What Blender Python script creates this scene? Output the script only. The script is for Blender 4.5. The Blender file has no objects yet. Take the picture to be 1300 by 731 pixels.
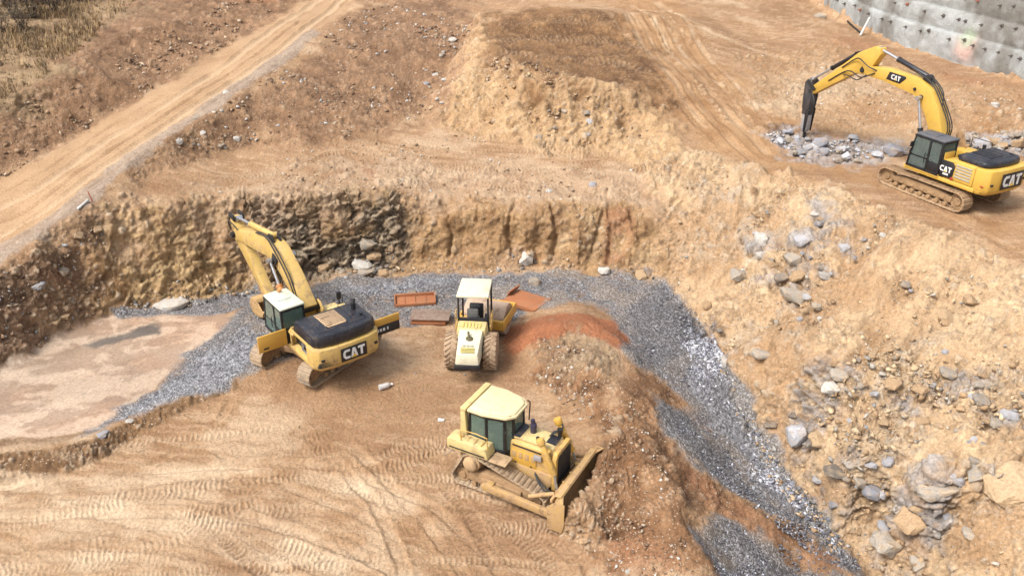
import bpy, bmesh, math, random
import numpy as np
from mathutils import Vector, Matrix
from mathutils.geometry import delaunay_2d_cdt

random.seed(7)
SC = bpy.context.scene
COL = SC.collection
R = math.radians
PI = math.pi

# ------------------------------------------------------------------ camera
CAM = np.array([0.0, 0.0, 20.2])
PITCH = R(27.5)
FOC = 1120.0                      # focal length in photo pixels (photo is 1300 wide)
RIGHT = np.array([1.0, 0, 0])
FWD = np.array([0, math.cos(PITCH), -math.sin(PITCH)])
UPV = np.array([0, math.sin(PITCH), math.cos(PITCH)])


def ray(px, py):
    return FWD + RIGHT * ((px - 650.0) / FOC) + UPV * ((365.5 - py) / FOC)


def at(px, py, z):
    """world xy of a photo point at a known height"""
    d = ray(px, py)
    t = (z - CAM[2]) / d[2]
    return CAM + d * t


def project(p):
    v = np.asarray(p, float) - CAM
    w = v @ FWD
    return 650 + FOC * (v @ RIGHT) / w, 365.5 - FOC * (v @ UPV) / w


# ------------------------------------------------------------------ noise
def _hash(ix, iy, iz, seed):
    h = (ix.astype(np.uint32) * np.uint32(374761393) + iy.astype(np.uint32) * np.uint32(668265263)
         + iz.astype(np.uint32) * np.uint32(2147483647) + np.uint32(seed * 974634777 & 0xffffffff))
    h = (h ^ (h >> np.uint32(13))) * np.uint32(1274126177)
    h = (h ^ (h >> np.uint32(16))) * np.uint32(2246822519)
    return ((h ^ (h >> np.uint32(15))) & np.uint32(0xffffff)).astype(np.float32) / np.float32(0xffffff)


def vnoise(P, scale, seed=0):
    q = (P * scale).astype(np.float32)
    i = np.floor(q).astype(np.int64)
    f = q - i
    f = f * f * f * (f * (f * 6 - 15) + 10)
    i = i.astype(np.int64) & 0xffffffff
    x0, y0, z0 = i[:, 0], i[:, 1], i[:, 2]
    x1, y1, z1 = (x0 + 1) & 0xffffffff, (y0 + 1) & 0xffffffff, (z0 + 1) & 0xffffffff
    fx, fy, fz = f[:, 0], f[:, 1], f[:, 2]
    H = lambda a, b, c: _hash(a, b, c, seed)
    a = H(x0, y0, z0) * (1 - fx) + H(x1, y0, z0) * fx
    b = H(x0, y1, z0) * (1 - fx) + H(x1, y1, z0) * fx
    c = H(x0, y0, z1) * (1 - fx) + H(x1, y0, z1) * fx
    d = H(x0, y1, z1) * (1 - fx) + H(x1, y1, z1) * fx
    return (a * (1 - fy) + b * fy) * (1 - fz) + (c * (1 - fy) + d * fy) * fz * 1.0


def fbm(P, scale, octs=4, seed=0, gain=0.5, ridged=False):
    out = np.zeros(len(P), np.float32)
    amp, tot = 1.0, 0.0
    for o in range(octs):
        n = vnoise(P, scale * 2.03 ** o, seed + o * 17) * 2 - 1
        if ridged:
            n = 1 - 2 * np.abs(n)
        out += n * amp
        tot += amp
        amp *= gain
    return out / tot


def worley(P, scale, seed=0):
    """F1, F2, random id of the nearest cell"""
    q = P * scale
    i = np.floor(q).astype(np.int64)
    f1 = np.full(len(P), 9.0, np.float32)
    f2 = f1.copy()
    cid = np.zeros(len(P), np.float32)
    for dx in (-1, 0, 1):
        for dy in (-1, 0, 1):
            for dz in (-1, 0, 1):
                c = i + np.array([dx, dy, dz])
                m = c & 0xffffffff
                px = c[:, 0] + _hash(m[:, 0], m[:, 1], m[:, 2], seed + 1)
                py = c[:, 1] + _hash(m[:, 0], m[:, 1], m[:, 2], seed + 2)
                pz = c[:, 2] + _hash(m[:, 0], m[:, 1], m[:, 2], seed + 3)
                d = np.sqrt((px - q[:, 0]) ** 2 + (py - q[:, 1]) ** 2 + (pz - q[:, 2]) ** 2).astype(np.float32)
                near = d < f1
                f2 = np.where(near, f1, np.minimum(f2, d))
                cid = np.where(near, _hash(m[:, 0], m[:, 1], m[:, 2], seed + 4), cid)
                f1 = np.where(near, d, f1)
    return f1, f2, cid


def sstep(a, b, x):
    t = np.clip((x - a) / (b - a), 0, 1)
    return t * t * (3 - 2 * t)


def lin(r, g, b, k=0.62):
    """an sRGB triple seen in bright overcast light -> base colour"""
    f = lambda c: ((c / 255 + 0.055) / 1.055) ** 2.4 if c > 10 else c / 255 / 12.92
    c = np.array([f(r) * k, f(g) * k, f(b) * k], np.float32)
    return c * .87 + (c @ np.array([.3, .59, .11], np.float32)) * .13


# ------------------------------------------------------------------ terrain: surveyed break lines
# every line: points as (photo x, photo y, height in metres); turned into world points
LINES = [
    # foot of the rock cut, round the back of the pit and down the ravine
    [(-120, 540, .2), (0, 468, .2), (60, 430, .2), (130, 399, .2), (200, 391, .2), (250, 386, .2), (330, 362, .2), (400, 352, .15),
     (470, 345, .1), (560, 340, .1), (660, 337, .1), (740, 343, .1), (800, 350, .1), (845, 358, .0), (880, 395, -.4),
     (915, 450, -1.1), (945, 520, -1.8), (975, 575, -2.4), (1020, 630, -3.0), (1080, 700, -3.6), (1130, 770, -4.0)],
    # top of the cut
    [(-150, 420, 2.6), (0, 338, 3.6), (60, 303, 4.2), (112, 266, 4.6), (170, 256, 4.4), (250, 256, 4.3), (330, 250, 4.1), (420, 249, 3.9), (500, 249, 3.6),
     (560, 255, 3.2), (650, 258, 3.0), (720, 262, 2.9), (795, 268, 2.7)],
    # back of the bench
    [(205, 212, 4.9), (300, 192, 4.7), (400, 182, 4.5), (480, 166, 4.4), (540, 150, 4.5), (590, 165, 4.1), (650, 182, 3.9),
     (720, 192, 3.8), (780, 190, 3.9), (815, 175, 4.4)],
    # haul road, lower and upper edges
    [(-150, 395, 2.7), (0, 322, 3.7), (60, 288, 4.3), (100, 258, 4.8), (170, 205, 5.5), (250, 150, 6.3), (330, 95, 7.1), (400, 40, 7.9), (440, 10, 8.3), (480, -14, 8.6)],
    [(-150, 300, 2.9), (0, 232, 3.9), (60, 200, 4.4), (120, 160, 5.0), (200, 115, 5.8), (280, 65, 6.7), (350, 25, 7.5), (395, 0, 8.0), (430, -20, 8.5)],
    # top of the bank above the road
    [(-150, 205, 5.2), (0, 140, 6.6), (90, 90, 7.5), (180, 34, 8.3), (240, 0, 8.8), (300, -24, 9.2)],
    # gully between road slope and the upper heap
    [(545, 146, 4.7), (565, 110, 5.4), (590, 60, 6.5), (606, 22, 7.4), (615, 0, 7.8)],
    # upper heap, front crest and left shoulder
    [(606, 12, 8.3), (612, 40, 8.0), (622, 72, 7.7), (680, 92, 7.3), (760, 102, 7.0), (800, 112, 6.4), (850, 140, 5.3)],
    # crest of the long slope under the upper machine
    [(815, 140, 5.5), (840, 168, 4.9), (866, 190, 4.5), (900, 204, 4.2), (960, 213, 4.1), (1010, 225, 4.05), (1050, 237, 4.05), (1100, 252, 4.0),
     (1150, 272, 4.0), (1220, 302, 4.0), (1300, 347, 4.0), (1420, 410, 4.0)],
    # flat beside it
    [(960, 197, 4.1), (1010, 206, 4.0), (1060, 216, 3.95), (1120, 226, 3.95), (1180, 252, 3.95), (1300, 312, 3.95), (1420, 370, 3.95)],
    # foot and top of the small bank behind the upper machine
    [(1140, 160, 4.1), (1180, 170, 4.0), (1230, 178, 4.0), (1300, 186, 4.0), (1400, 215, 4.0)],
    [(1140, 134, 4.7), (1190, 132, 5.0), (1240, 134, 5.1), (1300, 140, 5.1), (1400, 168, 5.1)],
    # foot of the retaining wall
    [(1030, -4, 5.6), (1060, 22, 5.3), (1130, 52, 5.2), (1200, 74, 5.1), (1300, 105, 5.1), (1420, 146, 5.0)],
    # low bank at the near edge of mud pool and gravel strip
    [(-120, 592, .5), (0, 578, .5), (60, 572, .5), (120, 560, .42), (180, 527, .36), (240, 503, .3), (300, 481, .25)],
    [(-120, 628, -.1), (0, 612, -.1), (70, 605, -.1), (130, 582, -.05), (190, 545, 0.0), (250, 515, .08), (305, 489, .16)],
    # rim of the mud pool
    [(-100, 555, .38), (0, 552, .36), (60, 553, .34), (125, 545, .28), (180, 500, .2), (240, 455, .2), (290, 405, .2)],
    # crest of the red clay berm and of the spoil heap behind the dozer
    [(640, 436, .35), (665, 420, .9), (700, 408, 1.2), (745, 406, 1.2), (786, 432, .95)],
    [(640, 458, .1), (665, 452, .35), (710, 440, .9), (755, 462, 1.2), (795, 515, 1.15), (822, 568, .95), (845, 620, .65), (866, 700, .35), (885, 780, .1)],
    # foot of the berm on the gravel side, brown / grey edge down the ravine
    [(634, 425, .1), (665, 398, .15), (700, 388, .2), (745, 385, .2), (792, 412, .15), (822, 480, .0), (872, 560, -.35), (920, 618, -1.0), (980, 668, -1.9),
     (1050, 705, -2.8), (1100, 765, -3.4)],
]
POINTS = [
    (0, 731, -.6), (150, 680, -.4), (300, 731, -.6), (300, 640, -.25), (500, 600, -.3), (450, 500, .2), (420, 540, .05), (330, 455, .45), (400, 480, .4), (560, 470, .12), (560, 520, .05),
    (700, 731, -.7), (600, 680, -.6), (600, 590, -.45), (690, 500, .35), (740, 540, .2), (790, 600, .1), (740, 640, -.55), (690, 650, -.58), (790, 690, -.3), (560, 400, .1), (600, 365, .1), (480, 380, .15), (400, 400, .2),
    (700, 362, .15), (780, 370, .15), (100, 480, .18), (200, 430, .18), (40, 520, .2),
    (910, 665, -.65), (920, 731, -1.2), (1000, 731, -2.3),
    (1000, 430, 1.2), (1100, 470, 1.6), (1060, 560, .2), (1130, 610, -.6), (1200, 600, .75), (1300, 731, -.35), (1200, 700, -1.5), (1300, 600, 1.2), (1400, 800, -.8),
    (950, 330, 1.6), (930, 260, 2.9), (1050, 330, 2.7), (1180, 400, 2.6), (1280, 450, 2.6), (1150, 330, 3.4), (880, 300, 1.8), (840, 240, 3.3), (1100, 400, 2.0),
    (850, 60, 6.6), (900, 95, 5.7), (950, 150, 4.6), (890, 165, 4.7), (700, 5, 8.6), (780, 15, 8.2), (830, 20, 7.8), (900, 20, 6.8), (960, 60, 5.8), (1000, 120, 4.7), (1060, 170, 4.1),
    (1000, 10, 6.0), (1080, 90, 5.0), (1250, 110, 4.9), (1180, 200, 4.0), (1290, 240, 4.0), (1040, 187, 3.9),
    (0, 0, 9.4), (150, 0, 9.0), (60, 60, 8.2), (-200, 40, 9),
    (-300, 900, -.2), (200, 1000, -.2), (650, 1050, -.4), (1000, 1000, -2.0), (1200, 1000, -2.9), (1600, 1000, -1.0), (1700, 500, 4.6), (-400, 600, .2), (-500, 420, 2.6), (1600, 700, .5),
    (1500, 290, 4.7), (400, 215, 4.2), (560, 205, 3.85), (700, 225, 3.5), (300, 225, 4.3), (240, 320, 2.1), (180, 330, 2.0), (90, 350, 2.0), (30, 400, 1.5),
]


def build_tin():
    pts, edges = [], []
    zs = []
    for ln in LINES:
        k0 = len(pts)
        for (a, b, z) in ln:
            p = at(a, b, z)
            pts.append(Vector((p[0], p[1])))
            zs.append(z)
        edges += [(i, i + 1) for i in range(k0, len(pts) - 1)]
    # ground behind the retaining wall
    k0 = len(pts)
    wl = [at(a, b, z) for (a, b, z) in LINES[12]]
    for i, p in enumerate(wl):
        t = wl[min(i + 1, len(wl) - 1)] - wl[max(i - 1, 0)]
        n = np.array([-t[1], t[0]]) / np.hypot(t[0], t[1])
        q = p[:2] + n * 1.6
        pts.append(Vector((q[0], q[1])))
        zs.append(p[2] + (6.0 if i > 0 else 2.5))
    edges += [(i, i + 1) for i in range(k0, len(pts) - 1)]
    for (a, b, z) in POINTS:
        p = at(a, b, z)
        pts.append(Vector((p[0], p[1])))
        zs.append(z)
    for (x, y, z) in [(-150, -40, 2), (150, -40, -1), (0, -40, -.5), (-150, 60, 9), (-150, 200, 16), (-60, 130, 14), (0, 95, 9.2), (0, 200, 14), (30, 110, 8.5), (70, 110, 14), (150, 200, 16),
                      (150, 40, 9), (70, 25, 4), (62, 112, 12), (-35, 105, 11.5), (-75, 90, 12), (-40, 10, .5), (60, -5, 1)]:
        pts.append(Vector((x, y)))
        zs.append(z)
    v, e, f, ov, oe, of_ = delaunay_2d_cdt(pts, edges, [], 0, 1e-4)
    V = np.array([[p.x, p.y] for p in v])
    Z = np.zeros(len(v))
    for i, src in enumerate(ov):
        if src:
            Z[i] = np.mean([zs[s] for s in src])
        else:                                    # a crossing of two lines: nearest survey point
            d = [(p.x - V[i, 0]) ** 2 + (p.y - V[i, 1]) ** 2 for p in pts]
            Z[i] = zs[int(np.argmin(d))]
    return V, Z, f


GX0, GX1, GY0, GY1, GS = -150.0, 150.0, -20.0, 190.0, 0.2
NXR, NYR = int((GX1 - GX0) / GS) + 1, int((GY1 - GY0) / GS) + 1


def rasterise():
    V, Z, F = build_tin()
    H = np.zeros((NYR, NXR), np.float32)
    for tri in F:
        for k in range(1, len(tri) - 1):
            a, b, c = tri[0], tri[k], tri[k + 1]
            P = V[[a, b, c]]
            z = Z[[a, b, c]]
            i0 = max(0, int((P[:, 0].min() - GX0) / GS)); i1 = min(NXR - 1, int((P[:, 0].max() - GX0) / GS) + 1)
            j0 = max(0, int((P[:, 1].min() - GY0) / GS)); j1 = min(NYR - 1, int((P[:, 1].max() - GY0) / GS) + 1)
            if i1 < i0 or j1 < j0:
                continue
            X, Y = np.meshgrid(GX0 + np.arange(i0, i1 + 1) * GS, GY0 + np.arange(j0, j1 + 1) * GS)
            det = (P[1, 1] - P[2, 1]) * (P[0, 0] - P[2, 0]) + (P[2, 0] - P[1, 0]) * (P[0, 1] - P[2, 1])
            if abs(det) < 1e-9:
                continue
            l0 = ((P[1, 1] - P[2, 1]) * (X - P[2, 0]) + (P[2, 0] - P[1, 0]) * (Y - P[2, 1])) / det
            l1 = ((P[2, 1] - P[0, 1]) * (X - P[2, 0]) + (P[0, 0] - P[2, 0]) * (Y - P[2, 1])) / det
            l2 = 1 - l0 - l1
            m = (l0 > -1e-4) & (l1 > -1e-4) & (l2 > -1e-4)
            H[j0:j1 + 1, i0:i1 + 1][m] = (l0 * z[0] + l1 * z[1] + l2 * z[2])[m]

    def blur(A, r):
        for ax in (0, 1):
            pad = [(0, 0), (0, 0)]
            pad[ax] = (r + 1, r)
            C = np.cumsum(np.pad(A, pad, mode='edge').astype(np.float64), axis=ax)
            n = A.shape[ax]
            A = ((C[2 * r + 1:2 * r + 1 + n] - C[:n]) if ax == 0 else (C[:, 2 * r + 1:2 * r + 1 + n] - C[:, :n])) / (2 * r + 1)
        return A.astype(np.float32)
    H = blur(blur(H, 1), 1)
    # weathered, wandering edges instead of survey-straight ones
    X, Y = np.meshgrid(GX0 + np.arange(NXR) * GS, GY0 + np.arange(NYR) * GS)
    P = np.stack([X.ravel(), Y.ravel(), X.ravel() * 0], 1)
    wx = (fbm(P, .16, 2, 301) * 1.1 + fbm(P, .6, 3, 302) * .55).reshape(X.shape) / GS
    wy = (fbm(P, .16, 2, 303) * 1.1 + fbm(P, .6, 3, 304) * .55).reshape(X.shape) / GS
    # soil pushed up in front of the dozer blade
    cd, sd = math.cos(R(-28.6)), math.sin(R(-28.6))
    lx = (X - .14) * cd + (Y - 24.86) * sd; ly = -(X - .14) * sd + (Y - 24.86) * cd
    heap = np.exp(-((np.maximum(lx, 2.85) - 2.85) / 1.0) ** 2) * sstep(2.45, 2.85, lx) * sstep(-1.85, -1.35, ly) * sstep(2.9, 1.4, ly) * (1.0 + .25 * wy * GS)
    U = np.clip(np.arange(NXR)[None, :] + wx * .8, 0, NXR - 1.001); W = np.clip(np.arange(NYR)[:, None] + wy * .8, 0, NYR - 1.001)
    i, j = U.astype(int), W.astype(int)
    fu, fv = U - i, W - j
    H = (H[j, i] * (1 - fu) + H[j, i + 1] * fu) * (1 - fv) + (H[j + 1, i] * (1 - fu) + H[j + 1, i + 1] * fu) * fv
    return (H + heap * .95).astype(np.float32)


HF = rasterise()


def height(x, y):
    x = np.asarray(x, float); y = np.asarray(y, float)
    u = np.clip((x - GX0) / GS, 0, NXR - 1.001); v = np.clip((y - GY0) / GS, 0, NYR - 1.001)
    i = u.astype(int); j = v.astype(int)
    fu, fv = u - i, v - j
    return (HF[j, i] * (1 - fu) + HF[j, i + 1] * fu) * (1 - fv) + (HF[j + 1, i] * (1 - fu) + HF[j + 1, i + 1] * fu) * fv


def ground(px, py):
    """first ground point seen at a photo point"""
    d = ray(px, py)
    t = np.arange(8, 260, 0.04)
    P = CAM + t[:, None] * d
    below = P[:, 2] < height(P[:, 0], P[:, 1])
    k = int(np.argmax(below)) if below.any() else len(t) - 1
    return P[k]


def wpoly(pts):
    return np.array([ground(a, b)[:2] for a, b in pts])


def slope_normal(x, y, e=0.5):
    dzx = (height(x + e, y) - height(x - e, y)) / (2 * e)
    dzy = (height(x, y + e) - height(x, y - e)) / (2 * e)
    n = np.array([-dzx, -dzy, 1.0])
    return n / np.linalg.norm(n)


def inside_dist(P, poly):
    """signed distance of points to a polygon (positive inside), metres"""
    x, y = P[:, 0], P[:, 1]
    ins = np.zeros(len(P), bool)
    dm = np.full(len(P), 1e9)
    n = len(poly)
    for i in range(n):
        (x0, y0), (x1, y1) = poly[i], poly[(i + 1) % n]
        c = (y0 > y) != (y1 > y)
        with np.errstate(divide='ignore', invalid='ignore'):
            xi = (x1 - x0) * (y - y0) / (y1 - y0) + x0
        ins ^= c & (x < xi)
        dx, dy = x1 - x0, y1 - y0
        t = np.clip(((x - x0) * dx + (y - y0) * dy) / max(dx * dx + dy * dy, 1e-9), 0, 1)
        dm = np.minimum(dm, (x - x0 - t * dx) ** 2 + (y - y0 - t * dy) ** 2)
    d = np.sqrt(dm)
    return np.where(ins, d, -d)


def path_coord(P, line):
    """distance across and along a polyline"""
    x, y = P[:, 0], P[:, 1]
    best = np.full(len(P), 1e9); sgn = np.zeros(len(P)); along = np.zeros(len(P))
    s0 = 0.0
    for i in range(len(line) - 1):
        (x0, y0), (x1, y1) = line[i], line[i + 1]
        dx, dy = x1 - x0, y1 - y0
        L = math.hypot(dx, dy)
        t = np.clip(((x - x0) * dx + (y - y0) * dy) / (L * L), 0, 1)
        ex, ey = x - x0 - t * dx, y - y0 - t * dy
        d = ex * ex + ey * ey
        m = d < best
        best = np.where(m, d, best)
        sgn = np.where(m, np.sign(dx * ey - dy * ex) * np.sqrt(d), sgn)
        along = np.where(m, s0 + t * L, along)
        s0 += L
    return sgn, along, s0


def smooth_line(pts, n=6):
    """Catmull-Rom through the points"""
    P = [np.asarray(p, float) for p in pts]
    P = [2 * P[0] - P[1]] + P + [2 * P[-1] - P[-2]]
    out = []
    for i in range(1, len(P) - 2):
        for k in range(n):
            t = k / n
            a, b, c, d = P[i - 1], P[i], P[i + 1], P[i + 2]
            out.append(0.5 * (2 * b + (c - a) * t + (2 * a - 5 * b + 4 * c - d) * t * t + (3 * b - a - 3 * c + d) * t ** 3))
    out.append(P[-2])
    return np.array(out)
# ------------------------------------------------------------------ materials helpers
def new_mat(name):
    m = bpy.data.materials.new(name)
    m.use_nodes = True
    nt = m.node_tree
    b = nt.nodes['Principled BSDF']
    return m, nt, b


def N(nt, typ, **kw):
    n = nt.nodes.new(typ)
    for k, v in kw.items():
        if k in n.inputs.keys() if hasattr(n.inputs, 'keys') else False:
            n.inputs[k].default_value = v
        else:
            setattr(n, k, v)
    return n


def ramp(nt, fac, stops):
    r = nt.nodes.new('ShaderNodeValToRGB')
    cr = r.color_ramp
    while len(cr.elements) < len(stops):
        cr.elements.new(0.5)
    for e, (p, c) in zip(cr.elements, stops):
        e.position = p
        c = tuple(c) if hasattr(c, '__len__') else (c, c, c)
        e.color = (*c[:3], 1)
    nt.links.new(fac, r.inputs[0])
    return r.outputs[0]


def mixc(nt, fac, a, b, mode='MIX'):
    n = nt.nodes.new('ShaderNodeMix')
    n.data_type = 'RGBA'
    n.blend_type = mode
    for sock, val in ((n.inputs[0], fac), (n.inputs[6], a), (n.inputs[7], b)):
        if hasattr(val, 'is_output'):
            nt.links.new(val, sock)
        elif hasattr(val, '__len__'):
            sock.default_value = (*[float(x) for x in val[:3]], 1)
        else:
            sock.default_value = val
    return n.outputs[2]


def noise(nt, vec, scale, detail=4, rough=.55, out=0):
    n = nt.nodes.new('ShaderNodeTexNoise')
    n.inputs['Scale'].default_value = scale
    n.inputs['Detail'].default_value = detail
    n.inputs['Roughness'].default_value = rough
    if vec is not None:
        nt.links.new(vec, n.inputs['Vector'])
    return n.outputs[out]


def voro(nt, vec, scale, out='Color', feature='F1'):
    n = nt.nodes.new('ShaderNodeTexVoronoi')
    n.feature = feature
    n.inputs['Scale'].default_value = scale
    if vec is not None:
        nt.links.new(vec, n.inputs['Vector'])
    return n.outputs[out]


def bump(nt, h, dist, strength=1.0, normal=None):
    b = nt.nodes.new('ShaderNodeBump')
    b.inputs['Distance'].default_value = dist
    b.inputs['Strength'].default_value = strength
    nt.links.new(h, b.inputs['Height'])
    if normal is not None:
        nt.links.new(normal, b.inputs['Normal'])
    return b.outputs[0]


# ------------------------------------------------------------------ terrain surface
# soil zones: photo outline -> world outline.  (outline, softness m, warp m)
ZONES = {}


def zone(name, pts, soft=.3, warp=.5):
    ZONES.setdefault(name, []).append((wpoly(pts), soft, warp))


zone('gravel', [(100, 560), (180, 525), (300, 480), (330, 470), (420, 425), (520, 420), (560, 402), (640, 425), (665, 400), (700, 388), (750, 387), (784, 412), (797, 448), (848, 486), (890, 524), (872, 530), (846, 516), (836, 524), (846, 548), (876, 582),
                (912, 606), (952, 630), (1002, 654), (1047, 690), (1075, 722), (1110, 740), (1086, 712), (1032, 643), (972, 562), (947, 505), (922, 455), (882, 395), (845, 360), (800, 352), (740, 346),
                (660, 352), (560, 346), (470, 350), (400, 362), (330, 385), (285, 415), (240, 450), (180, 505), (125, 545)], .28, .45)
zone('gravel', [(905, 655), (930, 652), (975, 680), (1010, 700), (1070, 731), (1100, 780), (900, 780), (905, 700)], .3, .7)
zone('gravel', [(145, 394), (240, 384), (335, 360), (332, 388), (280, 400), (200, 402), (150, 404)], .1, .2)
zone('puddle', [(100, 437), (135, 424), (190, 416), (190, 430), (150, 433), (118, 440)], .12, .4)
zone('bluestone', [(868, 436), (905, 425), (946, 510), (972, 570), (1032, 650), (1062, 697), (1002, 640), (950, 600), (908, 545), (882, 490)], .5, .6)
zone('bluestone', [(150, 545), (300, 480), (340, 440), (320, 420), (250, 455), (180, 510)], .4, .4)
zone('bluestone', [(430, 372), (520, 352), (640, 350), (560, 362), (470, 378)], .4, .4)
zone('cobble', [(905, 440), (925, 470), (952, 520), (985, 575), (1025, 632), (1080, 700), (1060, 705), (1010, 650), (975, 605), (945, 550), (915, 480)], .2, .2)
zone('darkgravel', [(795, 372), (848, 362), (884, 398), (904, 432), (872, 442), (858, 470), (815, 455), (790, 410)], .5, .6)
zone('darkgravel', [(840, 500), (900, 560), (960, 620), (1000, 660), (960, 650), (880, 580), (838, 530)], .4, .3)
zone('darkgravel', [(915, 660), (960, 690), (1060, 731), (960, 731), (920, 700)], .4, .3)
zone('darkgravel', [(130, 548), (190, 505), (260, 465), (320, 430), (330, 440), (250, 480), (180, 525)], .2, .2)
zone('red', [(634, 445), (650, 420), (690, 402), (740, 400), (775, 405), (797, 432), (792, 445), (770, 425), (720, 415), (680, 432), (650, 450), (660, 480), (640, 485)], .12, .2)
zone('redridge', [(634, 448), (646, 422), (690, 401), (740, 398), (778, 405), (799, 436), (792, 448), (764, 430), (722, 421), (688, 436), (662, 448), (650, 458), (640, 462)], .14, .4)
zone('moundfront', [(606, 20), (622, 78), (680, 98), (760, 108), (850, 140), (866, 200), (830, 250), (800, 200), (720, 195), (650, 186), (590, 170), (560, 150), (590, 70)], .5, .9)
zone('red', [(880, 590), (930, 630), (985, 668), (1060, 705), (1080, 731), (1000, 700), (960, 680), (900, 640), (850, 590)], .25, .3)
zone('red', [(770, 690), (830, 670), (860, 731), (780, 731)], .5, .4)
zone('red', [(60, 370), (90, 365), (100, 385), (75, 392)], .3, .3)
zone('red', [(765, 270), (800, 268), (802, 300), (790, 340), (765, 335)], .2, .2)
zone('red', [(300, 5), (380, 0), (360, -20), (300, -20)], .8, .8)
zone('red', [(455, 210), (475, 205), (490, 225), (470, 232)], .3, .3)
zone('red', [(1200, 90), (1256, 104), (1250, 110), (1190, 98)], .6, .8)
zone('red', [(1066, 46), (1126, 62), (1120, 70), (1060, 58)], .9, .9)
zone('mud', [(-60, 560), (-60, 500), (0, 470), (70, 428), (135, 400), (200, 402), (285, 398), (295, 408), (240, 452), (180, 503), (125, 546), (60, 555)], .1, .2)
zone('mudrim', [(-60, 572), (0, 570), (60, 566), (122, 552), (128, 546), (60, 556), (0, 560), (-60, 564)], .12, .4)
zone('mudrim', [(-60, 508), (0, 474), (70, 432), (135, 403), (200, 404), (200, 398), (135, 396), (70, 424), (0, 464), (-60, 496)], .12, .4)
zone('wetmud', [(10, 510), (90, 470), (180, 440), (150, 480), (60, 530)], .6, .6)
zone('road', [(-100, 372), (0, 322), (60, 288), (100, 258), (170, 205), (250, 150), (330, 95), (400, 40), (440, 10), (480, -14), (430, -20), (395, 0), (350, 25), (280, 65), (200, 115), (120, 160), (60, 200), (0, 232), (-100, 280)], .3, .3)
zone('roadedge', [(-60, 372), (0, 338), (60, 300), (108, 262), (175, 208), (255, 152), (335, 97), (405, 42), (398, 36), (325, 88), (245, 142), (165, 195), (98, 246), (50, 284), (0, 312), (-60, 345)], .15, .25)
zone('darkslope', [(-60, 400), (0, 350), (60, 312), (105, 275), (140, 300), (150, 360), (135, 395), (70, 428), (0, 468), (-60, 500)], .4, .6)
zone('bank', [(-60, 260), (0, 228), (60, 196), (120, 157), (200, 112), (280, 62), (350, 22), (395, -3), (330, -30), (180, 0), (118, 48), (60, 94), (0, 136), (-60, 165)], 0.51, 0.76)
zone('bank', [(180, 200), (255, 155), (335, 100), (405, 45), (480, 0), (600, 0), (600, 30), (580, 75), (560, 120), (530, 155), (440, 175), (300, 190), (205, 212)], 1.02, 1.52)
zone('grass', [(-300, 300), (-60, 168), (0, 138), (60, 98), (118, 52), (178, 6), (230, -60), (-300, -60)], 1.0, 1.8)
zone('darkheap', [(612, 20), (640, 12), (720, 10), (790, 20), (830, 60), (860, 110), (840, 135), (800, 112), (740, 106), (680, 96), (630, 80), (612, 50)], 0.85, 1.14)
zone('darkheap', [(660, 105), (690, 108), (692, 130), (668, 135)], 0.34, 0.38)
zone('haul', [(790, -20), (850, -20), (900, 60), (960, 130), (1000, 160), (1100, 215), (1180, 258), (1300, 330), (1300, 300), (1220, 262), (1110, 235), (960, 205), (900, 195), (850, 130), (800, 40)], 0.85, 1.33)
zone('spoil', [(690, 430), (760, 450), (805, 510), (835, 570), (860, 640), (880, 731), (770, 731), (740, 690), (760, 600), (770, 570), (720, 520), (680, 500), (660, 460)], 0.68, 1.14)
zone('spoil', [(716, 676), (745, 640), (768, 590), (800, 570), (810, 640), (790, 700), (730, 710)], .3, .5)
zone('spoil', [(800, 455), (848, 488), (890, 526), (846, 520), (840, 545), (876, 586), (950, 634), (1045, 690), (1030, 703), (970, 672), (900, 650), (905, 731), (860, 731), (840, 600), (800, 500)], .35, .6)
zone('palefloor', [(815, 640), (832, 632), (848, 680), (836, 731), (800, 731), (805, 690)], .3, .5)
zone('spoilgrey', [(700, 425), (740, 420), (780, 440), (770, 480), (720, 470), (690, 450)], 0.68, 1.14)
zone('rockface', [(310, 255), (420, 250), (500, 250), (515, 270), (490, 310), (470, 350), (400, 356), (330, 362), (320, 300)], 0.51, 0.95)
zone('flank', [(770, 470), (800, 455), (848, 488), (890, 526), (846, 520), (840, 545), (876, 586), (950, 634), (1045, 690), (1030, 720), (905, 750), (800, 750), (790, 640), (800, 560)], .5, .6)
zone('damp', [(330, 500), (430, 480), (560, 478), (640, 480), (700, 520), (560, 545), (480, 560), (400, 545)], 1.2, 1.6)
zone('yellowrock', [(178, 305), (250, 285), (322, 285), (332, 362), (240, 388), (190, 392), (160, 375)], 1.0, 1.0)
zone('paletop', [(135, 264), (330, 255), (430, 253), (340, 285), (250, 298), (180, 302), (140, 290)], .8, 1.0)
for _o in ([(985, 545), (1035, 470), (1078, 458), (1090, 490), (1052, 530), (1042, 578), (1000, 582)], [(1030, 608), (1080, 580), (1112, 590), (1122, 640), (1070, 648)], [(1100, 640), (1180, 632), (1250, 650), (1240, 700), (1150, 722), (1103, 705)],
           [(958, 300), (1040, 288), (1052, 340), (1012, 388), (960, 360)], [(1235, 592), (1325, 585), (1325, 645), (1250, 642)], [(1130, 500), (1205, 470), (1225, 490), (1180, 520)], [(1225, 520), (1300, 510), (1300, 545), (1240, 550)], [(1160, 600), (1225, 590), (1230, 630), (1170, 640)], [(1040, 250), (1080, 300), (1060, 320), (1030, 280)]):
    zone('outcrop', _o, .4, .7)
zone('cliff', [(330, 250), (500, 248), (650, 256), (800, 266), (830, 300), (846, 358), (740, 344), (660, 338), (470, 346), (330, 364), (240, 388), (140, 400), (120, 340), (110, 262), (200, 254)], 0.51, 0.76)
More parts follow.
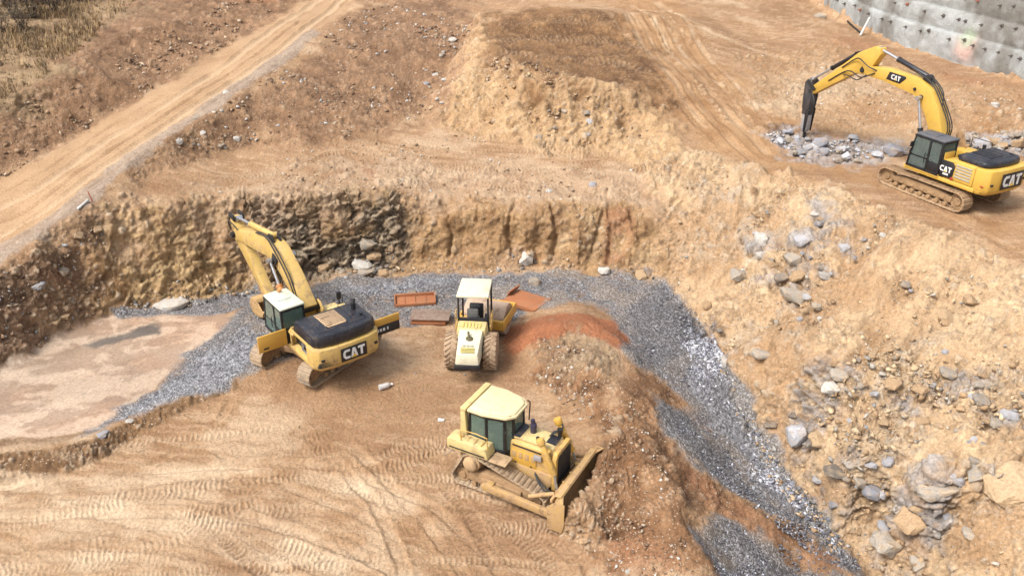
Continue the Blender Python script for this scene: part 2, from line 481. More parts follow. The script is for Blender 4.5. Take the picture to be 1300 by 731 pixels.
zone('rockslope', [(866, 190), (960, 213), (1100, 252), (1220, 302), (1420, 410), (1500, 900), (1130, 770), (1080, 700), (975, 575), (915, 450), (845, 358), (830, 290), (840, 220)], 0.68, 0.95)
zone('palebench', [(240, 245), (420, 205), (560, 200), (700, 225), (800, 210), (830, 190), (850, 230), (820, 270), (650, 256), (500, 248), (330, 250)], 0.85, 1.52)
zone('brokenrock', [(960, 170), (1000, 162), (1040, 175), (1115, 180), (1150, 192), (1110, 208), (1040, 210), (985, 192)], .5, 1.1)
zone('brokenrock', [(1215, 172), (1300, 165), (1340, 175), (1330, 200), (1220, 190)], .2, .3)
zone('roughground', [(940, 70), (1060, 50), (1200, 90), (1320, 120), (1320, 190), (1200, 185), (1120, 175), (1000, 160), (950, 130)], .8, 1.2)
zone('freshcut', [(1040, 80), (1000, 100), (960, 130), (990, 150), (1040, 140), (1120, 110), (1100, 85)], 1.02, 1.52)
zone('cutbank', [(1150, 140), (1240, 136), (1340, 142), (1340, 185), (1230, 178), (1160, 168)], 0.51, 0.76)
zone('cutbank', [(965, 160), (1010, 158), (1030, 172), (985, 180)], 0.34, 0.38)
zone('lowbank', [(-60, 590), (0, 578), (60, 572), (120, 560), (180, 527), (240, 503), (300, 481), (305, 489), (250, 515), (190, 545), (130, 582), (70, 605), (0, 612), (-60, 622)], .08, .12)
zone('dampfloor', [(310, 470), (420, 500), (560, 470), (560, 520), (440, 540), (330, 520)], .8, .8)  # damp brown soil on the near side of the lower excavator
zone('palefloor', [(-60, 640), (200, 620), (350, 640), (480, 680), (520, 760), (-60, 760)], 1.36, 1.90)
zone('palefloor', [(810, 640), (838, 630), (845, 690), (800, 700)], 0.34, 0.38)

# prints left by tracks and tyres: (photo line, width m, cleat pitch m or 0, depth m, paleness)
PRINTS = [
    ([(-40, 735), (60, 716), (130, 712), (230, 728), (300, 745)], .95, .17, .045, .85),
    ([(200, 655), (260, 668), (330, 685), (400, 713), (450, 740)], .95, .18, .05, .85),
    ([(-20, 668), (40, 655), (100, 643), (175, 630)], .95, .17, .045, .85),
    ([(-40, 650), (60, 640), (170, 655), (290, 690), (380, 745)], .9, .0, .03, .7),
    ([(-40, 605), (120, 615), (260, 600), (420, 612), (540, 650)], .8, .0, .03, .55),
    ([(335, 552), (380, 556), (425, 548)], .55, .16, .05, -.15),
    ([(335, 585), (380, 578), (430, 565)], .55, .16, .05, -.1),
    ([(490, 497), (530, 494), (570, 490)], .5, .16, .05, -.1),
    ([(455, 600), (510, 590), (565, 574)], .55, .18, .06, .0),
    ([(470, 585), (520, 568), (560, 560)], .55, .18, .05, .05),
    ([(560, 610), (600, 660), (640, 735)], .5, .18, .05, -.1),
    ([(620, 650), (670, 690), (730, 745)], .6, .18, .05, .1),
    ([(70, 705), (120, 698), (175, 690), (240, 700)], .45, .2, .05, -.2),
    ([(160, 690), (90, 690), (20, 700)], .35, .2, .04, -.2),
    ([(280, 628), (320, 625), (345, 640)], .35, .15, .04, -.1),
    ([(215, 645), (280, 648), (340, 630)], .4, .18, .04, -.15),
    ([(235, 520), (262, 535), (300, 545)], .5, .17, .04, .1),
    ([(200, 620), (300, 612), (420, 602), (470, 590)], .5, .18, .04, .05),
    ([(340, 660), (400, 690), (440, 731)], .5, .18, .04, .35),
    ([(380, 545), (430, 590), (480, 650), (520, 740)], .4, .0, .06, .25),
    ([(410, 540), (470, 590), (560, 690), (600, 750)], .4, .0, .06, .2),
    ([(440, 600), (540, 640), (600, 690), (650, 750)], .35, .0, .05, .15),
    ([(-40, 662), (150, 652), (330, 662), (480, 715), (520, 760)], .4, .0, .07, .3),
    ([(-40, 690), (200, 700), (400, 735)], .3, .0, .06, -.25),
    ([(-40, 622), (130, 602), (300, 590), (450, 590), (520, 560)], .4, .0, .07, .2),
    ([(-40, 645), (100, 630), (260, 606), (380, 604)], .25, .0, .06, -.3),
    ([(-40, 712), (150, 672), (240, 645), (330, 620)], .25, .0, .05, -.25),
    ([(250, 560), (320, 600), (420, 640), (520, 690)], .3, .0, .04, .2),
    ([(300, 500), (250, 560), (130, 610), (0, 640)], .3, .0, .05, -.1),
    ([(240, 242), (330, 236), (440, 238), (560, 226), (690, 215), (800, 205)], .5, .2, .05, .2),
    ([(250, 232), (340, 222), (440, 226), (560, 212), (700, 198), (800, 195)], .5, .2, .05, .1),
    ([(420, 182), (470, 190), (500, 210), (480, 240)], .5, .2, .06, .3),
    ([(440, 175), (510, 190), (530, 205), (500, 245)], .5, .2, .06, .3),
    ([(400, 200), (450, 196), (540, 205), (600, 214)], .5, .2, .06, .1),
    ([(560, 200), (640, 192), (720, 196), (800, 188)], .5, .22, .06, -.1),
    ([(570, 180), (640, 178), (720, 190), (790, 200)], .5, .22, .06, -.05),
    ([(620, 52), (680, 50), (740, 52), (800, 56), (850, 80)], 1.1, .32, .10, .05),
    ([(625, 68), (680, 72), (740, 76), (800, 84), (850, 110)], 1.1, .32, .10, .05),
    ([(650, 30), (720, 26), (790, 34)], .9, .3, .08, 0),
    ([(800, 5), (850, 60), (900, 115), (950, 170), (980, 200)], .6, .0, .08, .25),
    ([(770, 5), (825, 65), (880, 125), (930, 180), (960, 205)], .6, .0, .08, .1),
    ([(830, 0), (880, 30), (950, 60), (1010, 80)], .8, .0, .06, .4),
    ([(850, 30), (900, 60), (960, 80)], .5, .0, .06, .3),
    ([(820, 80), (870, 140), (920, 190)], .5, .25, .06, -.2),
    ([(1160, 258), (1230, 290), (1310, 330)], .6, .2, .06, .0),
    ([(1190, 250), (1250, 280), (1320, 312)], .6, .2, .06, -.1),
    ([(1230, 275), (1310, 315)], .5, .2, .05, -.2),
    ([(-40, 322), (0, 302), (60, 266), (130, 213), (230, 148), (320, 88), (395, 32), (440, -4)], .7, .0, .10, .35),
    ([(-40, 284), (0, 264), (60, 232), (130, 183), (215, 130), (300, 74), (375, 20), (415, -6)], .8, .0, .10, .3),
    ([(-40, 300), (0, 283), (60, 250), (130, 199), (222, 139), (310, 80), (385, 26)], .35, .0, .08, -.5),
    ([(-40, 336), (0, 316), (60, 280), (130, 228), (235, 156), (325, 94)], .25, .0, .05, -.35),
    ([(-40, 268), (0, 248), (60, 216), (130, 168), (210, 120)], .3, .0, .06, -.4),
]


def more_prints():
    """criss-crossing older tracks on the working floor"""
    r = random.Random(5)
    out = []
    for k in range(52):
        px, py = r.uniform(-40, 640), r.uniform(560, 740)
        a = r.choice([r.gauss(.05, .18), r.gauss(.05, .18), r.gauss(.75, .2), r.gauss(-.35, .2)])
        L, cv = r.uniform(90, 320), r.uniform(-.5, .5)
        pts = []
        for i in range(5):
            t = i / 4
            aa = a + cv * t
            pts.append((px, py))
            px += math.cos(aa) * L / 4; py += math.sin(aa) * L / 4 * .6
        if max(p[1] for p in pts) > 790 or min(p[1] for p in pts) < 500:
            continue
        out.append((pts, r.uniform(.3, .6), r.choice([0, 0, .15, .17, .2]), r.uniform(.02, .042), r.uniform(-.35, .4)))
    for k in range(14):                       # bench and haul ground
        px, py = r.uniform(300, 760), r.uniform(185, 245)
        pts = [(px + i * 40, py + r.uniform(-8, 8)) for i in range(4)]
        out.append((pts, .5, .2, .05, r.uniform(-.3, .3)))
    for k in range(12):
        t = r.uniform(-40, 60)
        pts = [(800 + t + i * 45, 10 + i * 52 + r.uniform(-5, 5)) for i in range(4)]
        out.append((pts, r.uniform(.4, .7), r.choice([0, 0, .22]), .06, r.uniform(-.35, .35)))
    return out


def terrain():
    NC, NR = 1040, 900
    az = np.concatenate([np.linspace(-60, -39, 60), np.linspace(-39, 39, NC - 120 + 2)[1:-1], np.linspace(39, 60, 60)]) * PI / 180
    rf = np.concatenate([np.arange(5.0, 72.0, .06), np.arange(72, 170, .4)])
    cols = []
    for a in az:
        sx, cx = math.sin(a), math.cos(a)
        rr = rf / max(cx, .5)
        z = height(rr * sx, rr * cx)
        dep = np.arctan2(CAM[2] - z, rr)
        dist = np.hypot(rr, CAM[2] - z)
        mn = np.minimum.accumulate(dep)                 # horizon line so far
        vis = np.maximum(0, mn[:-1] - mn[1:])
        step = np.hypot(np.diff(rr), np.diff(z)) / dist[1:]
        w = vis * 1.0 + step * .22
        far = rr[1:] > 75
        w = np.where(far, w * .6, w)
        c = np.concatenate([[0], np.cumsum(w)])
        cols.append(np.interp(np.linspace(0, c[-1], NR), c, rr))
    RR = np.array(cols).T                               # rows x cols
    k = np.ones(7) / 7                                  # even the rows out sideways
    RR = np.apply_along_axis(lambda m: np.convolve(np.pad(m, 3, mode='edge'), k, mode='valid'), 1, RR)
    ext = np.array([240, 400, 800, 2000.0])[:, None] * np.ones((1, RR.shape[1]))
    RR = np.vstack([RR, ext])
    NRr, NCc = RR.shape
    A = np.broadcast_to(az, RR.shape)
    X = RR * np.sin(A); Y = RR * np.cos(A)
    Z = height(X, Y)
    far = RR > 165
    Z = np.where(far, 14 + (RR - 165) * .02, Z)
    P = np.stack([X, Y, Z], -1).astype(np.float64)
    # normals of the survey surface
    du = np.gradient(P, axis=1); dv = np.gradient(P, axis=0)
    nrm = np.cross(du, dv)
    nrm /= np.maximum(np.linalg.norm(nrm, axis=-1, keepdims=True), 1e-9)
    nrm[nrm[..., 2] < 0] *= -1
    P = P.reshape(-1, 3); nrm = nrm.reshape(-1, 3)
    steep = 1 - nrm[:, 2]
    n = len(P)
    # masks
    M = {}
    w1 = np.stack([fbm(P, .5, 3, 11), fbm(P, .5, 3, 12)], 1)
    w2 = np.stack([fbm(P, 2.2, 3, 13), fbm(P, 2.2, 3, 14)], 1)
    for name, lst in ZONES.items():
        m = np.zeros(n, np.float32)
        for poly, soft, warp in lst:
            lo, hi = poly.min(0) - 4, poly.max(0) + 4
            k = np.where((P[:, 0] > lo[0]) & (P[:, 0] < hi[0]) & (P[:, 1] > lo[1]) & (P[:, 1] < hi[1]))[0]
            if len(k) == 0:
                continue
            Q = P[k, :2] + w1[k] * warp * 1.6 + w2[k] * warp * .8
            m[k] = np.maximum(m[k], sstep(-soft, soft, inside_dist(Q, poly)))
        M[name] = m
    g = lambda k: M[k]
    # noises
    n_big = fbm(P, .22, 4, 21)
    n_mid = fbm(P, .9, 4, 22)
    n_fine = fbm(P, 4.0, 4, 23, .6)
    n_grain = fbm(P, 14.0, 2, 24)
    ridg = fbm(P, .8, 4, 25, .55, True)
    # streaky strata, tilted: long along (1,.7), short across
    cs, sn = math.cos(R(48)), math.sin(R(48))
    Q = np.stack([(P[:, 0] * cs + P[:, 1] * sn) * .45, (-P[:, 0] * sn + P[:, 1] * cs) * 1.9, P[:, 2] * 1.9], 1)
    strata = fbm(Q, 1.0, 5, 31, .58, True)
    strata2 = fbm(Q, 2.6, 3, 33, .55, True)
    hor = np.stack([P[:, 0] * .8, P[:, 1] * .8, P[:, 2] * 3.2], 1)
    ledge = fbm(hor, 1.1, 4, 41, .55, True)
    # amplitude by zone
    disp = np.zeros(n)
    rs, cl, rk, yr = g('rockslope'), g('cliff'), g('rockface'), g('yellowrock')
    stp = np.clip(steep * 2.5, 0, 1)
    Qb = np.stack([(P[:, 0] * cs + P[:, 1] * sn) * .13, (-P[:, 0] * sn + P[:, 1] * cs) * .55, P[:, 2] * .5], 1)
    strata_b = fbm(Qb, 1.0, 4, 35, .55)
    gq = np.stack([P[:, 0] * .75, P[:, 1] * .75, P[:, 2] * .12], 1)
    gully = fbm(gq, 1.0, 4, 45, .5, True)
    plain = cl * np.clip(1 - rk - yr, 0, 1) * stp
    rough = np.clip(rs + cl + rk + yr + g('bank') + g('darkslope') + g('spoil') + g('spoilgrey') + g('darkheap') + g('cutbank') + g('lowbank') + g('moundfront') + g('palebench') * .6 + g('roughground') * .75 + g('freshcut') * .5 + np.clip(steep * 4 - .15, 0, 1), 0, 1)
    rough *= np.clip(1 - g('mud') - g('road') - g('gravel') * .8, 0, 1)
    lump = fbm(P, 1.7, 4, 26, .6)
    billow = np.abs(fbm(P, 1.2, 4, 27, .6)) * 2 - .4
    disp += n_mid * (.03 + .09 * rough) + n_fine * (.012 + .035 * rough) + n_grain * (.006 + .016 * rough)
    calm = 1 - .72 * np.clip(rs + g('bank') + g('darkheap') + g('flank'), 0, 1)
    disp += rough * (1 - .7 * np.maximum(rk, yr)) * calm * (lump * .11 - billow * .07)
    disp += rs * (strata_b * .55 + strata * .06 + n_big * .5)
    crumb = np.abs(fbm(np.stack([(P[:, 0] * cs + P[:, 1] * sn) * .9, (-P[:, 0] * sn + P[:, 1] * cs) * 2.6, P[:, 2] * 2.2], 1), 1.0, 4, 39, .6))
    disp += rs * (.5 - crumb * 2.2) * .11
    terr = (P[:, 2] * 1.5 + P[:, 0] * .22 + n_mid * 1.1 + n_big * .8) % 1.0
    terr2 = (P[:, 2] * 3.7 + P[:, 0] * .5 + n_mid * 1.6 + lump * .6) % 1.0
    disp += (rk + yr) * stp * (terr ** 1.6 * .24 + terr2 ** 1.6 * .10) * (.4 + .6 * sstep(.3, -.3, n_big))
    disp += plain * (gully * .45 + n_mid * .2) + (rk + yr) * stp * (gully * .25 + n_big * .5)
    disp += g('moundfront') * (gully * .32 + lump * .18) + g('darkslope') * (gully * .12 + ridg * .08) + g('bank') * gully * .10
    disp += g('spoil') * (1 - .65 * g('flank')) * (n_mid * .16 + lump * .16)
    disp += g('cutbank') * ridg * .2
    kq = np.where(rough > .05)[0]
    Wq = P[kq] + np.stack([n_fine[kq], n_mid[kq], n_fine[kq]], 1) * .12
    for scq, aq, sq in ((3.1, .085, 91), (7.3, .05, 95)):
        q1, q2, qc = worley(Wq, scq, sq)
        disp[kq] += rough[kq] * (.4 + .6 * calm[kq]) * ((qc - .5) * aq + (np.clip((q2 - q1) * 5, 0, 1) - 1) * aq * .45) * (.35 + .65 * sstep(-.3, .3, lump[kq]))
    # rubble streaks that follow the bedding of the long slope
    rub = sstep(-.02, .34, fbm(np.stack([(P[:, 0] * cs + P[:, 1] * sn) * .22, (-P[:, 0] * sn + P[:, 1] * cs) * .62, P[:, 2] * .6], 1), 1.0, 4, 37, .55) + n_mid * .18)
    cover = sstep(-.12, .25, n_big * .8 + n_mid * .35)           # slumped soil over the rock
    # blocks of broken rock, bedded and dipping
    blk = np.zeros(n, np.float32); bid = np.zeros(n, np.float32) + .5; crack = np.zeros(n, np.float32)
    k = np.where((rk > .05) | (yr > .05) | (rs > .05) | (g('brokenrock') > .05) | (g('outcrop') > .03))[0]
    Pk = P[k] + np.stack([n_mid[k], lump[k], n_mid[k]], 1) * .45
    dip = np.stack([Pk[:, 0] * .8 + Pk[:, 2] * .35, Pk[:, 1] * .8, Pk[:, 2] * 1.9 - Pk[:, 0] * .55], 1)
    f1, f2, c1 = worley(dip, .85, 51)
    e1 = np.clip((f2 - f1) * 3.5, 0, 1)
    h1, h2, c2 = worley(dip, 2.3, 57)
    e2 = np.clip((h2 - h1) * 4, 0, 1)
    u1, u2, c3 = worley(dip, 5.2, 58)
    a_blk = rk[k] * .44 * (1 - cover[k] * .5) + yr[k] * .26 * (1 - cover[k] * .6) + rs[k] * .14 * rub[k] + g('outcrop')[k] * .30 + g('brokenrock')[k] * .2
    disp[k] += a_blk * ((c1 - .5) * .9 * (c2 > .25) + (e1 - 1) * .35 + (c2 - .5) * .75 + (e2 - 1) * .30 + (c3 - .5) * .35)
    bid[k] = c1 * .35 + c2 * .4 + c3 * .25; crack[k] = ((1 - e1) * .6 + (1 - e2) * .4) * (a_blk > .05)
    blk = rub
    # gravel: bumpy little stones
    kg = np.where((g('gravel') > .05) | (g('cobble') > .05) | (g('roadedge') > .1))[0]
    gv = np.zeros(n, np.float32); gid = np.zeros(n, np.float32) + .5
    g1, g2, gc = worley(P[kg] * np.array([1, 1, 1]), 7.0, 61)
    gv[kg] = 1 - g1; gid[kg] = gc
    disp += g('gravel') * ((gv - .5) * .07 * (.4 + g('bluestone')) + n_mid * .06 + n_big * .08) + g('cobble') * (gv - .5) * .14
    # clods of three sizes lying on rough soil, each with its own tone
    ks = np.where(rough > .08)[0]
    clod = np.zeros(n, np.float32); clid = np.zeros(n, np.float32); tone = np.zeros(n, np.float32)
    for sc2, thr, amp, sd in ((2.0, .80, .26, 71), (4.2, .62, .17, 75), (8.5, .55, .08, 79)):
        s1, s2, sc_ = worley(P[ks] + np.stack([n_fine[ks]] * 3, 1) * .06, sc2, sd)
        clump = sstep(-.25, .3, fbm(P[ks], .6, 3, sd + 2))
        cc = sstep(.52, .25, s1) * (sc_ > thr) * clump * (1 - .75 * np.maximum(rk, yr)[ks]) * (1 - .6 * (g('bank') + g('darkheap') + g('flank') * 1.3)[ks].clip(0, 1))
        disp[ks] += cc * amp * rough[ks] * (.5 + sc_ * .5)
        clod[ks] = np.maximum(clod[ks], cc * rough[ks]); clid[ks] = np.where(cc > .2, (sc_ - thr) / (1 - thr), clid[ks])
        tone[ks] += (sc_ - .5) * .5 * clump
    # smooth zones
    swirl_d = fbm(P * np.array([1, 1.8, 1]), .9, 4, 98, .6)
    damp = np.clip(1 - g('mud') * .92, 0, 1) * (1 - g('road') * .55)
    disp *= damp
    disp += g('mud') * (swirl_d * .03)
    scr = fbm(np.stack([P[:, 0] * .55 + n_big * 1.5, P[:, 1] * 5.0 + n_mid * 2.0 + P[:, 0] * .6, P[:, 2]], 1), 1.0, 4, 99, .6)
    floor_ = (1 - rough) * (1 - g('gravel')) * (1 - g('mud')) * (1 - g('road'))
    disp += floor_ * (scr * .011 + n_grain * .012 + n_fine * .012)
    # prints
    pale = np.zeros(n, np.float32)
    tdisp = np.zeros(n, np.float32)
    for pts, wd, pitch, dep, pl in PRINTS + more_prints():
        line = smooth_line(wpoly(pts))
        lo, hi = line.min(0) - 1.2, line.max(0) + 1.2
        k = np.where((P[:, 0] > lo[0]) & (P[:, 0] < hi[0]) & (P[:, 1] > lo[1]) & (P[:, 1] < hi[1]) & (steep < .35))[0]
        if len(k) == 0:
            continue
        d, s, L = path_coord(P[k] + np.stack([n_mid[k], n_mid[k], n_mid[k]], 1) * .12, line)
        ad = np.abs(d)
        core = sstep(wd * .5 + .06, wd * .5 - .08, ad) * sstep(0, .8, s) * sstep(0, .8, L - s)
        wear = np.clip(-.25 + 2.0 * vnoise(P[k], .6, int(wd * 100) + len(pts)) + g('road')[k] * .8, 0, 1) * (.55 + .45 * np.clip(.5 + n_mid[k], 0, 1))
        berm = np.exp(-((ad - wd * .5 - .08) / .09) ** 2) * sstep(0, .8, s) * sstep(0, .8, L - s)
        if pitch:
            cle = (np.abs(((s + n_fine[k] * .05 + np.abs(d) * .25 * np.sign(len(pts) - 4.5)) / pitch) % 1 - .5) * 2)
            cle = sstep(.35, .65, cle)
            tdisp[k] += (core * wear * (cle - .8) * dep * 1.3 + berm * wear * dep * .8)
            pale[k] += core * wear * (pl + (cle - .6) * .45)
        else:
            tdisp[k] += (-core * dep * 1.3 + berm * dep * .9) * wear
            pale[k] += core * wear * pl - berm * wear * .06
    disp += tdisp
    for pts in ([(772, 268), (776, 298), (771, 334)], [(799, 270), (803, 292), (815, 308)], [(766, 270), (757, 300), (752, 320)], [(655, 256), (644, 296), (650, 318)], [(560, 256), (575, 300), (570, 325)], [(700, 262), (706, 300), (700, 330)]):
        line = wpoly(pts)
        lo, hi = line.min(0) - .6, line.max(0) + .6
        k = np.where((P[:, 0] > lo[0]) & (P[:, 0] < hi[0]) & (P[:, 1] > lo[1]) & (P[:, 1] < hi[1]))[0]
        if len(k):
            d, s, L = path_coord(P[k] + np.stack([n_fine[k], n_fine[k], n_fine[k]], 1) * .06, line)
            disp[k] -= .28 * np.exp(-(d / .09) ** 2)
    # exposed dry grass ground
    disp += g('grass') * (n_mid * .15 + n_fine * .08)
    P2 = P + nrm * disp[:, None]
    # keep the machines' standing places free of lumps: nothing to do, they sit on the survey surface
    # ------------------------------ soil colour
    C = np.zeros((n, 3), np.float32)
    tan = lin(208, 166, 118); pt = lin(232, 200, 160); sand = lin(217, 176, 124); brown = lin(158, 112, 70)
    base_t = np.clip(.5 + n_mid * .7 + n_fine * .25, 0, 1)[:, None]
    C[:] = lin(176, 132, 88) * (1 - base_t) + lin(214, 172, 126) * base_t

    def lay(mask, a, b=None, t=None, op=1.0):
        nonlocal C
        m = np.clip(mask * op, 0, 1)[:, None]
        col = a if b is None else a * (1 - t[:, None]) + b * t[:, None]
        C = C * (1 - m) + col * m
    t1 = np.clip(.5 + n_mid * .9, 0, 1); t2 = np.clip(.5 + n_fine * 1.0, 0, 1); t3 = np.clip(.5 + n_big * 1.3, 0, 1)
    tg = np.clip(.5 + n_grain * 1.1, 0, 1)
    lay(g('palefloor'), lin(226, 190, 148), lin(190, 146, 100), 1 - t1, .85)
    lay(sstep(.05, .45, n_big + n_mid * .4) * (1 - rough), lin(164, 120, 80), op=.65)
    lay(sstep(.1, .4, -n_big + n_mid * .5) * (1 - rough), lin(222, 190, 152), op=.5)
    lay(floor_ * sstep(.1, .4, scr), lin(226, 190, 148), op=.45)
    lay(floor_ * sstep(.1, .4, -scr), lin(158, 112, 72), op=.4)
    lay(g('palebench'), lin(218, 184, 146), lin(182, 142, 104), 1 - np.clip(.5 + lump, 0, 1), .85)
    lay(g('haul'), lin(170, 120, 70), lin(208, 160, 106), t1, .85)
    lay(g('moundfront'), lin(186, 140, 88), lin(220, 180, 128), np.clip(.5 + gully * .5 + n_mid * .4, 0, 1), .9)
    lay(g('darkheap'), lin(118, 80, 44), lin(166, 120, 70), np.clip(.5 + n_mid + lump * .5, 0, 1), .93)
    tb = np.clip(.5 + lump * .9 + n_big * .5, 0, 1)
    lay(g('bank'), lin(130, 92, 62), lin(178, 134, 94), np.clip(.5 + n_mid * .6 + lump * .5 + gully * .2, 0, 1), .93)
    lay(g('darkslope'), lin(116, 86, 62), lin(162, 124, 92), tb, .94)
    lay(rs, lin(206, 164, 116), lin(236, 200, 152), np.clip(.5 + strata_b * .55 + lump * .5, 0, 1), .95)
    lay(rs * sstep(.05, .4, n_big - strata_b * .5), lin(182, 136, 88), op=.5)
    lay(rs * rub * sstep(.25, .75, bid), lin(206, 178, 142), lin(222, 202, 174), t2, .55)
    lay(rs * rub * sstep(.66, .78, bid), lin(170, 160, 148), lin(200, 188, 172), t2, .4)
    lay(g('outcrop') * sstep(-.35, .25, n_mid + bid - .5), lin(146, 140, 140), lin(208, 200, 194), np.clip(bid * 1.3 - .2 + n_fine * .3, 0, 1), .85)
    lay(g('outcrop') * crack, lin(110, 86, 64), op=.3)
    lay(cl, lin(172, 128, 78), lin(208, 166, 112), tb, .92)
    lay(cl * sstep(.0, .6, n_mid + gully * .5), lin(148, 104, 60), op=.6)
    lay(cl * sstep(.1, .6, -gully * .7 + n_big), lin(222, 186, 138), op=.6)
    lay(yr, lin(186, 142, 84), lin(228, 194, 136), np.clip(bid * 1.1 - .1 + lump * .5 + terr * .25 - .1, 0, 1), .92)
    lay(yr * sstep(.0, .4, n_mid + n_big * .8) * (1 - cover * .5), lin(226, 208, 176), lin(206, 166, 82), np.clip(bid * 1.2 + n_fine, 0, 1), .8)
    lay(yr * sstep(.1, .4, -n_mid - n_big * .8), lin(150, 112, 72), op=.5)
    lay(rk, lin(138, 120, 98), lin(200, 178, 148), np.clip(bid * 1.3 - .15 + n_fine * .3, 0, 1), .95)
    lay(rk * sstep(.15, .5, n_mid + lump * .5), lin(184, 146, 88), op=.7)
    lay((rk + yr) * np.clip(cover + sstep(.1, .5, -gully + n_mid * .5) * .8, 0, 1) * .75, lin(176, 130, 82), lin(204, 162, 110), tb, .85)
    lay(np.maximum(rk, yr) * crack, lin(90, 70, 50), op=.25)
    lay(g('paletop'), lin(226, 192, 158), lin(190, 146, 106), np.clip(.5 - lump * .8 + n_mid * .4, 0, 1), .75)
    lay(g('cutbank'), lin(118, 78, 44), lin(162, 114, 68), tb, .88)
    lay(g('roughground'), lin(212, 172, 126), lin(182, 136, 88), np.clip(.5 + lump * .8 + n_big, 0, 1), .7)
    lay(g('freshcut'), lin(228, 198, 160), lin(204, 162, 114), 1 - t1, .7)
    lay(g('brokenrock'), lin(156, 146, 138), lin(214, 208, 206), bid, .7)
    lay(g('spoil'), lin(124, 82, 48), lin(178, 128, 82), np.clip(.5 + lump * .8 + n_mid * .5, 0, 1), .92)
    lay(g('spoil') * sstep(.2, .5, n_big + n_mid * .4), lin(202, 162, 116), op=.55)
    lay(g('spoilgrey'), lin(146, 118, 88), lin(192, 164, 126), np.clip(.5 + lump, 0, 1), .75)
    lay(g('dampfloor'), lin(168, 124, 82), op=.45)
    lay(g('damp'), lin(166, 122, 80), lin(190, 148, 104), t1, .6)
    lay(g('lowbank'), lin(112, 78, 46), lin(160, 118, 74), tb, .88)
    C *= (1 + rough * tone * .75)[:, None]
    lay(clod * 1.5 * (1 - g('darkheap') * .5), lin(172, 134, 94), lin(222, 198, 166), np.clip(clid, 0, 1), .7)
    # road
    lay(g('road'), lin(206, 166, 120), lin(184, 142, 96), t1, .92)
    lay(g('roadedge'), lin(150, 132, 116), lin(188, 172, 156), gid, .65)
    # pool of pale mud
    lay(g('mud'), lin(210, 172, 140), lin(174, 138, 110), np.clip(.5 + n_big * 1.6 + n_mid * .5, 0, 1), .97)
    lay(g('mud') * sstep(-.1, .4, n_big + .3 * n_mid), lin(214, 188, 158), op=.6)
    lay(g('wetmud') * g('mud') * sstep(-.2, .2, n_mid + n_big), lin(166, 148, 122), op=.6)
    lay(g('mud') * sstep(.1, .5, fbm(np.stack([P[:, 0] * .8 + P[:, 1] * .5, P[:, 1] * 1.6 - P[:, 0], P[:, 2]], 1), .35, 4, 88, .5, True)), lin(226, 202, 174), op=.45)
    lay(g('mud') * sstep(.0, .4, fbm(P, .3, 4, 90)), lin(176, 152, 128), op=.65)
    swirl = fbm(np.stack([P[:, 0] + n_mid * 1.5, P[:, 1] * 1.8 + n_mid * 1.2, P[:, 2]], 1), .8, 5, 97, .6)
    lay(g('mud') * sstep(.02, .10, swirl), lin(228, 198, 168), op=.5)
    lay(g('mud') * sstep(.05, .13, -swirl + n_fine * .1), lin(160, 128, 102), op=.5)
    lay(g('mudrim'), lin(132, 100, 68), lin(168, 132, 96), t1, .75)
    # gravel
    gr = np.clip(gid * .75 + t2 * .25, 0, 1)
    lay(g('gravel') * sstep(-.62, -.25, n_mid + n_fine * .6 + n_big * .3), lin(100, 97, 99), lin(166, 162, 160), gr, .93)
    lay(g('gravel') * sstep(.02, .36, n_mid * .8 + n_big), lin(190, 160, 124), op=.75)
    lay(g('darkgravel') * g('gravel'), lin(82, 78, 82), lin(132, 128, 130), gr, .85)
    lay(g('bluestone') * g('gravel'), lin(120, 120, 130), lin(222, 224, 232), np.clip(gid ** 1.5 * 1.15, 0, 1), .88)
    lay(g('cobble'), lin(170, 146, 112), lin(214, 196, 166), gid, .6)
    lay(g('red') * (1 - g('gravel') * .6) * sstep(-.45, .15, n_mid + n_fine * .5 + .1), lin(166, 104, 64), lin(194, 136, 92), t2, .55)
    lay(g('redridge') * sstep(-.75, -.1, lump + n_fine * .5), lin(160, 90, 50), lin(198, 120, 70), np.clip(.5 + lump * .9, 0, 1), .9)
    lay(g('puddle'), lin(98, 92, 88), lin(128, 116, 106), t1, .9)
    # grass ground
    lay(g('grass'), lin(150, 118, 82), lin(186, 154, 112), t1, .95)
    # prints: dry pale crust or damp soil, as pressed
    pp = np.clip(pale, 0, 1); pn = np.clip(-pale, 0, 1)
    lay(np.clip(pp * 1.35, 0, 1) * (1 - g('gravel')), lin(240, 208, 168), op=.85)
    lay(pn * (1 - g('gravel')), lin(150, 106, 66), op=.75)
    C = np.clip(C, .01, .85)

    me = bpy.data.meshes.new('ground')
    idx = np.arange(NRr * NCc).reshape(NRr, NCc)
    F = np.stack([idx[:-1, :-1], idx[:-1, 1:], idx[1:, 1:], idx[1:, :-1]], -1).reshape(-1, 4)
    me.vertices.add(n)
    me.vertices.foreach_set('co', P2.astype(np.float32).ravel())
    me.loops.add(F.size)
    me.loops.foreach_set('vertex_index', F.ravel().astype(np.int32))
    me.polygons.add(len(F))
    me.polygons.foreach_set('loop_start', (np.arange(len(F)) * 4).astype(np.int32))
    me.polygons.foreach_set('use_smooth', np.ones(len(F), bool))
    me.update(calc_edges=True)
    ca = me.color_attributes.new('soil', 'FLOAT_COLOR', 'POINT')
    ca.data.foreach_set('color', np.hstack([C, np.ones((n, 1), np.float32)]).astype(np.float32).ravel())
    kind = np.zeros((n, 4), np.float32)
    kind[:, 0] = g('gravel'); kind[:, 1] = np.clip(g('mud') + g('road') * .5, 0, 1)
    kind[:, 2] = rough; kind[:, 3] = 1
    cb = me.color_attributes.new('kind_mask', 'FLOAT_COLOR', 'POINT')
    cb.data.foreach_set('color', kind.ravel())
    o = bpy.data.objects.new('ground', me)
    COL.objects.link(o)
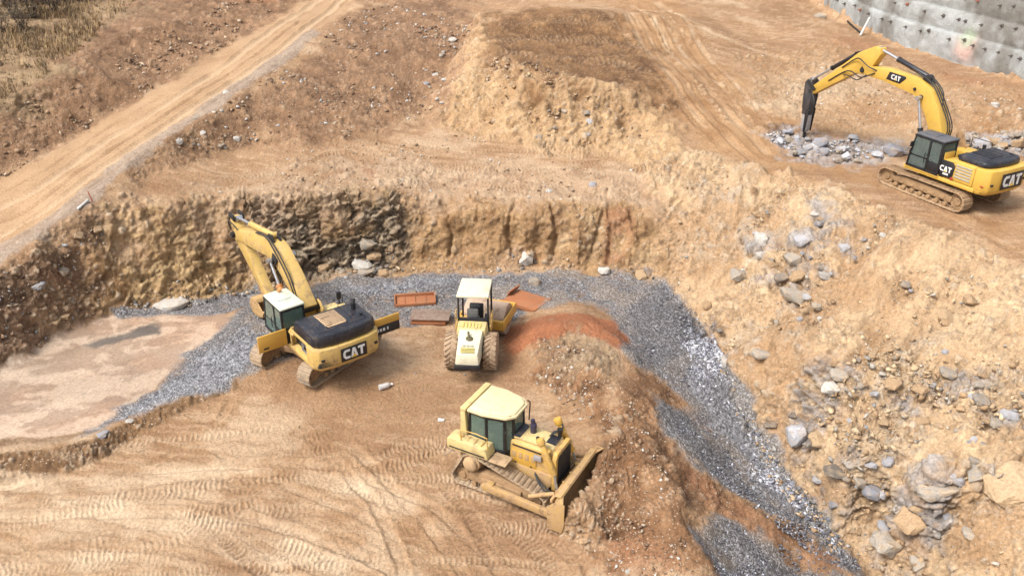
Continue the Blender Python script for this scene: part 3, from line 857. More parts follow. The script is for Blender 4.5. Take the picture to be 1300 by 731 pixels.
    o['kind'] = 'structure'
    # material
    m, nt, b = new_mat('soil')
    tc = nt.nodes.new('ShaderNodeTexCoord').outputs['Object']
    soil = nt.nodes.new('ShaderNodeVertexColor'); soil.layer_name = 'soil'
    km = nt.nodes.new('ShaderNodeVertexColor'); km.layer_name = 'kind_mask'
    sep = nt.nodes.new('ShaderNodeSeparateColor'); nt.links.new(km.outputs[0], sep.inputs[0])
    fine = noise(nt, tc, 9, 6, .65)
    grain = noise(nt, tc, 45, 3, .6)
    col = mixc(nt, 1.0, soil.outputs[0], ramp(nt, fine, [(.25, .66), (.5, 1.0), (.75, 1.3)]), 'MULTIPLY')
    col = mixc(nt, 1.0, col, ramp(nt, grain, [(.3, .74), (.7, 1.24)]), 'MULTIPLY')
    # pebbles of several tones
    vc = voro(nt, tc, 16, 'Color'); vd = voro(nt, tc, 16, 'Distance')
    sepv = nt.nodes.new('ShaderNodeSeparateColor'); nt.links.new(vc, sepv.inputs[0])
    stone_tone = ramp(nt, sepv.outputs[0], [(0, lin(80, 77, 78)), (.45, lin(124, 121, 123)), (.8, lin(176, 173, 174)), (1, lin(232, 230, 232))])
    mg = nt.nodes.new('ShaderNodeMath'); mg.operation = 'MULTIPLY'; nt.links.new(sep.outputs[0], mg.inputs[0]); mg.inputs[1].default_value = .55
    col = mixc(nt, mg.outputs[0], col, stone_tone)
    # few pale pebbles in the soil
    pb = nt.nodes.new('ShaderNodeMath'); pb.operation = 'GREATER_THAN'; nt.links.new(sepv.outputs[1], pb.inputs[0]); pb.inputs[1].default_value = .93
    pd = nt.nodes.new('ShaderNodeMath'); pd.operation = 'LESS_THAN'; nt.links.new(vd, pd.inputs[0]); pd.inputs[1].default_value = .38
    pm = nt.nodes.new('ShaderNodeMath'); pm.operation = 'MULTIPLY'; nt.links.new(pb.outputs[0], pm.inputs[0]); nt.links.new(pd.outputs[0], pm.inputs[1])
    pm2 = nt.nodes.new('ShaderNodeMath'); pm2.operation = 'MULTIPLY'; nt.links.new(pm.outputs[0], pm2.inputs[0]); nt.links.new(sep.outputs[2], pm2.inputs[1])
    col = mixc(nt, pm2.outputs[0], col, tuple(lin(214, 196, 172)))
    nt.links.new(col, b.inputs['Base Color'])
    rr = nt.nodes.new('ShaderNodeMapRange'); nt.links.new(sep.outputs[1], rr.inputs[0]); rr.inputs[3].default_value = .95; rr.inputs[4].default_value = .48
    nt.links.new(rr.outputs[0], b.inputs['Roughness'])
    b.inputs['Specular IOR Level'].default_value = .25
    damp_n = nt.nodes.new('ShaderNodeMapRange'); nt.links.new(sep.outputs[1], damp_n.inputs[0]); damp_n.inputs[3].default_value = 1; damp_n.inputs[4].default_value = .1
    b1 = nt.nodes.new('ShaderNodeBump'); b1.inputs['Distance'].default_value = .09
    nt.links.new(fine, b1.inputs['Height']); nt.links.new(damp_n.outputs[0], b1.inputs['Strength'])
    b2 = bump(nt, grain, .025, .9, b1.outputs[0])
    bs = nt.nodes.new('ShaderNodeBump'); bs.invert = True; bs.inputs['Distance'].default_value = .05
    nt.links.new(vd, bs.inputs['Height']); nt.links.new(sep.outputs[0], bs.inputs['Strength']); nt.links.new(b2, bs.inputs['Normal'])
    nt.links.new(bs.outputs[0], b.inputs['Normal'])
    me.materials.append(m)
    return o


ground_obj = terrain()
# ------------------------------------------------------------------ mesh building
class MB:
    """collects solids; build() links them as one mesh object"""

    def __init__(self, M=None):
        self.v, self.f, self.M = [], [], M or Matrix()

    def add(self, bm, M=None):
        M = self.M @ (M or Matrix())
        k = len(self.v)
        bm.verts.ensure_lookup_table()
        for i, v in enumerate(bm.verts):
            v.index = i
            self.v.append((M @ v.co)[:])
        for f in bm.faces:
            self.f.append([k + v.index for v in f.verts])
        bm.free()
        return self

    def _bev(self, bm, bev, seg=2):
        if bev > 0:
            es = [e for e in bm.edges if len(e.link_faces) == 2 and e.calc_face_angle(0) > .5]
            bmesh.ops.bevel(bm, geom=es, offset=bev, segments=seg, profile=.5, affect='EDGES', clamp_overlap=True)

    def box(self, c, s, rot=None, bev=.02):
        bm = bmesh.new()
        bmesh.ops.create_cube(bm, size=1)
        bmesh.ops.scale(bm, vec=s, verts=bm.verts)
        self._bev(bm, min(bev, min(s) * .4))
        M = Matrix.Translation(c)
        if rot is not None:
            M = M @ (rot if isinstance(rot, Matrix) else Matrix.Rotation(rot[1], 4, rot[0]))
        return self.add(bm, M)

    def solid(self, ring0, ring1, bev=0.0, seg=2):
        """two matching outlines joined into a solid"""
        bm = bmesh.new()
        a = [bm.verts.new(p) for p in ring0]
        b = [bm.verts.new(p) for p in ring1]
        n = len(a)
        bm.faces.new(list(reversed(a)))
        bm.faces.new(b)
        for i in range(n):
            bm.faces.new((a[i], a[(i + 1) % n], b[(i + 1) % n], b[i]))
        bmesh.ops.recalc_face_normals(bm, faces=bm.faces)
        self._bev(bm, bev, seg)
        bmesh.ops.triangulate(bm, faces=[f for f in bm.faces if len(f.verts) > 4])
        return self.add(bm)

    def side(self, prof, y0, y1, bev=.02, inset=0.0):
        """outline in x,z pushed across from y0 to y1"""
        return self.solid([(x, y0, z) for x, z in prof], [(x, y1, z) for x, z in prof], bev)

    def plan(self, prof, z0, z1, bev=.02, top=1.0, shift=(0, 0)):
        cx = sum(p[0] for p in prof) / len(prof); cy = sum(p[1] for p in prof) / len(prof)
        return self.solid([(x, y, z0) for x, y in prof], [(cx + (x - cx) * top + shift[0], cy + (y - cy) * top + shift[1], z1) for x, y in prof], bev)

    def front(self, prof, x0, x1, bev=.02):
        return self.solid([(x0, y, z) for y, z in prof], [(x1, y, z) for y, z in prof], bev)

    def tube(self, p0, p1, r0, r1=None, n=14, bev=0.0):
        p0, p1 = Vector(p0), Vector(p1)
        d = p1 - p0
        bm = bmesh.new()
        bmesh.ops.create_cone(bm, cap_ends=True, segments=n, radius1=r0, radius2=r0 if r1 is None else r1, depth=d.length)
        self._bev(bm, bev)
        M = Matrix.Translation((p0 + p1) / 2) @ d.to_track_quat('Z', 'Y').to_matrix().to_4x4()
        return self.add(bm, M)

    def pipe(self, pts, r, n=7):
        pts = [Vector(p) for p in pts]
        bm = bmesh.new()
        rings = []
        up = Vector((.13, .21, .97)).normalized()
        for i, p in enumerate(pts):
            t = (pts[min(i + 1, len(pts) - 1)] - pts[max(i - 1, 0)]).normalized()
            a = t.cross(up)
            a = a.normalized() if a.length > 1e-3 else t.orthogonal().normalized()
            b = t.cross(a)
            rings.append([bm.verts.new(p + a * (r * math.cos(2 * PI * k / n)) + b * (r * math.sin(2 * PI * k / n))) for k in range(n)])
        for q, s in zip(rings, rings[1:]):
            for k in range(n):
                bm.faces.new((q[k], q[(k + 1) % n], s[(k + 1) % n], s[k]))
        bm.faces.new(rings[0]); bm.faces.new(list(reversed(rings[-1])))
        bmesh.ops.recalc_face_normals(bm, faces=bm.faces)
        return self.add(bm)

    def lathe(self, c, prof, n=28, axis='Y'):
        """(radius, offset) outline spun about an axis through c"""
        bm = bmesh.new()
        rings = []
        for r, o in prof:
            ring = []
            for k in range(n):
                a = 2 * PI * k / n
                if axis == 'Y':
                    ring.append(bm.verts.new((r * math.cos(a), o, r * math.sin(a))))
                elif axis == 'X':
                    ring.append(bm.verts.new((o, r * math.cos(a), r * math.sin(a))))
                else:
                    ring.append(bm.verts.new((r * math.cos(a), r * math.sin(a), o)))
            rings.append(ring)
        for q, s in zip(rings, rings[1:]):
            for k in range(n):
                bm.faces.new((q[k], q[(k + 1) % n], s[(k + 1) % n], s[k]))
        bm.faces.new(rings[0]); bm.faces.new(list(reversed(rings[-1])))
        bmesh.ops.recalc_face_normals(bm, faces=bm.faces)
        return self.add(bm, Matrix.Translation(c))

    def build(self, name, mat, parent=None, angle=35):
        me = bpy.data.meshes.new(name)
        me.from_pydata(self.v, [], self.f)
        me.polygons.foreach_set('use_smooth', [True] * len(me.polygons))
        me.update()
        me.set_sharp_from_angle(angle=R(angle))
        me.materials.append(mat)
        o = bpy.data.objects.new(name, me)
        COL.objects.link(o)
        if parent is not None:
            o.parent = parent
        return o


def thing(name, label, cat, loc, rz=0.0, group=None, normal=None):
    o = bpy.data.objects.new(name, None)
    COL.objects.link(o)
    o.empty_display_size = .5
    if normal is not None:                     # stand on sloping ground
        q = Vector((0, 0, 1)).rotation_difference(Vector(normal))
        o.rotation_mode = 'QUATERNION'
        o.rotation_quaternion = q @ Matrix.Rotation(rz, 3, 'Z').to_quaternion()
    else:
        o.rotation_euler = (0, 0, rz)
    o.location = tuple(float(c) for c in loc)
    o['label'] = label; o['category'] = cat
    if group:
        o['group'] = group
    return o


def tag(o, label, cat, group=None):
    o['label'] = label; o['category'] = cat
    if group:
        o['group'] = group
    return o


# ------------------------------------------------------------------ machine materials
DUST = lin(206, 168, 122)


def paint(name, col, dust=.35, rough=.5, wear=.5, dustcol=None, metal=0.0, chips=None):
    m, nt, b = new_mat(name)
    tc = nt.nodes.new('ShaderNodeTexCoord').outputs['Object']
    n1 = noise(nt, tc, 1.3, 5, .6); n2 = noise(nt, tc, 7, 5, .65); n3 = noise(nt, tc, 38, 3, .6)
    c = mixc(nt, ramp(nt, n1, [(.3, 0), (.7, 1)]), tuple(col * .84), tuple(np.clip(col * 1.08, 0, .9)))
    a = nt.nodes.new('ShaderNodeMath'); a.operation = 'MULTIPLY_ADD'; nt.links.new(n2, a.inputs[0]); a.inputs[1].default_value = .7
    s = nt.nodes.new('ShaderNodeMath'); s.operation = 'MULTIPLY'; nt.links.new(n1, s.inputs[0]); s.inputs[1].default_value = .55
    nt.links.new(s.outputs[0], a.inputs[2])
    lo = .80 - dust * .55
    dm = ramp(nt, a.outputs[0], [(lo - .06, 0), (lo + .10, min(1, dust * 1.5)), (lo + .22, min(1, dust * 2.2))])
    c = mixc(nt, dm, c, tuple(DUST if dustcol is None else dustcol))
    md = ramp(nt, noise(nt, tc, 2.6, 6, .7), [(.53, 0), (.61, dust * 1.1)])
    c = mixc(nt, md, c, tuple(lin(128, 94, 62)))
    ch = ramp(nt, n3, [(.60, 0), (.66, wear * .85)])
    c = mixc(nt, ch, c, tuple(lin(96, 72, 48) if chips is None else chips))
    nt.links.new(c, b.inputs['Base Color'])
    rr = ramp(nt, dm, [(0, rough), (1, .9)])
    nt.links.new(rr, b.inputs['Roughness'])
    b.inputs['Metallic'].default_value = metal
    nt.links.new(bump(nt, n2, .012, .5, bump(nt, n3, .006, .5)), b.inputs['Normal'])
    return m


def flat_mat(name, col, rough=.5, metal=0.0):
    m, nt, b = new_mat(name)
    tc = nt.nodes.new('ShaderNodeTexCoord').outputs['Object']
    n1 = noise(nt, tc, 5, 4, .6)
    c = mixc(nt, 1.0, tuple(col), ramp(nt, n1, [(.3, .8), (.7, 1.15)]), 'MULTIPLY')
    nt.links.new(c, b.inputs['Base Color'])
    b.inputs['Roughness'].default_value = rough; b.inputs['Metallic'].default_value = metal
    return m


def glass_mat(name, tint):
    m, nt, b = new_mat(name)
    tc = nt.nodes.new('ShaderNodeTexCoord').outputs['Object']
    n1 = noise(nt, tc, 3, 4, .6)
    b.inputs['Base Color'].default_value = (*tint, 1)
    b.inputs['Transmission Weight'].default_value = .8
    nt.links.new(ramp(nt, n1, [(.35, .01), (.75, .06)]), b.inputs['Roughness'])
    b.inputs['IOR'].default_value = 1.45
    return m


YEL_OLD = paint('faded_yellow_paint', lin(242, 196, 84), .32, .5, .55)
YEL_NEW = paint('yellow_paint', lin(244, 190, 40), .16, .42, .25)
YEL_DOZ = paint('dusty_yellow_paint', lin(238, 184, 58), .34, .5, .5)
YEL_DEEP = paint('deep_yellow_paint', lin(238, 178, 32), .12, .45, .3)
CREAM = paint('cream_paint', lin(242, 214, 132), .3, .5, .3)
CREAM_W = paint('pale_cream_paint', lin(247, 236, 200), .22, .55, .3, dustcol=lin(232, 206, 160))
TEALWHITE = paint('faded_white_paint', lin(226, 234, 214), .35, .5, .4, dustcol=lin(236, 220, 176), chips=lin(120, 150, 130))
BLACK = paint('black_paint', lin(30, 30, 36), .10, .5, .2, dustcol=lin(120, 108, 96), chips=lin(110, 100, 90))
BLACKBLUE = paint('black_hood_paint', lin(30, 33, 46), .15, .38, .5, dustcol=lin(128, 118, 108), chips=lin(150, 140, 128))
CABFRAME = paint('dark_cab_paint', lin(28, 30, 36), .08, .45, .1, dustcol=lin(110, 100, 92))
ROOFGREY = paint('grey_roof_paint', lin(94, 98, 108), .2, .55, .3, dustcol=lin(150, 140, 128))
TRACK = paint('track_steel', lin(150, 118, 84), .6, .7, .6, dustcol=lin(198, 160, 116), chips=lin(96, 78, 62))
TRACK2 = paint('worn_track_steel', lin(160, 140, 116), .5, .55, .6, dustcol=lin(204, 172, 132), chips=lin(90, 74, 60))
MUDDY = paint('muddy_frame_paint', lin(150, 112, 66), .55, .8, .6, dustcol=lin(186, 146, 98), chips=lin(80, 62, 46))
MUDYEL = paint('muddy_yellow_paint', lin(216, 170, 80), .5, .7, .5, dustcol=lin(200, 158, 106))
HUBYEL = paint('tan_hub_paint', lin(222, 178, 110), .45, .7, .3)
DARK = flat_mat('dark_machinery', lin(44, 38, 34), .8)
STEEL = flat_mat('greased_steel', lin(150, 150, 156), .4, .5)
CHROME = flat_mat('polished_rod', lin(215, 215, 220), .25, .7)
HAMMER = paint('grey_hammer_paint', lin(58, 56, 62), .2, .5, .6, dustcol=lin(150, 138, 128), chips=lin(170, 166, 164))
PALESTEEL = paint('scuffed_steel', lin(176, 170, 170), .3, .5, .5, dustcol=lin(196, 180, 166), chips=lin(110, 100, 96))
RUBBER = paint('dusty_rubber', lin(150, 126, 102), .6, .9, .5, dustcol=lin(190, 158, 122), chips=lin(92, 80, 70))
HOSE = flat_mat('black_hose', lin(40, 40, 42), .6)
WHITE = flat_mat('white_lettering', lin(246, 246, 244), .5)
TRIYEL = flat_mat('yellow_lettering', lin(250, 200, 30), .5)
RED = flat_mat('red_plastic', lin(200, 60, 40), .4)
ORANGE = flat_mat('orange_paint', lin(236, 150, 60), .6)
GLASS = glass_mat('green_tinted_glass', (.32, .45, .39))
GLASS_D = glass_mat('dark_tinted_glass', (.30, .38, .36))
SEAT = flat_mat('seat_cloth', lin(120, 118, 116), .9)
GREYSLAT = flat_mat('grey_grille', lin(186, 178, 160), .6)


# ------------------------------------------------------------------ shared pieces
def track_path(pts_r):
    """belt round circles [(x, z, r), ...] listed anticlockwise seen from the right (-y); returns closed polyline"""
    out = []
    n = len(pts_r)
    tang = []
    for i in range(n):
        x0, z0, r0 = pts_r[i]; x1, z1, r1 = pts_r[(i + 1) % n]
        d = math.hypot(x1 - x0, z1 - z0); a = math.atan2(z1 - z0, x1 - x0)
        off = math.acos(max(-1, min(1, (r0 - r1) / d)))
        tang.append(a - off)                       # outward normal angle of the tangent (belt kept on the right side)
    for i in range(n):
        x, z, r = pts_r[i]
        a0, a1 = tang[i - 1], tang[i]
        while a1 < a0:
            a1 += 2 * PI
        if a1 - a0 > 2 * PI:
            a1 -= 2 * PI
        k = max(2, int((a1 - a0) / .12))
        for j in range(k + 1):
            a = a0 + (a1 - a0) * j / k
            out.append((x + r * math.cos(a), z + r * math.sin(a)))
    return out


def track_belt(mb, circles, y, width, pitch, thick=.05, grouser=.05, bars=1):
    P = track_path(circles)
    P.append(P[0])
    seg = [math.hypot(P[i + 1][0] - P[i][0], P[i + 1][1] - P[i][1]) for i in range(len(P) - 1)]
    L = sum(seg)
    n = int(round(L / pitch))
    cum = np.concatenate([[0], np.cumsum(seg)])
    X = np.array([p[0] for p in P]); Z = np.array([p[1] for p in P])
    for k in range(n):
        s = (k + .5) * L / n
        x, z = np.interp(s, cum, X), np.interp(s, cum, Z)
        x1, z1 = np.interp((s + .04) % L, cum, X), np.interp((s + .04) % L, cum, Z)
        x0, z0 = np.interp((s - .04) % L, cum, X), np.interp((s - .04) % L, cum, Z)
        a = math.atan2(z1 - z0, x1 - x0)
        Rm = Matrix.Rotation(-a, 4, 'Y')
        mb.box((x, y, z), (L / n * .94, width, thick), Rm, .008)
        nrm = Vector((math.sin(a), 0, -math.cos(a)))            # away from the inside
        for b in range(bars):
            off = (b - (bars - 1) / 2) * L / n * .34 + (L / n * .3 if bars == 1 else 0)
            c = Vector((x, y, z)) + nrm * (thick / 2 + grouser / 2) + Vector((math.cos(a), 0, math.sin(a))) * off
            mb.box(c, (.025 if bars > 1 else .03, width * .98, grouser), Rm, .005)
        c = Vector((x, y, z)) - nrm * (thick / 2 + .05)
        mb.box(c, (L / n * .8, width * .34, .1), Rm, .01)
    return mb


def wheel(mb, c, r, w, side=1, hub=.5, holes=8):
    y = w / 2
    mb.lathe(c, [(r * .2, -y), (r, -y * .8), (r, y * .8), (r * .86, y), (r * .8, y * .72), (r * hub, y * .72), (r * hub * .94, y * 1.15), (r * .2, y * 1.2)] if side > 0 else
             [(r * .2, -y * 1.2), (r * hub * .94, -y * 1.15), (r * hub, -y * .72), (r * .8, -y * .72), (r * .86, -y), (r, -y * .8), (r, y * .8), (r * .2, y)])
    for k in range(holes):
        a = 2 * PI * k / holes
        q = (c[0] + r * .66 * math.cos(a), c[1] + side * y * .72, c[2] + r * .66 * math.sin(a))
        mb.tube((q[0], q[1] - .02, q[2]), (q[0], q[1] + .03, q[2]), r * .055, n=8)


def letters(word, h, stroke=.24):
    """bold flat capitals as outlines (x right, y up), returns list of (outline list, width)"""
    s = h * stroke
    w = h * .74
    G = {
        'C': [[(w * .30, 0), (w, 0), (w, s), (w * .42, s), (s, s * 1.5), (s, h - s * 1.5), (w * .42, h - s), (w, h - s), (w, h), (w * .30, h), (0, h - s * 1.15), (0, s * 1.15)]],
        'A': [[(0, 0), (s * 1.0, 0), (w * .5, h * .60), (w * 1.04 - s, 0), (w * 1.04, 0), (w * .5 + s * .62, h), (w * .5 - s * .62, h)]],
        'T': [[(w * .5 - s * .5, 0), (w * .5 + s * .5, 0), (w * .5 + s * .5, h - s), (w, h - s), (w, h), (0, h), (0, h - s), (w * .5 - s * .5, h - s)]],
    }
    out, x = [], 0
    for ch in word:
        for o in G[ch]:
            out.append(([(x + a, b) for a, b in o], ch))
        x += w + h * .08
    return out, x - h * .08


def word_sign(parent, M, h, plate_mat, pad=.1, slant=0.0, plate_name='nameplate', plate_outline=None):
    """dark plate with raised white letters and the yellow triangle under the A; M maps x right, y up, z out of the plate"""
    ol, w = letters('CAT', h)
    p = MB(M)
    if plate_outline is None:
        q = [(-w / 2 - pad, -h / 2 - pad), (w / 2 + pad, -h / 2 - pad), (w / 2 + pad, h / 2 + pad), (-w / 2 - pad, h / 2 + pad)]
    else:
        q = plate_outline
    p.solid([(a, b, -.006) for a, b in q], [(a, b, .008) for a, b in q], .003)
    po = p.build(plate_name, plate_mat, parent)
    L = MB(M)
    for o, ch in ol:
        o = [(a - w / 2, b - h / 2) for a, b in o]
        L.solid([(a, b, .009) for a, b in o], [(a, b, .017) for a, b in o])
    L.build('lettering', WHITE, po)
    t = MB(M)
    ax = h * .74 + h * .08 + h * .74 * .52 - w / 2
    tri = [(ax - h * .30, -h / 2 - h * .02), (ax + h * .30, -h / 2 - h * .02), (ax, -h / 2 + h * .36)]
    t.solid([(a, b, .018) for a, b in tri], [(a, b, .023) for a, b in tri])
    t.build('triangle_mark', TRIYEL, po)
    return po


def frame_M(origin, xdir, ydir):
    x = Vector(xdir).normalized(); y = Vector(ydir)
    z = x.cross(y).normalized(); y = z.cross(x)
    return Matrix(((x[0], y[0], z[0], origin[0]), (x[1], y[1], z[1], origin[1]), (x[2], y[2], z[2], origin[2]), (0, 0, 0, 1)))


def cylinder_part(parent, p0, p1, r, frac=.55, mat=BLACK, name='hydraulic_cylinder', rodmat=None, M=None):
    """barrel from p0, rod to p1"""
    p0, p1 = Vector(p0), Vector(p1)
    m = p0.lerp(p1, frac)
    b = MB(M)
    b.tube(p0, m, r, n=14, bev=.01)
    b.tube(m - (m - p0).normalized() * .08, m + (m - p0).normalized() * .02, r * 1.15, n=14)
    yv = Vector((0, r * 1.1, 0))
    b.tube(p0 - yv, p0 + yv, r * 1.05, n=12)
    o = b.build(name, mat, parent)
    q = MB(M)
    q.tube(m, p1, r * .55, n=12)
    q.tube(p1 - yv, p1 + yv, r * .95, n=12)
    q.build('piston_rod', rodmat or CHROME, o)
    return o


def boom_outline(cl, half, closed=True):
    """side outline from centre line and half depths"""
    up, dn = [], []
    for i, (x, z) in enumerate(cl):
        a = cl[max(i - 1, 0)]; b = cl[min(i + 1, len(cl) - 1)]
        t = Vector((b[0] - a[0], b[1] - a[1])).normalized()
        n = Vector((-t[1], t[0]))
        up.append((x + n[0] * half[i][0], z + n[1] * half[i][0])); dn.append((x - n[0] * half[i][1], z - n[1] * half[i][1]))
    return up + dn[::-1]
# ------------------------------------------------------------------ excavators
def undercarriage(root, trk_mat, half=2.0, gauge=1.32, shoe=.62):
    circ = [(-half, .56, .44), (half, .52, .42)]
    for s in (1, -1):
        y = s * gauge
        t = track_belt(MB(), circ, y, shoe, .2, bars=2, grouser=.035).build('track', trk_mat, root)
        w = MB(); wheel(w, (-half, y, .56), .40, .3, s, .5, 10); w.build('sprocket', MUDDY, t)
        w = MB(); wheel(w, (half, y, .52), .38, .3, s, .45, 0); w.build('idler', MUDDY, t)
        f = MB()
        f.side([(-half + .35, .38), (half - .3, .38), (half - .25, .62), (1.0, .78), (-1.0, .78), (-half + .3, .66)], y - .17, y + .17, .03)
        for k in range(5):                                           # openings' lips and guards on the frame
            f.box((-1.2 + k * .6, y + s * .18, .50), (.34, .05, .14), None, .02)
        f.build('track_frame', MUDDY, t)
        for k in range(7):
            MB().tube((-half + .6 + k * (2 * half - 1.2) / 6, y - .24, .26), (-half + .6 + k * (2 * half - 1.2) / 6, y + .24, .26), .12, n=14, bev=.02).build('track_roller', MUDDY, t)
    b = MB()
    b.plan([(-.9, -.7), (.9, -.7), (1.1, 0), (.9, .7), (-.9, .7), (-1.1, 0)], .5, .95, .05)
    for s in (1, -1):
        for q in (1, -1):
            b.box((q * .75, s * .85, .62), (.5, .8, .34), Matrix.Rotation(-q * s * .25, 4, 'Z'), .05)
    b.tube((0, 0, .9), (0, 0, 1.2), .68, n=32)
    b.build('car_body', MUDDY, root)


def cab_parts(root, H, c, roofmat, framemat, glass, z0=1.35, z1=3.02, y0=.5, y1=1.48, L=1.75, rake=.16, roof_t=.09, lower=None):
    """operator cab: posts and sills, panes, seat, roof"""
    x0, x1 = c, c + L
    f = MB(H)
    t = .075
    zl = z0 + .5
    def post(xa, xb, y, w=t):
        f.solid([(xa - w / 2, y - t / 2, z0), (xa + w / 2, y - t / 2, z0), (xa + w / 2, y + t / 2, z0), (xa - w / 2, y + t / 2, z0)],
                [(xb - w / 2, y - t / 2, z1), (xb + w / 2, y - t / 2, z1), (xb + w / 2, y + t / 2, z1), (xb - w / 2, y + t / 2, z1)], .012)
    for y in (y0, y1):
        post(x0 + .05, x0 + .05, y, .12)
        post(x1 + .1, x1 - rake, y)
    post(x0 + .72, x0 + .72, y1, .1)
    for y in (y0, y1):
        f.box(((x0 + x1) / 2, y, z1 - .04), (L - rake, t, .09), None, .012)
        f.box(((x0 + x1) / 2 + .03, y, z0 + .05), (L + .1, t, .12), None, .012)
    f.box((x0 + .05, (y0 + y1) / 2, z1 - .05), (.1, y1 - y0, .12), None, .012)
    f.box((x1 - rake, (y0 + y1) / 2, z1 - .04), (t, y1 - y0, .09), None, .012)
    f.box((x1 + .09, (y0 + y1) / 2, z0 + .06), (t, y1 - y0, .14), None, .012)
    f.box((x0 + .04, (y0 + y1) / 2, z0 + .33), (.09, y1 - y0, .66), None, .02)            # rear wall below the window
    f.box((x0 + .37, y1, z0 + .30), (.6, .07, .52), None, .015)                         # panel behind the door
    f.box(((x0 + x1) / 2 + .35, y1 - .005, z0 + .62), (.9, .05, .06), None, .01)            # door rail
    f.box(((x0 + x1) / 2, y0, z0 + .28), (L - .1, .06, .46), None, .015)
    f.box(((x0 + x1) / 2, (y0 + y1) / 2, z0 + .02), (L, y1 - y0, .05), None, .01)           # floor
    cab = f.build('cab', framemat, root)
    # panes
    g = .018
    def pane(r, n):
        MB(H).solid(r[0], r[1]).build('window_pane', glass, cab)
    pane(([(x1 + .06 - g, y0 + .05, z0 + .12), (x1 + .06 - g, y1 - .05, z0 + .12), (x1 - rake - g, y1 - .05, z1 - .1), (x1 - rake - g, y0 + .05, z1 - .1)],
          [(x1 + .06, y0 + .05, z0 + .12), (x1 + .06, y1 - .05, z0 + .12), (x1 - rake, y1 - .05, z1 - .1), (x1 - rake, y0 + .05, z1 - .1)]), 0)
    pane(([(x0 + .03, y0 + .05, z0 + .68), (x0 + .03, y1 - .05, z0 + .68), (x0 + .03, y1 - .05, z1 - .12), (x0 + .03, y0 + .05, z1 - .12)],
          [(x0 + .05, y0 + .05, z0 + .68), (x0 + .05, y1 - .05, z0 + .68), (x0 + .05, y1 - .05, z1 - .12), (x0 + .05, y0 + .05, z1 - .12)]), 1)
    for yy, lo in ((y1, z0 + .66), (y0, z0 + .52)):
        pane(([(x0 + .8, yy - g / 2, lo), (x1 - .02, yy - g / 2, lo), (x1 - rake - .03, yy - g / 2, z1 - .1), (x0 + .8, yy - g / 2, z1 - .1)],
              [(x0 + .8, yy + g / 2, lo), (x1 - .02, yy + g / 2, lo), (x1 - rake - .03, yy + g / 2, z1 - .1), (x0 + .8, yy + g / 2, z1 - .1)]), 2)
        pane(([(x0 + .12, yy - g / 2, z0 + .58), (x0 + .66, yy - g / 2, z0 + .58), (x0 + .66, yy - g / 2, z1 - .1), (x0 + .12, yy - g / 2, z1 - .1)],
              [(x0 + .12, yy + g / 2, z0 + .58), (x0 + .66, yy + g / 2, z0 + .58), (x0 + .66, yy + g / 2, z1 - .1), (x0 + .12, yy + g / 2, z1 - .1)]), 3)
    pane(([(x0 + .8, y1 - g / 2, z0 + .13), (x1 + .05, y1 - g / 2, z0 + .13), (x1 - .02, y1 - g / 2, z0 + .58), (x0 + .8, y1 - g / 2, z0 + .58)],
          [(x0 + .8, y1 + g / 2, z0 + .13), (x1 + .05, y1 + g / 2, z0 + .13), (x1 - .02, y1 + g / 2, z0 + .58), (x0 + .8, y1 + g / 2, z0 + .58)]), 4)
    s = MB(H)
    cx, cy = x0 + .62, (y0 + y1) / 2
    s.box((cx, cy, z0 + .45), (.5, .5, .16), None, .06)
    s.box((cx - .26, cy, z0 + .85), (.14, .48, .75), Matrix.Rotation(-.15, 4, 'Y'), .06)
    s.box((cx, cy, z0 + .22), (.4, .4, .35), None, .03)
    for q in (1, -1):
        s.box((cx + .15, cy + q * .34, z0 + .5), (.55, .14, .35), None, .04)
        s.tube((cx + .35, cy + q * .34, z0 + .66), (cx + .38, cy + q * .33, z0 + .9), .025)
    s.build('seat', SEAT, cab)
    r = MB(H)
    r.plan([(x0 - .06, y0 - .06), (x1 - rake + .03, y0 - .04), (x1 - rake + .08, (y0 + y1) / 2), (x1 - rake + .03, y1 + .04), (x0 - .06, y1 + .06)], z1 + .004, z1 + roof_t, .035, .985)
    r.box(((x0 + x1) / 2 + .1, (y0 + y1) / 2, z1 + roof_t + .012), (.62, .58, .03), None, .012)
    r.build('roof', roofmat, cab)
    d = MB(H)
    hx = x1 - .12
    d.pipe([(x0 + .86, y1 + .07, z0 + .45), (x0 + .86, y1 + .1, z0 + .5), (x0 + .86, y1 + .1, z0 + .9), (x0 + .86, y1 + .07, z0 + .95)], .018)
    d.build('door_handle', BLACK, cab)
    return cab


def engine_hood(root, H, x0, x1, y, z0, z1, mat, dusty):
    h = MB(H)
    h.plan([(x1, -y), (x1, y), (x0 + .25, y), (x0 + .06, y - .22), (x0 - .06, y * .5), (x0 - .1, 0), (x0 - .06, -y * .5), (x0 + .06, -y + .22), (x0 + .25, -y)], z0, z1, .11, .955)
    hood = h.build('engine_hood', mat, root)
    p = MB(H)
    p.box(((x0 + x1) / 2 + .12, .12, z1 + .006), ((x1 - x0) * .62, y * .62, .03), None, .012)
    p.build('hood_grille', dusty, hood)
    s = MB(H)
    for k in range(9):
        s.box(((x0 + x1) / 2 - (x1 - x0) * .16 + k * (x1 - x0) * .07, .12, z1 + .024), (.02, y * .56, .016), None, .004)
    for yy in (-y * .42, y * .62):
        s.box(((x0 + x1) / 2 + .05, yy, z1 + .003), ((x1 - x0) * .86, .03, .02), None, .004)
    s.box((x0 + .3, 0, z1 + .002), (.03, y * 1.5, .02), None, .004)
    for yy in (-y * .75, -y * .2, y * .4):
        s.box((x0 + .5, yy, z1 + .02), (.16, .05, .05), None, .015)
    s.build('hood_rib', mat, hood)
    return hood


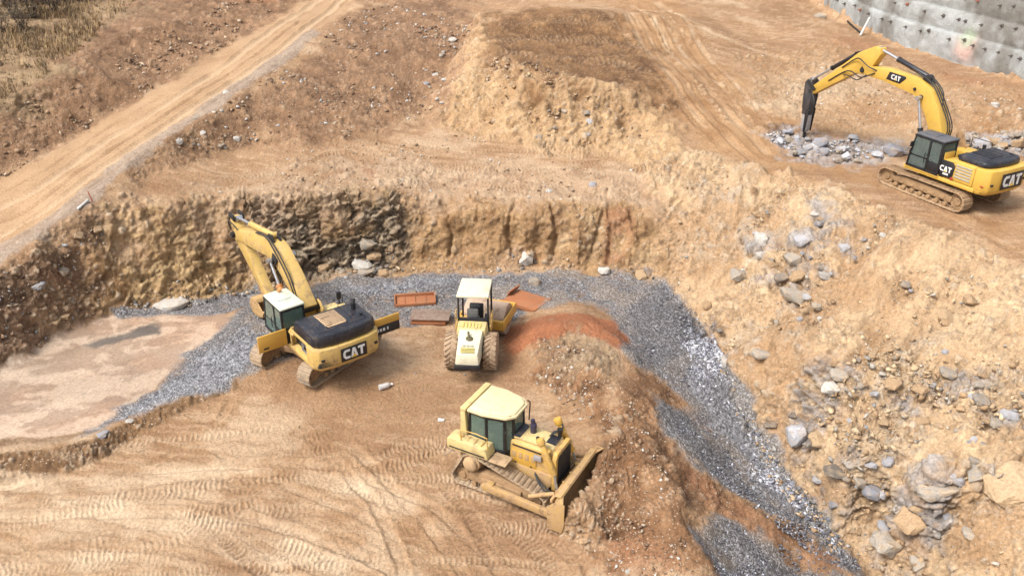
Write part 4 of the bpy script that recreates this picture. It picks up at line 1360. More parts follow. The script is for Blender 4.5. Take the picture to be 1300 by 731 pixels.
def counterweight(root, H, x, y, z0, z1, mat, xf=-2.62):
    c = MB(H)
    out = [(xf, y), (x + .42, y), (x + .14, y - .18), (x + .03, y * .55), (x, 0), (x + .03, -y * .55), (x + .14, -y + .18), (x + .42, -y), (xf, -y)]
    low = [(a + (.16 if a < xf - .05 else 0), b * .95) for a, b in out]
    c.solid([(a, b, z0) for a, b in low], [(a, b, z0 + .22) for a, b in out], .03)
    c.solid([(a, b, z0 + .222) for a, b in out], [(a, b, z1) for a, b in out], .05)
    cw = c.build('counterweight', mat, root)
    for yy in (-y * .62, y * .62):
        MB(H).tube((x + .5, yy, z1 - .01), (x + .5, yy, z1 + .03), .07, n=12).build('lifting_eye', DARK, cw)
    for yy in (-y + .3, y - .3):
        MB(H).box((x + .10, yy, z0 + .55), (.10, .14, .1), None, .02).build('rear_lamp', DARK, cw)
    return cw


def hose(root, H, pts, r=.028, name='hose'):
    line = smooth_line(pts, 6)
    return MB(H).pipe([tuple(p) for p in line], r).build(name, HOSE, root)


def handrail(root, H, pts, r=.02, mat=None):
    return MB(H).pipe(pts, r).build('handrail', mat or BLACK, root)


def lower_excavator():
    P = np.array(LEX_POS, float)
    root = thing('excavator', 'faded yellow tracked excavator with raised arm, open side doors and dark hood on the gravel', 'excavator', P, R(LEX_TRACK))
    H = Matrix.Rotation(R(LEX_HOUSE - LEX_TRACK), 4, 'Z') @ Matrix.Translation((.3, 0, 0))
    undercarriage(root, TRACK2, 1.78, 1.32, .66)
    # revolving deck
    d = MB(H)
    d.plan([(-2.7, -1.42), (1.0, -1.42), (1.25, -1.2), (1.25, 1.42), (-2.7, 1.42)], 1.2, 1.4, .04)
    d.box((.9, -.1, 1.62), (.9, .78, .42), None, .04)
    for s in (1, -1):
        d.side([(-.1, 1.4), (.9, 1.4), (.62, 2.18), (.42, 2.3), (.18, 2.26), (-.05, 2.0)], -.1 + s * .46 - .04, -.1 + s * .46 + .04, .02)
    d.build('deck_frame', YEL_OLD, root)
    counterweight(root, H, -3.42, 1.46, 1.16, 2.16, YEL_OLD, -2.5)
    hood = engine_hood(root, H, -3.22, -1.28, 1.42, 2.2, 2.7, BLACKBLUE, paint('dusty_grille', lin(112, 96, 78), .6, .8, .6))
    # engine bay seen through the open doors
    e = MB(H)
    e.box((-1.7, 0, 1.78), (1.6, 2.3, .74), None, .02)
    e.build('engine_bay', DARK, root)
    e = MB(H)
    for k, (x, z, r) in enumerate([(-1.75, 1.7, .12), (-2.1, 1.85, .16), (-2.35, 1.6, .1)]):
        e.tube((x, 1.14, z), (x, 1.26, z), r, n=14)
    e.pipe([(-1.6, 1.22, 1.5), (-1.9, 1.3, 1.58), (-2.2, 1.28, 1.5), (-2.45, 1.2, 1.75)], .04)
    e.box((-1.62, 1.2, 1.95), (.2, .12, .25), None, .02)
    e.build('engine_fitting', STEEL, root)
    # strips of bodywork above and below the door openings
    b = MB(H)
    for s in (1, -1):
        b.box((-1.8, s * 1.37, 2.13), (1.5, .07, .12), None, .015)
        b.box((-1.0, s * 1.37, 1.78), (.09, .07, .74), None, .015)
    b.box((-.92, 0, 1.8), (.06, 2.66, .74), None, .015)
    b.box((-1.05, 1.0, 1.98), (.44, .84, .1), None, .03)                        # box behind the cab
    b.build('body_panel', YEL_OLD, root)
    # right hand tank and tool box
    t = MB(H)
    t.box((-.85, -1.0, 1.78), (1.1, .82, .74), None, .05)
    t.box((.15, -1.02, 1.6), (.86, .78, .4), None, .05)
    t.tube((-.7, -1.0, 2.15), (-.7, -1.0, 2.24), .1, n=16)
    t.build('fuel_tank', CREAM, root)
    m = MB(H); m.tube((-.3, -1.2, 2.1), (-.3, -1.2, 2.42), .035); m.box((-.3, -1.2, 2.55), (.12, .2, .34), None, .04); m.build('mirror', BLACK, root)
    x = MB(H); x.tube((-1.95, -1.0, 2.66), (-1.95, -1.0, 2.95), .1, n=16); x.tube((-1.95, -1.0, 2.93), (-1.9, -1.06, 3.12), .085, n=16); x.build('exhaust_pipe', BLACK, root)
    c = MB(H); c.tube((-2.55, -1.0, 2.68), (-2.55, -1.0, 2.78), .07, n=12); c.build('filler_cap', BLACK, root)
    # open doors, swung square to the sides
    dl = MB(H)
    dl.box((-.86, 2.12, 1.80), (.07, 1.22, .74), None, .025)
    dl.box((-.82, 2.16, 1.66), (.03, .8, .06), None, .01)
    dl.box((-.82, 2.16, 1.95), (.03, .8, .06), None, .01)
    dl = dl.build('open_door', YEL_DEEP, root)
    q = MB(H); q.box((-.906, 2.42, 1.58), (.02, .22, .07), None, .01); q.build('door_latch', DARK, dl)
    dr = MB(H)
    dr.box((-2.46, -2.14, 1.98), (.07, 1.3, .34), None, .025)
    dr = dr.build('open_door', YEL_DEEP, root)
    q = MB(H); q.box((-2.46, -2.14, 1.6), (.066, 1.28, .42), None, .02); q.build('lower_panel', BLACK, dr)
    for k, (w, yy) in enumerate([(.1, -1.72), (.1, -1.87), (.1, -2.02), (.06, -2.2)]):
        q = MB(H); q.box((-2.50, yy, 1.62), (.012, w, .13), None, .003); q.build('model_mark', WHITE, dr)
    # rear plate
    word_sign(root, H @ frame_M((-3.44, -.12, 1.72), (0, -1, 0), (0, 0, 1)), .40, BLACK, .09)
    lv = MB(H)
    for k in range(4):
        lv.box((-3.25, 1.06 - k * .02, 1.42 + k * .055), (.02 + .18, .62, .025), Matrix.Rotation(-.16, 4, 'Z'), .006)
    lv.build('rear_louver', DARK, root)
    # cab
    cab_parts(root, H, -.78, TEALWHITE, CABFRAME, GLASS, 1.4, 2.94, .62, 1.58, 1.72)
    cp = MB(H)
    cp.box((0, 1.59, 1.42), (1.3, .05, .14), None, .01)
    cp.build('cab_skirt', YEL_OLD, root)
    lt = MB(H); lt.box((.75, 1.5, 2.75), (.1, .16, .14), None, .03); lt.build('mirror', BLACK, root)
    lt = MB(H); lt.box((.55, 1.0, 3.13), (.12, .18, .1), None, .03); lt.build('work_lamp', ORANGE, root)
    # boom
    cl = [(.3, 2.02), (1.5, 3.02), (2.55, 3.70), (3.3, 3.82), (5.2, 3.48), (7.15, 3.12)]
    hf = [(.25, .25), (.40, .42), (.48, .46), (.47, .44), (.38, .36), (.23, .23)]
    b = MB(H)
    b.side(boom_outline(cl, hf), -.41, .21, .03)
    boom = b.build('boom', YEL_OLD, root)
    for yy in (-.47, .27):
        MB(H).box((2.5, yy, 3.58), (.42, .05, .42), Matrix.Rotation(-.5, 4, 'Y'), .03).build('cylinder_bracket', DARK, boom)
    for xx, zz in ((.3, 2.02), (7.15, 3.12), (2.6, 3.5)):
        MB(H).tube((xx, -.56, zz), (xx, .36, zz), .13, n=16).build('boom_pin', DARK, boom)
    for ya in (-.3, 0):
        MB(H).side([(2.75, 4.2), (3.55, 4.22), (3.25, 4.48), (2.98, 4.48)], ya, ya + .1, .02).build('cylinder_bracket', DARK, boom)
    for yy in (-.62, .42):
        cylinder_part(root, (1.15, yy, 1.5), (2.62, yy, 3.52), .115, .56, ORANGE if yy > 0 else YEL_OLD, M=H)
    cylinder_part(root, (3.15, -.1, 4.38), (7.05, -.1, 3.88), .13, .62, YEL_OLD, M=H)
    # arm, folded down under the boom
    a = MB(H)
    ax = [(7.62, 3.86), (7.72, 3.56), (7.45, 2.72), (4.78, .72), (4.42, .70), (4.32, .98), (6.75, 3.32), (7.25, 3.91)]
    a.side(ax, -.30, .10, .03)
    arm = a.build('arm', YEL_OLD, root)
    MB(H).tube((7.15, -.45, 3.12), (7.15, .25, 3.12), .16, n=16).build('arm_pin', DARK, arm)
    for ya in (-.37, .08):
        MB(H).side([(7.05, 3.74), (7.68, 3.86), (7.6, 4.08), (7.1, 4.04)], ya, ya + .09, .02).build('arm_lug', DARK, arm)
    cylinder_part(arm, (7.55, -.1, 3.25), (5.7, -.1, 1.15), .10, .6, DARK, M=H, rodmat=PALESTEEL)
    # bucket curled below the arm
    bk = MB(H)
    prof = [(4.45, .95), (5.0, .85), (5.3, .45), (5.1, .08), (4.5, .02), (3.9, .22), (3.7, .55), (3.82, .58), (4.05, .4), (4.55, .25), (4.95, .3), (5.08, .5), (4.85, .72), (4.35, .78)]
    bk.side(prof, -.85, .65, .02)
    for yy in (-.84, .60):
        bk.side([(4.45, .9), (5.0, .82), (5.24, .45), (5.05, .12), (4.5, .06), (3.95, .24), (3.8, .52), (4.2, .8)], yy, yy + .04, .01)
    bucket = bk.build('bucket', MUDYEL, root)
    for k in range(5):
        MB(H).box((3.62, -.74 + k * .32, .62), (.24, .1, .08), Matrix.Rotation(.7, 4, 'Y'), .02).build('bucket_tooth', STEEL, bucket)
    hose(root, H, [(.6, .28, 2.2), (1.2, .30, 3.2), (2.2, .30, 4.0), (3.2, .26, 4.40), (4.4, .2, 4.14)], .03)
    hose(root, H, [(.6, .2, 2.2), (1.1, .24, 3.3), (2.1, .24, 4.1), (3.2, .2, 4.44), (4.4, .14, 4.18)], .03)
    hose(root, H, [(6.6, .2, 3.52), (7.0, .34, 3.81), (7.4, .3, 3.66), (7.5, .2, 3.26)], .03)
    handrail(root, H, [(-.2, -1.4, 1.8), (-.2, -1.4, 2.5), (-1.2, -1.4, 2.6), (-1.2, -1.4, 2.2)])
    handrail(root, H, [(.95, 1.55, 1.5), (.95, 1.58, 2.3), (.85, 1.55, 2.35)])
    return root


def upper_excavator():
    P = np.array(UEX_AT, float)
    root = thing('excavator', 'bright yellow excavator with black hood and cab breaking rock with a hydraulic hammer', 'excavator', P, R(UEX_YAW))
    H = Matrix.Rotation(R(UEX_SLEW), 4, 'Z')
    undercarriage(root, TRACK, 2.08, 1.34, .68)
    d = MB(H)
    d.plan([(-2.7, -1.46), (1.0, -1.46), (1.2, -1.2), (1.3, 1.46), (-2.7, 1.46)], 1.2, 1.4, .04)
    d.box((.9, -.1, 1.62), (.9, .78, .42), None, .04)
    for s in (1, -1):
        d.side([(-.1, 1.4), (.9, 1.4), (.62, 2.18), (.42, 2.3), (.18, 2.26), (-.05, 2.0)], -.1 + s * .46 - .04, -.1 + s * .46 + .04, .02)
    d.build('deck_frame', YEL_NEW, root)
    cw = counterweight(root, H, -3.42, 1.42, 1.16, 2.38, YEL_NEW, -2.55)
    rl = MB(H); rl.box((-3.04, 1.425, 1.62), (.16, .03, .07), None, .01); rl.build('side_reflector', RED, cw)
    b = MB(H)
    b.box((-1.92, 0, 1.9), (1.24, 2.84, .96), None, .05)
    b.box((-1.04, 1.0, 1.84), (.5, .86, .84), None, .05)
    b.box((-.55, -.98, 1.82), (1.5, .86, .8), None, .06)
    b.box((.62, -1.02, 1.6), (.8, .76, .36), None, .05)
    body = b.build('body_panel', YEL_NEW, root)
    g = MB(H)
    for k in range(5):
        g.box((-1.98, 1.428, 1.64 + k * .14), (.86, .03, .085), None, .012)
    g.build('side_grille', GREYSLAT, body)
    engine_hood(root, H, -3.05, -1.35, 1.26, 2.38, 2.68, BLACKBLUE, BLACK)
    # black side panel with the word
    sp = [(-.52, -.45), (.40, -.36), (.46, .28), (.30, .42), (-.42, .40), (-.56, .1)]
    word_sign(root, H @ frame_M((-1.06, 1.445, 1.86), (-1, 0, 0), (0, 0, 1)), .27, BLACK, plate_outline=[(x, y) for x, y in sp])
    mk = MB(H); mk.box((-1.1, 1.462, 1.62), (.3, .012, .09), None, .003); mk.build('model_mark', WHITE, root)
    mk = MB(H); mk.box((-1.46, 1.455, 1.5), (.16, .012, .12), Matrix.Rotation(.6, 4, 'Y'), .003); mk.build('red_stripe', RED, root)
    word_sign(root, H @ frame_M((-3.436, -.1, 1.82), (0, -1, 0), (0, 0, 1)), .52, BLACK, .12)
    cab_parts(root, H, -.72, ROOFGREY, CABFRAME, GLASS_D, 1.4, 3.04, .52, 1.47, 1.76)
    rp = MB(H); rp.box((-.76, .98, 2.3), (.05, .7, .5), None, .02); rp.build('rear_shield', YEL_NEW, root)
    sk = MB(H); sk.box((.2, 1.47, 1.4), (1.9, .06, .16), None, .01); sk.build('cab_skirt', YEL_NEW, root)
    # boom
    cl = [(.3, 2.0), (1.30, 3.85), (1.80, 4.50), (2.45, 4.82), (4.4, 4.98), (5.95, 4.94)]
    hf = [(.26, .26), (.42, .42), (.45, .45), (.43, .41), (.34, .32), (.21, .21)]
    boom = MB(H).side(boom_outline(cl, hf), -.44, .24, .03).build('boom', YEL_NEW, root)
    for xx, zz, rr in ((.3, 2.0, .14), (5.95, 4.92, .13), (2.05, 4.42, .12), (2.5, 4.72, .08)):
        MB(H).tube((xx, -.52, zz), (xx, .30, zz), rr, n=16).build('boom_pin', DARK, boom)
    for ya in (-.28, -.02):
        MB(H).side([(1.75, 5.1), (2.35, 5.24), (2.2, 5.46), (1.95, 5.42)], ya, ya + .1, .02).build('cylinder_bracket', DARK, boom)
    # word on the boom side
    word_sign(boom, H @ frame_M((3.75, .246, 5.0), (-1, 0, -.06), (-.06, 0, 1)), .24, BLACK, plate_outline=[(-.58, -.22), (.3, -.22), (.62, .14), (.55, .22), (-.45, .2)])
    for yy in (-.60, .40):
        cylinder_part(root, (1.15, yy, 1.55), (2.05, yy, 4.40), .12, .5, BLACK, M=H)
    cylinder_part(root, (2.08, -.1, 5.36), (5.32, -.1, 6.12), .13, .62, BLACKBLUE, M=H)
    # arm
    ax = [(5.15, 6.20), (5.05, 5.9), (5.55, 5.05), (5.95, 4.70), (6.5, 4.62), (9.30, 2.78), (9.52, 2.85), (9.56, 3.1), (7.3, 5.0), (6.5, 5.72), (5.5, 6.25)]
    arm = MB(H).side(ax, -.34, .14, .03).build('arm', YEL_NEW, root)
    MB(H).tube((5.95, -.42, 4.95), (5.95, .22, 4.95), .16, n=16).build('arm_pin', DARK, arm)
    MB(H).tube((9.4, -.4, 2.98), (9.4, .2, 2.98), .12, n=16).build('arm_pin', DARK, arm)
    MB(H).side([(6.45, 5.62), (6.9, 5.25), (7.0, 5.5), (6.7, 5.75)], -.2, 0, .02).build('arm_lug', DARK, arm)
    for ya in (-.44, .17):
        MB(H).side([(9.0, 3.2), (9.15, 3.05), (9.75, 3.5), (9.6, 3.62)], ya, ya + .07, .02).build('link_bar', DARK, arm)
    cylinder_part(arm, (6.75, -.1, 5.58), (9.62, -.1, 3.58), .115, .55, BLACK, M=H)
    # hydraulic hammer
    HH = H @ Matrix.Translation((9.6, -.1, 0)) @ Matrix.Diagonal((.82, .84, 1, 1)) @ Matrix.Translation((-9.6, .1, 0))
    h = MB(HH)
    for yy in (-.42, .16):
        h.side([(9.2, 3.15), (9.75, 3.6), (9.95, 3.4), (9.95, 2.4), (9.9, 1.9), (9.3, 1.9), (9.2, 2.5)], yy, yy + .07, .02)
    h.side([(9.28, 2.75), (9.92, 2.75), (9.95, 2.5), (9.92, 1.55), (9.3, 1.55), (9.26, 2.5)], -.36, .16, .04)
    ham = h.build('hydraulic_hammer', HAMMER, root)
    h = MB(HH)
    h.side([(9.32, 1.56), (9.92, 1.56), (9.9, .72), (9.76, .52), (9.45, .52), (9.34, .72)], -.30, .10, .04)
    h.build('hammer_housing', PALESTEEL, ham)
    h = MB(HH)
    for yy in (-.44, .18):
        h.side([(9.24, 1.95), (9.56, 1.95), (9.52, .6), (9.38, .55)], yy - .02, yy + .04, .02)
    h.build('side_plate', BLACK, ham)
    MB(H).tube((9.6, -.1, .55), (9.62, -.1, -.22), .095, .075, n=14).build('chisel', DARK, ham)
    # hoses
    hose(root, H, [(5.0, .26, 5.1), (5.5, .42, 5.25), (6.1, .4, 5.5), (6.6, .24, 5.35), (7.4, .18, 4.75)], .032)
    hose(root, H, [(5.1, .26, 4.95), (5.8, .44, 4.6), (6.5, .42, 4.75), (7.2, .2, 4.55), (8.2, .17, 3.85)], .032)
    hose(root, H, [(5.6, .28, 4.75), (6.0, .46, 4.42), (6.6, .44, 4.5), (7.2, .2, 4.4)], .03)
    hose(root, H, [(9.2, .2, 2.95), (9.0, .34, 2.5), (9.05, .36, 2.15), (9.3, .2, 2.1)], .03)
    hose(root, H, [(9.25, .2, 3.0), (8.8, .36, 2.5), (8.95, .4, 2.0), (9.3, .22, 1.95)], .03)
    for yy in (-.2, -.05, .1):
        hose(root, H, [(.5, yy, 2.3), (.3, yy, 3.3), (1.0, yy, 4.4), (1.7, yy, 5.15), (2.6, yy, 5.5)], .03)
    hose(root, H, [(1.9, .16, 5.5), (1.4, .2, 5.35), (.9, .2, 4.9), (.75, .26, 4.3)], .028)
    # standing right-hand box lid, exhaust, rails
    ld = MB(H); ld.side([(-.15, 2.22), (.5, 2.22), (.62, 2.72), (.5, 2.95), (.2, 2.92)], -1.1, -1.05, .02); ld.build('open_box_lid', MUDDY, root)
    x = MB(H); x.tube((-1.15, -.9, 2.35), (-1.15, -.9, 2.72), .085, n=14); x.build('exhaust_pipe', BLACK, root)
    px = MB(H); px.box((-1.1, .3, 2.36), (.3, .7, .14), None, .03); px.build('pre_cleaner', BLACK, root)
    handrail(root, H, [(-.1, -1.4, 2.2), (-.1, -1.4, 2.75), (-1.2, -1.4, 2.75), (-1.2, -1.4, 2.25)])
    handrail(root, H, [(1.06, 1.56, 1.5), (1.0, 1.6, 2.3), (.95, 1.54, 2.35)])
    mr = MB(H); mr.box((.95, 1.62, 2.55), (.08, .18, .26), None, .03); mr.build('mirror', BLACK, root)
    return root

# ------------------------------------------------------------------ dozer
def bulldozer():
    root = thing('bulldozer', 'dusty yellow bulldozer with cream cab roof pushing its blade into the brown heap', 'bulldozer', DOZ_AT, R(DOZ_YAW), normal=None)
    circ = [(-1.55, .38, .32), (1.42, .40, .34), (-1.12, 1.10, .36)]
    for s in (1, -1):
        y = s * .98
        t = track_belt(MB(), circ, y, .56, .19, bars=1, grouser=.055).build('track', TRACK2, root)
        w = MB()
        w.lathe((-1.12, y, 1.10), [(.05, s * -.2), (.33, s * -.2), (.33, s * .2), (.27, s * .24), (.26, s * .34), (.2, s * .38), (.05, s * .38)])
        w.build('sprocket', HUBYEL, t)
        for (x, z, r) in ((-1.55, .38, .29), (1.42, .40, .31)):
            w = MB(); wheel(w, (x, y, z), r, .26, s, .5, 0); w.build('idler', MUDDY, t)
        f = MB()
        f.side([(-1.3, .28), (1.2, .28), (1.35, .5), (1.1, .72), (.3, .80), (-.7, .78), (-1.25, .62)], y - .16, y + .16, .04)
        f.box((0, y + s * .2, .48), (1.7, .1, .26), None, .03)
        f.build('track_frame', MUDDY, t)
        for k in range(6):
            MB().tube((-1.05 + k * .42, y - .2, .2), (-1.05 + k * .42, y + .2, .2), .1, n=12).build('track_roller', MUDDY, t)
        # push arm outside the track
        p = MB()
        p.side([(-.55, .34), (2.0, .16), (2.08, .2), (2.08, .44), (-.4, .62), (-.6, .55)], s * 1.38 - .09, s * 1.38 + .09, .03)
        p.box((-.3, s * 1.3, .5), (.3, .3, .3), None, .05)
        p.build('push_arm', MUDYEL, root)
        # lift cylinder with its hanger, tilt brace
        lc = MB()
        lc.tube((1.30, s * .66, 2.52), (1.86, s * .72, 1.42), .10, n=16, bev=.02)
        lc.tube((1.24, s * .655, 2.64), (1.34, s * .665, 2.44), .145, n=16, bev=.03)
        lc.box((1.46, s * .58, 2.12), (.26, .16, .3), Matrix.Rotation(.4, 4, 'Y'), .04)
        lc = lc.build('lift_cylinder', YEL_DEEP if s > 0 else YEL_DOZ, root)
        MB().tube((1.84, s * .72, 1.46), (2.06, s * .80, .62), .045).build('piston_rod', CHROME, lc)
        MB().tube((1.2, s * 1.30, .66), (2.08, s * 1.12, 1.0), .075, n=12, bev=.01).build('tilt_brace', MUDYEL, root)
    # hull and rear
    h = MB()
    h.side([(-1.75, .55), (1.45, .5), (1.7, .75), (1.7, 1.2), (-1.75, 1.35), (-1.95, 1.1), (-1.95, .75)], -.62, .62, .05)
    h.box((-2.0, 0, .8), (.3, .5, .4), None, .05)
    for s in (1, -1):
        h.tube((-1.12, 0, 1.1), (-1.12, s * .8, 1.1), .34, n=24)
    h.build('hull', MUDYEL, root)
    # engine cover: flanks, top, grille
    e = MB()
    e.front([(-.52, 1.0), (.52, 1.0), (.56, 1.3), (.50, 2.0), (.34, 2.1), (-.34, 2.1), (-.50, 2.0), (-.56, 1.3)], .05, 1.68, .04)
    eng = e.build('engine_cover', YEL_DOZ, root)
    tp = MB()
    tp.side([(.1, 2.105), (1.62, 2.105), (1.62, 2.125), (1.5, 2.165), (.3, 2.2), (.1, 2.18)], -.40, .40, .012)
    tp.build('hood_top', CREAM, eng)
    for s in (1, -1):
        q = MB()
        q.box((.62, s * .57, 1.52), (.92, .03, .62), None, .012)
        q.build('side_door', YEL_DEEP, eng)
        q = MB()
        q.box((.7, s * .535, 1.93), (1.1, .02, .05), Matrix.Rotation(.02, 4, 'Y'), .005)
        q.build('hood_stripe', BLACK, eng)
    fr = MB()
    fr.front([(-.62, .62), (.62, .62), (.62, 1.9), (.5, 2.12), (-.5, 2.12), (-.62, 1.9)], 1.69, 1.86, .03)
    fr.build('radiator_guard', YEL_DOZ, root)
    gr = MB()
    gr.front([(-.5, .8), (.5, .8), (.5, 1.85), (.42, 1.98), (-.42, 1.98), (-.5, 1.85)], 1.862, 1.88, .005)
    for k in range(10):
        gr.box((1.885, 0, .86 + k * .11), (.02, .96, .03), None, .006)
    gr.build('grille', BLACK, root)
    v = MB(); v.box((1.42, .08, 2.17), (.36, .5, .03), None, .01); v.build('top_vent', BLACKBLUE, eng)
    w = MB(); w.tube((1.5, .38, 2.14), (1.5, .38, 2.42), .07, n=14); w.tube((1.5, .38, 2.36), (1.5, .38, 2.46), .10, n=14); w.build('work_lamp', BLACK, eng)
    x = MB(); x.tube((.62, .12, 2.16), (.62, .12, 2.55), .11, n=18, bev=.02); x.tube((.62, .12, 2.52), (.58, .12, 2.70), .075, n=14); x.build('exhaust_pipe', paint('heat_blued_steel', lin(62, 56, 84), .15, .45, .3, dustcol=lin(130, 110, 100)), eng)
    x = MB(); x.tube((.95, -.2, 2.15), (.95, -.2, 2.3), .06, n=14); x.build('pre_cleaner', BLACK, eng)
    d = MB(); d.box((.20, -.02, 2.20), (.34, .74, .12), Matrix.Rotation(.25, 4, 'Y'), .03); d.build('dashboard_cowl', BLACKBLUE, root)
    st = MB()
    for s in (1,):
        st.box((1.15, -.60, 1.75), (.3, .08, .22), None, .03)
    st.build('hose_cover', PALESTEEL, eng)
    # fenders / tanks
    for s in (1, -1):
        f = MB()
        f.side([(-2.05, 1.55), (-1.95, 1.48), (-.45, 1.50), (-.42, 1.56), (-.52, 1.90), (-1.9, 1.96), (-2.05, 1.9)], s * .70, s * 1.27, .05)
        f = f.build('fender_tank', CREAM, root)
        q = MB()
        for k in range(3):
            q.box((-.75 - k * .28, s * 1.0, 1.935), (.05, .3, .03), None, .01)
        q.tube((-1.6, s * 1.0, 1.92), (-1.6, s * 1.0, 2.0), .08)
        q.build('filler_cap', YEL_DOZ, f)
        q = MB(); q.box((-1.25, s * 1.275, 1.6), (1.4, .02, .05), None, .005); q.build('trim_strip', DARK, f)
        p = MB()
        p.box((-.06, s * .98, 1.50), (.66, .56, .06), None, .015)
        p.build('step_plate', paint('tan_step', lin(176, 148, 104), .5, .8, .5), root)
        mg = MB()
        mg.side([(-2.2, 1.02), (-1.75, 1.50), (-1.0, 1.56), (-.4, 1.46), (-.4, 1.49), (-1.0, 1.59), (-1.78, 1.54), (-2.24, 1.05)], s * .70, s * 1.24, .006)
        mg.build('mud_guard', TRACK2, root)
    # protective bar across the rear of the roof
    b = MB()
    b.box((-1.60, 0, 3.0), (.24, 1.80, .14), None, .05)
    for s in (1, -1):
        b.solid([(-1.74, s * .66, 1.9), (-1.46, s * .66, 1.9), (-1.46, s * .88, 1.9), (-1.74, s * .88, 1.9)], [(-1.70, s * .68, 2.95), (-1.52, s * .68, 2.95), (-1.52, s * .88, 2.95), (-1.70, s * .88, 2.95)], .03)
    b.build('roll_bar', CREAM, root)
    # cab
    plan = [(-1.42, .74), (-.75, .76), (-.10, .62), (.12, .36), (.12, -.36), (-.10, -.62), (-.75, -.76), (-1.42, -.74)]
    f = MB()
    z0, z1 = 1.5, 2.94
    for i, (x, y) in enumerate(plan):
        f.tube((x, y, z0), (x * .97 - .03, y * .98, z1), .055, n=8)
    for i in range(len(plan)):
        a, c = plan[i], plan[(i + 1) % len(plan)]
        L = math.hypot(c[0] - a[0], c[1] - a[1]); ang = math.atan2(c[1] - a[1], c[0] - a[0])
        m = ((a[0] + c[0]) / 2, (a[1] + c[1]) / 2)
        Rm = Matrix.Rotation(ang, 4, 'Z')
        f.box((m[0], m[1], z0 + .06), (L, .08, .14), Rm, .01)
        f.box((m[0] * .98 - .02, m[1] * .985, z1 - .05), (L, .08, .12), Rm, .01)
        if i in (0, 6, 3, 7):
            f.box((m[0], m[1], z0 + .24), (L, .06, .42), Rm, .01)
    f.plan(plan, z0 - .03, z0, .0)
    cab = f.build('cab', CABFRAME, root)
    for i in range(len(plan)):
        a, c = plan[i], plan[(i + 1) % len(plan)]
        lo = z0 + (.46 if i in (0, 6, 3, 7) else .14)
        dx, dy = c[0] - a[0], c[1] - a[1]
        L = math.hypot(dx, dy)
        u = (dx / L, dy / L); nn = (-u[1] * .009, u[0] * .009)
        A = (a[0] + u[0] * .06, a[1] + u[1] * .06); B = (c[0] - u[0] * .06, c[1] - u[1] * .06)
        tp = lambda p: (p[0] * .975 - .025, p[1] * .982)
        At, Bt = tp(A), tp(B)
        MB().solid([(A[0] - nn[0], A[1] - nn[1], lo), (B[0] - nn[0], B[1] - nn[1], lo), (Bt[0] - nn[0], Bt[1] - nn[1], z1 - .11), (At[0] - nn[0], At[1] - nn[1], z1 - .11)],
                   [(A[0] + nn[0], A[1] + nn[1], lo), (B[0] + nn[0], B[1] + nn[1], lo), (Bt[0] + nn[0], Bt[1] + nn[1], z1 - .11), (At[0] + nn[0], At[1] + nn[1], z1 - .11)]).build('window_pane', GLASS, cab)
    s = MB()
    s.box((-.85, 0, z0 + .45), (.5, .52, .16), None, .06); s.box((-1.1, 0, z0 + .85), (.14, .5, .75), Matrix.Rotation(-.15, 4, 'Y'), .06)
    s.box((-.85, 0, z0 + .2), (.42, .42, .38), None, .03); s.box((-.1, 0, z0 + .5), (.2, .6, .5), None, .04)
    s.build('seat', SEAT, cab)
    rf = MB()
    rp = [(-1.46, .86), (-.85, .88), (-.02, .70), (.24, .42), (.24, -.42), (-.02, -.70), (-.85, -.88), (-1.46, -.86)]
    rf.plan(rp, z1 + .004, z1 + .10, .03, .99)
    rf.plan([(x * .93 - .04, y * .90) for x, y in rp], z1 + .098, z1 + .17, .03, .93)
    rf.build('roof', paint('warm_cream_paint', lin(247, 226, 168), .24, .55, .35, dustcol=lin(232, 206, 160)), cab)
    hr = MB(); hr.pipe([(-.02, -.72, z0 + .2), (0, -.78, z0 + .3), (0, -.78, z0 + 1.0), (-.02, -.72, z0 + 1.05)], .02); hr.build('door_handle', BLACK, cab)
    hr = MB(); hr.pipe([(.1, .78, 2.1), (.16, .74, 2.9), (.1, .66, 3.02)], .022); hr.build('handrail', BLACK, cab)
    # hoses, bolts, lamps and rails that break up the plain panels
    for yy in (-.12, .0, .12):
        hose(root, Matrix(), [(1.2, .3 + yy, 2.2), (1.5, .55 + yy * .3, 2.35), (1.4, .72, 2.5)], .022)
    hose(root, Matrix(), [(1.0, -.56, 1.2), (1.3, -.75, .95), (1.7, -.85, .8), (2.0, -.8, .7)], .028)
    hose(root, Matrix(), [(1.0, -.56, 1.1), (1.35, -.8, .85), (1.7, -.95, .75), (2.0, -.9, .65)], .028)
    for s in (1, -1):
        MB().pipe([(-.45, s * 1.2, 1.9), (-.45, s * 1.22, 2.4), (-.9, s * 1.22, 2.45), (-1.5, s * 1.22, 2.4), (-1.5, s * 1.2, 1.95)], .02).build('handrail', YEL_DOZ, root)
        MB().box((.05, s * .48, 2.98), (.12, .16, .12), None, .03).build('work_lamp', BLACK, cab)
        MB().box((-1.68, s * .6, 2.86), (.10, .16, .12), None, .03).build('work_lamp', BLACK, cab)
        for k in range(4):
            MB().box((.25 + k * .24, s * .589, 1.62), (.16, .012, .26), None, .004).build('side_louver', MUDYEL, eng)
        for k in range(2):
            MB().box((.3 + k * .6, s * .59, 1.28), (.06, .02, .06), None, .01).build('door_latch', BLACK, eng)
    # blade
    BM = Matrix.Translation((-.36, 0, 0))
    bl = MB(BM)
    n = 9
    fr_, bk_ = [], []
    for k in range(n):
        z = -.06 + 1.24 * k / (n - 1)
        x = 2.62 + .22 * (2 * (k / (n - 1)) - 1) ** 2 + (.10 if k == 0 else 0)
        fr_.append((x, z)); bk_.append((x - .10 - .06 * math.sin(PI * k / (n - 1)), z))
    prof = fr_ + bk_[::-1]
    bl.side(prof, -1.30, 1.30, .01)
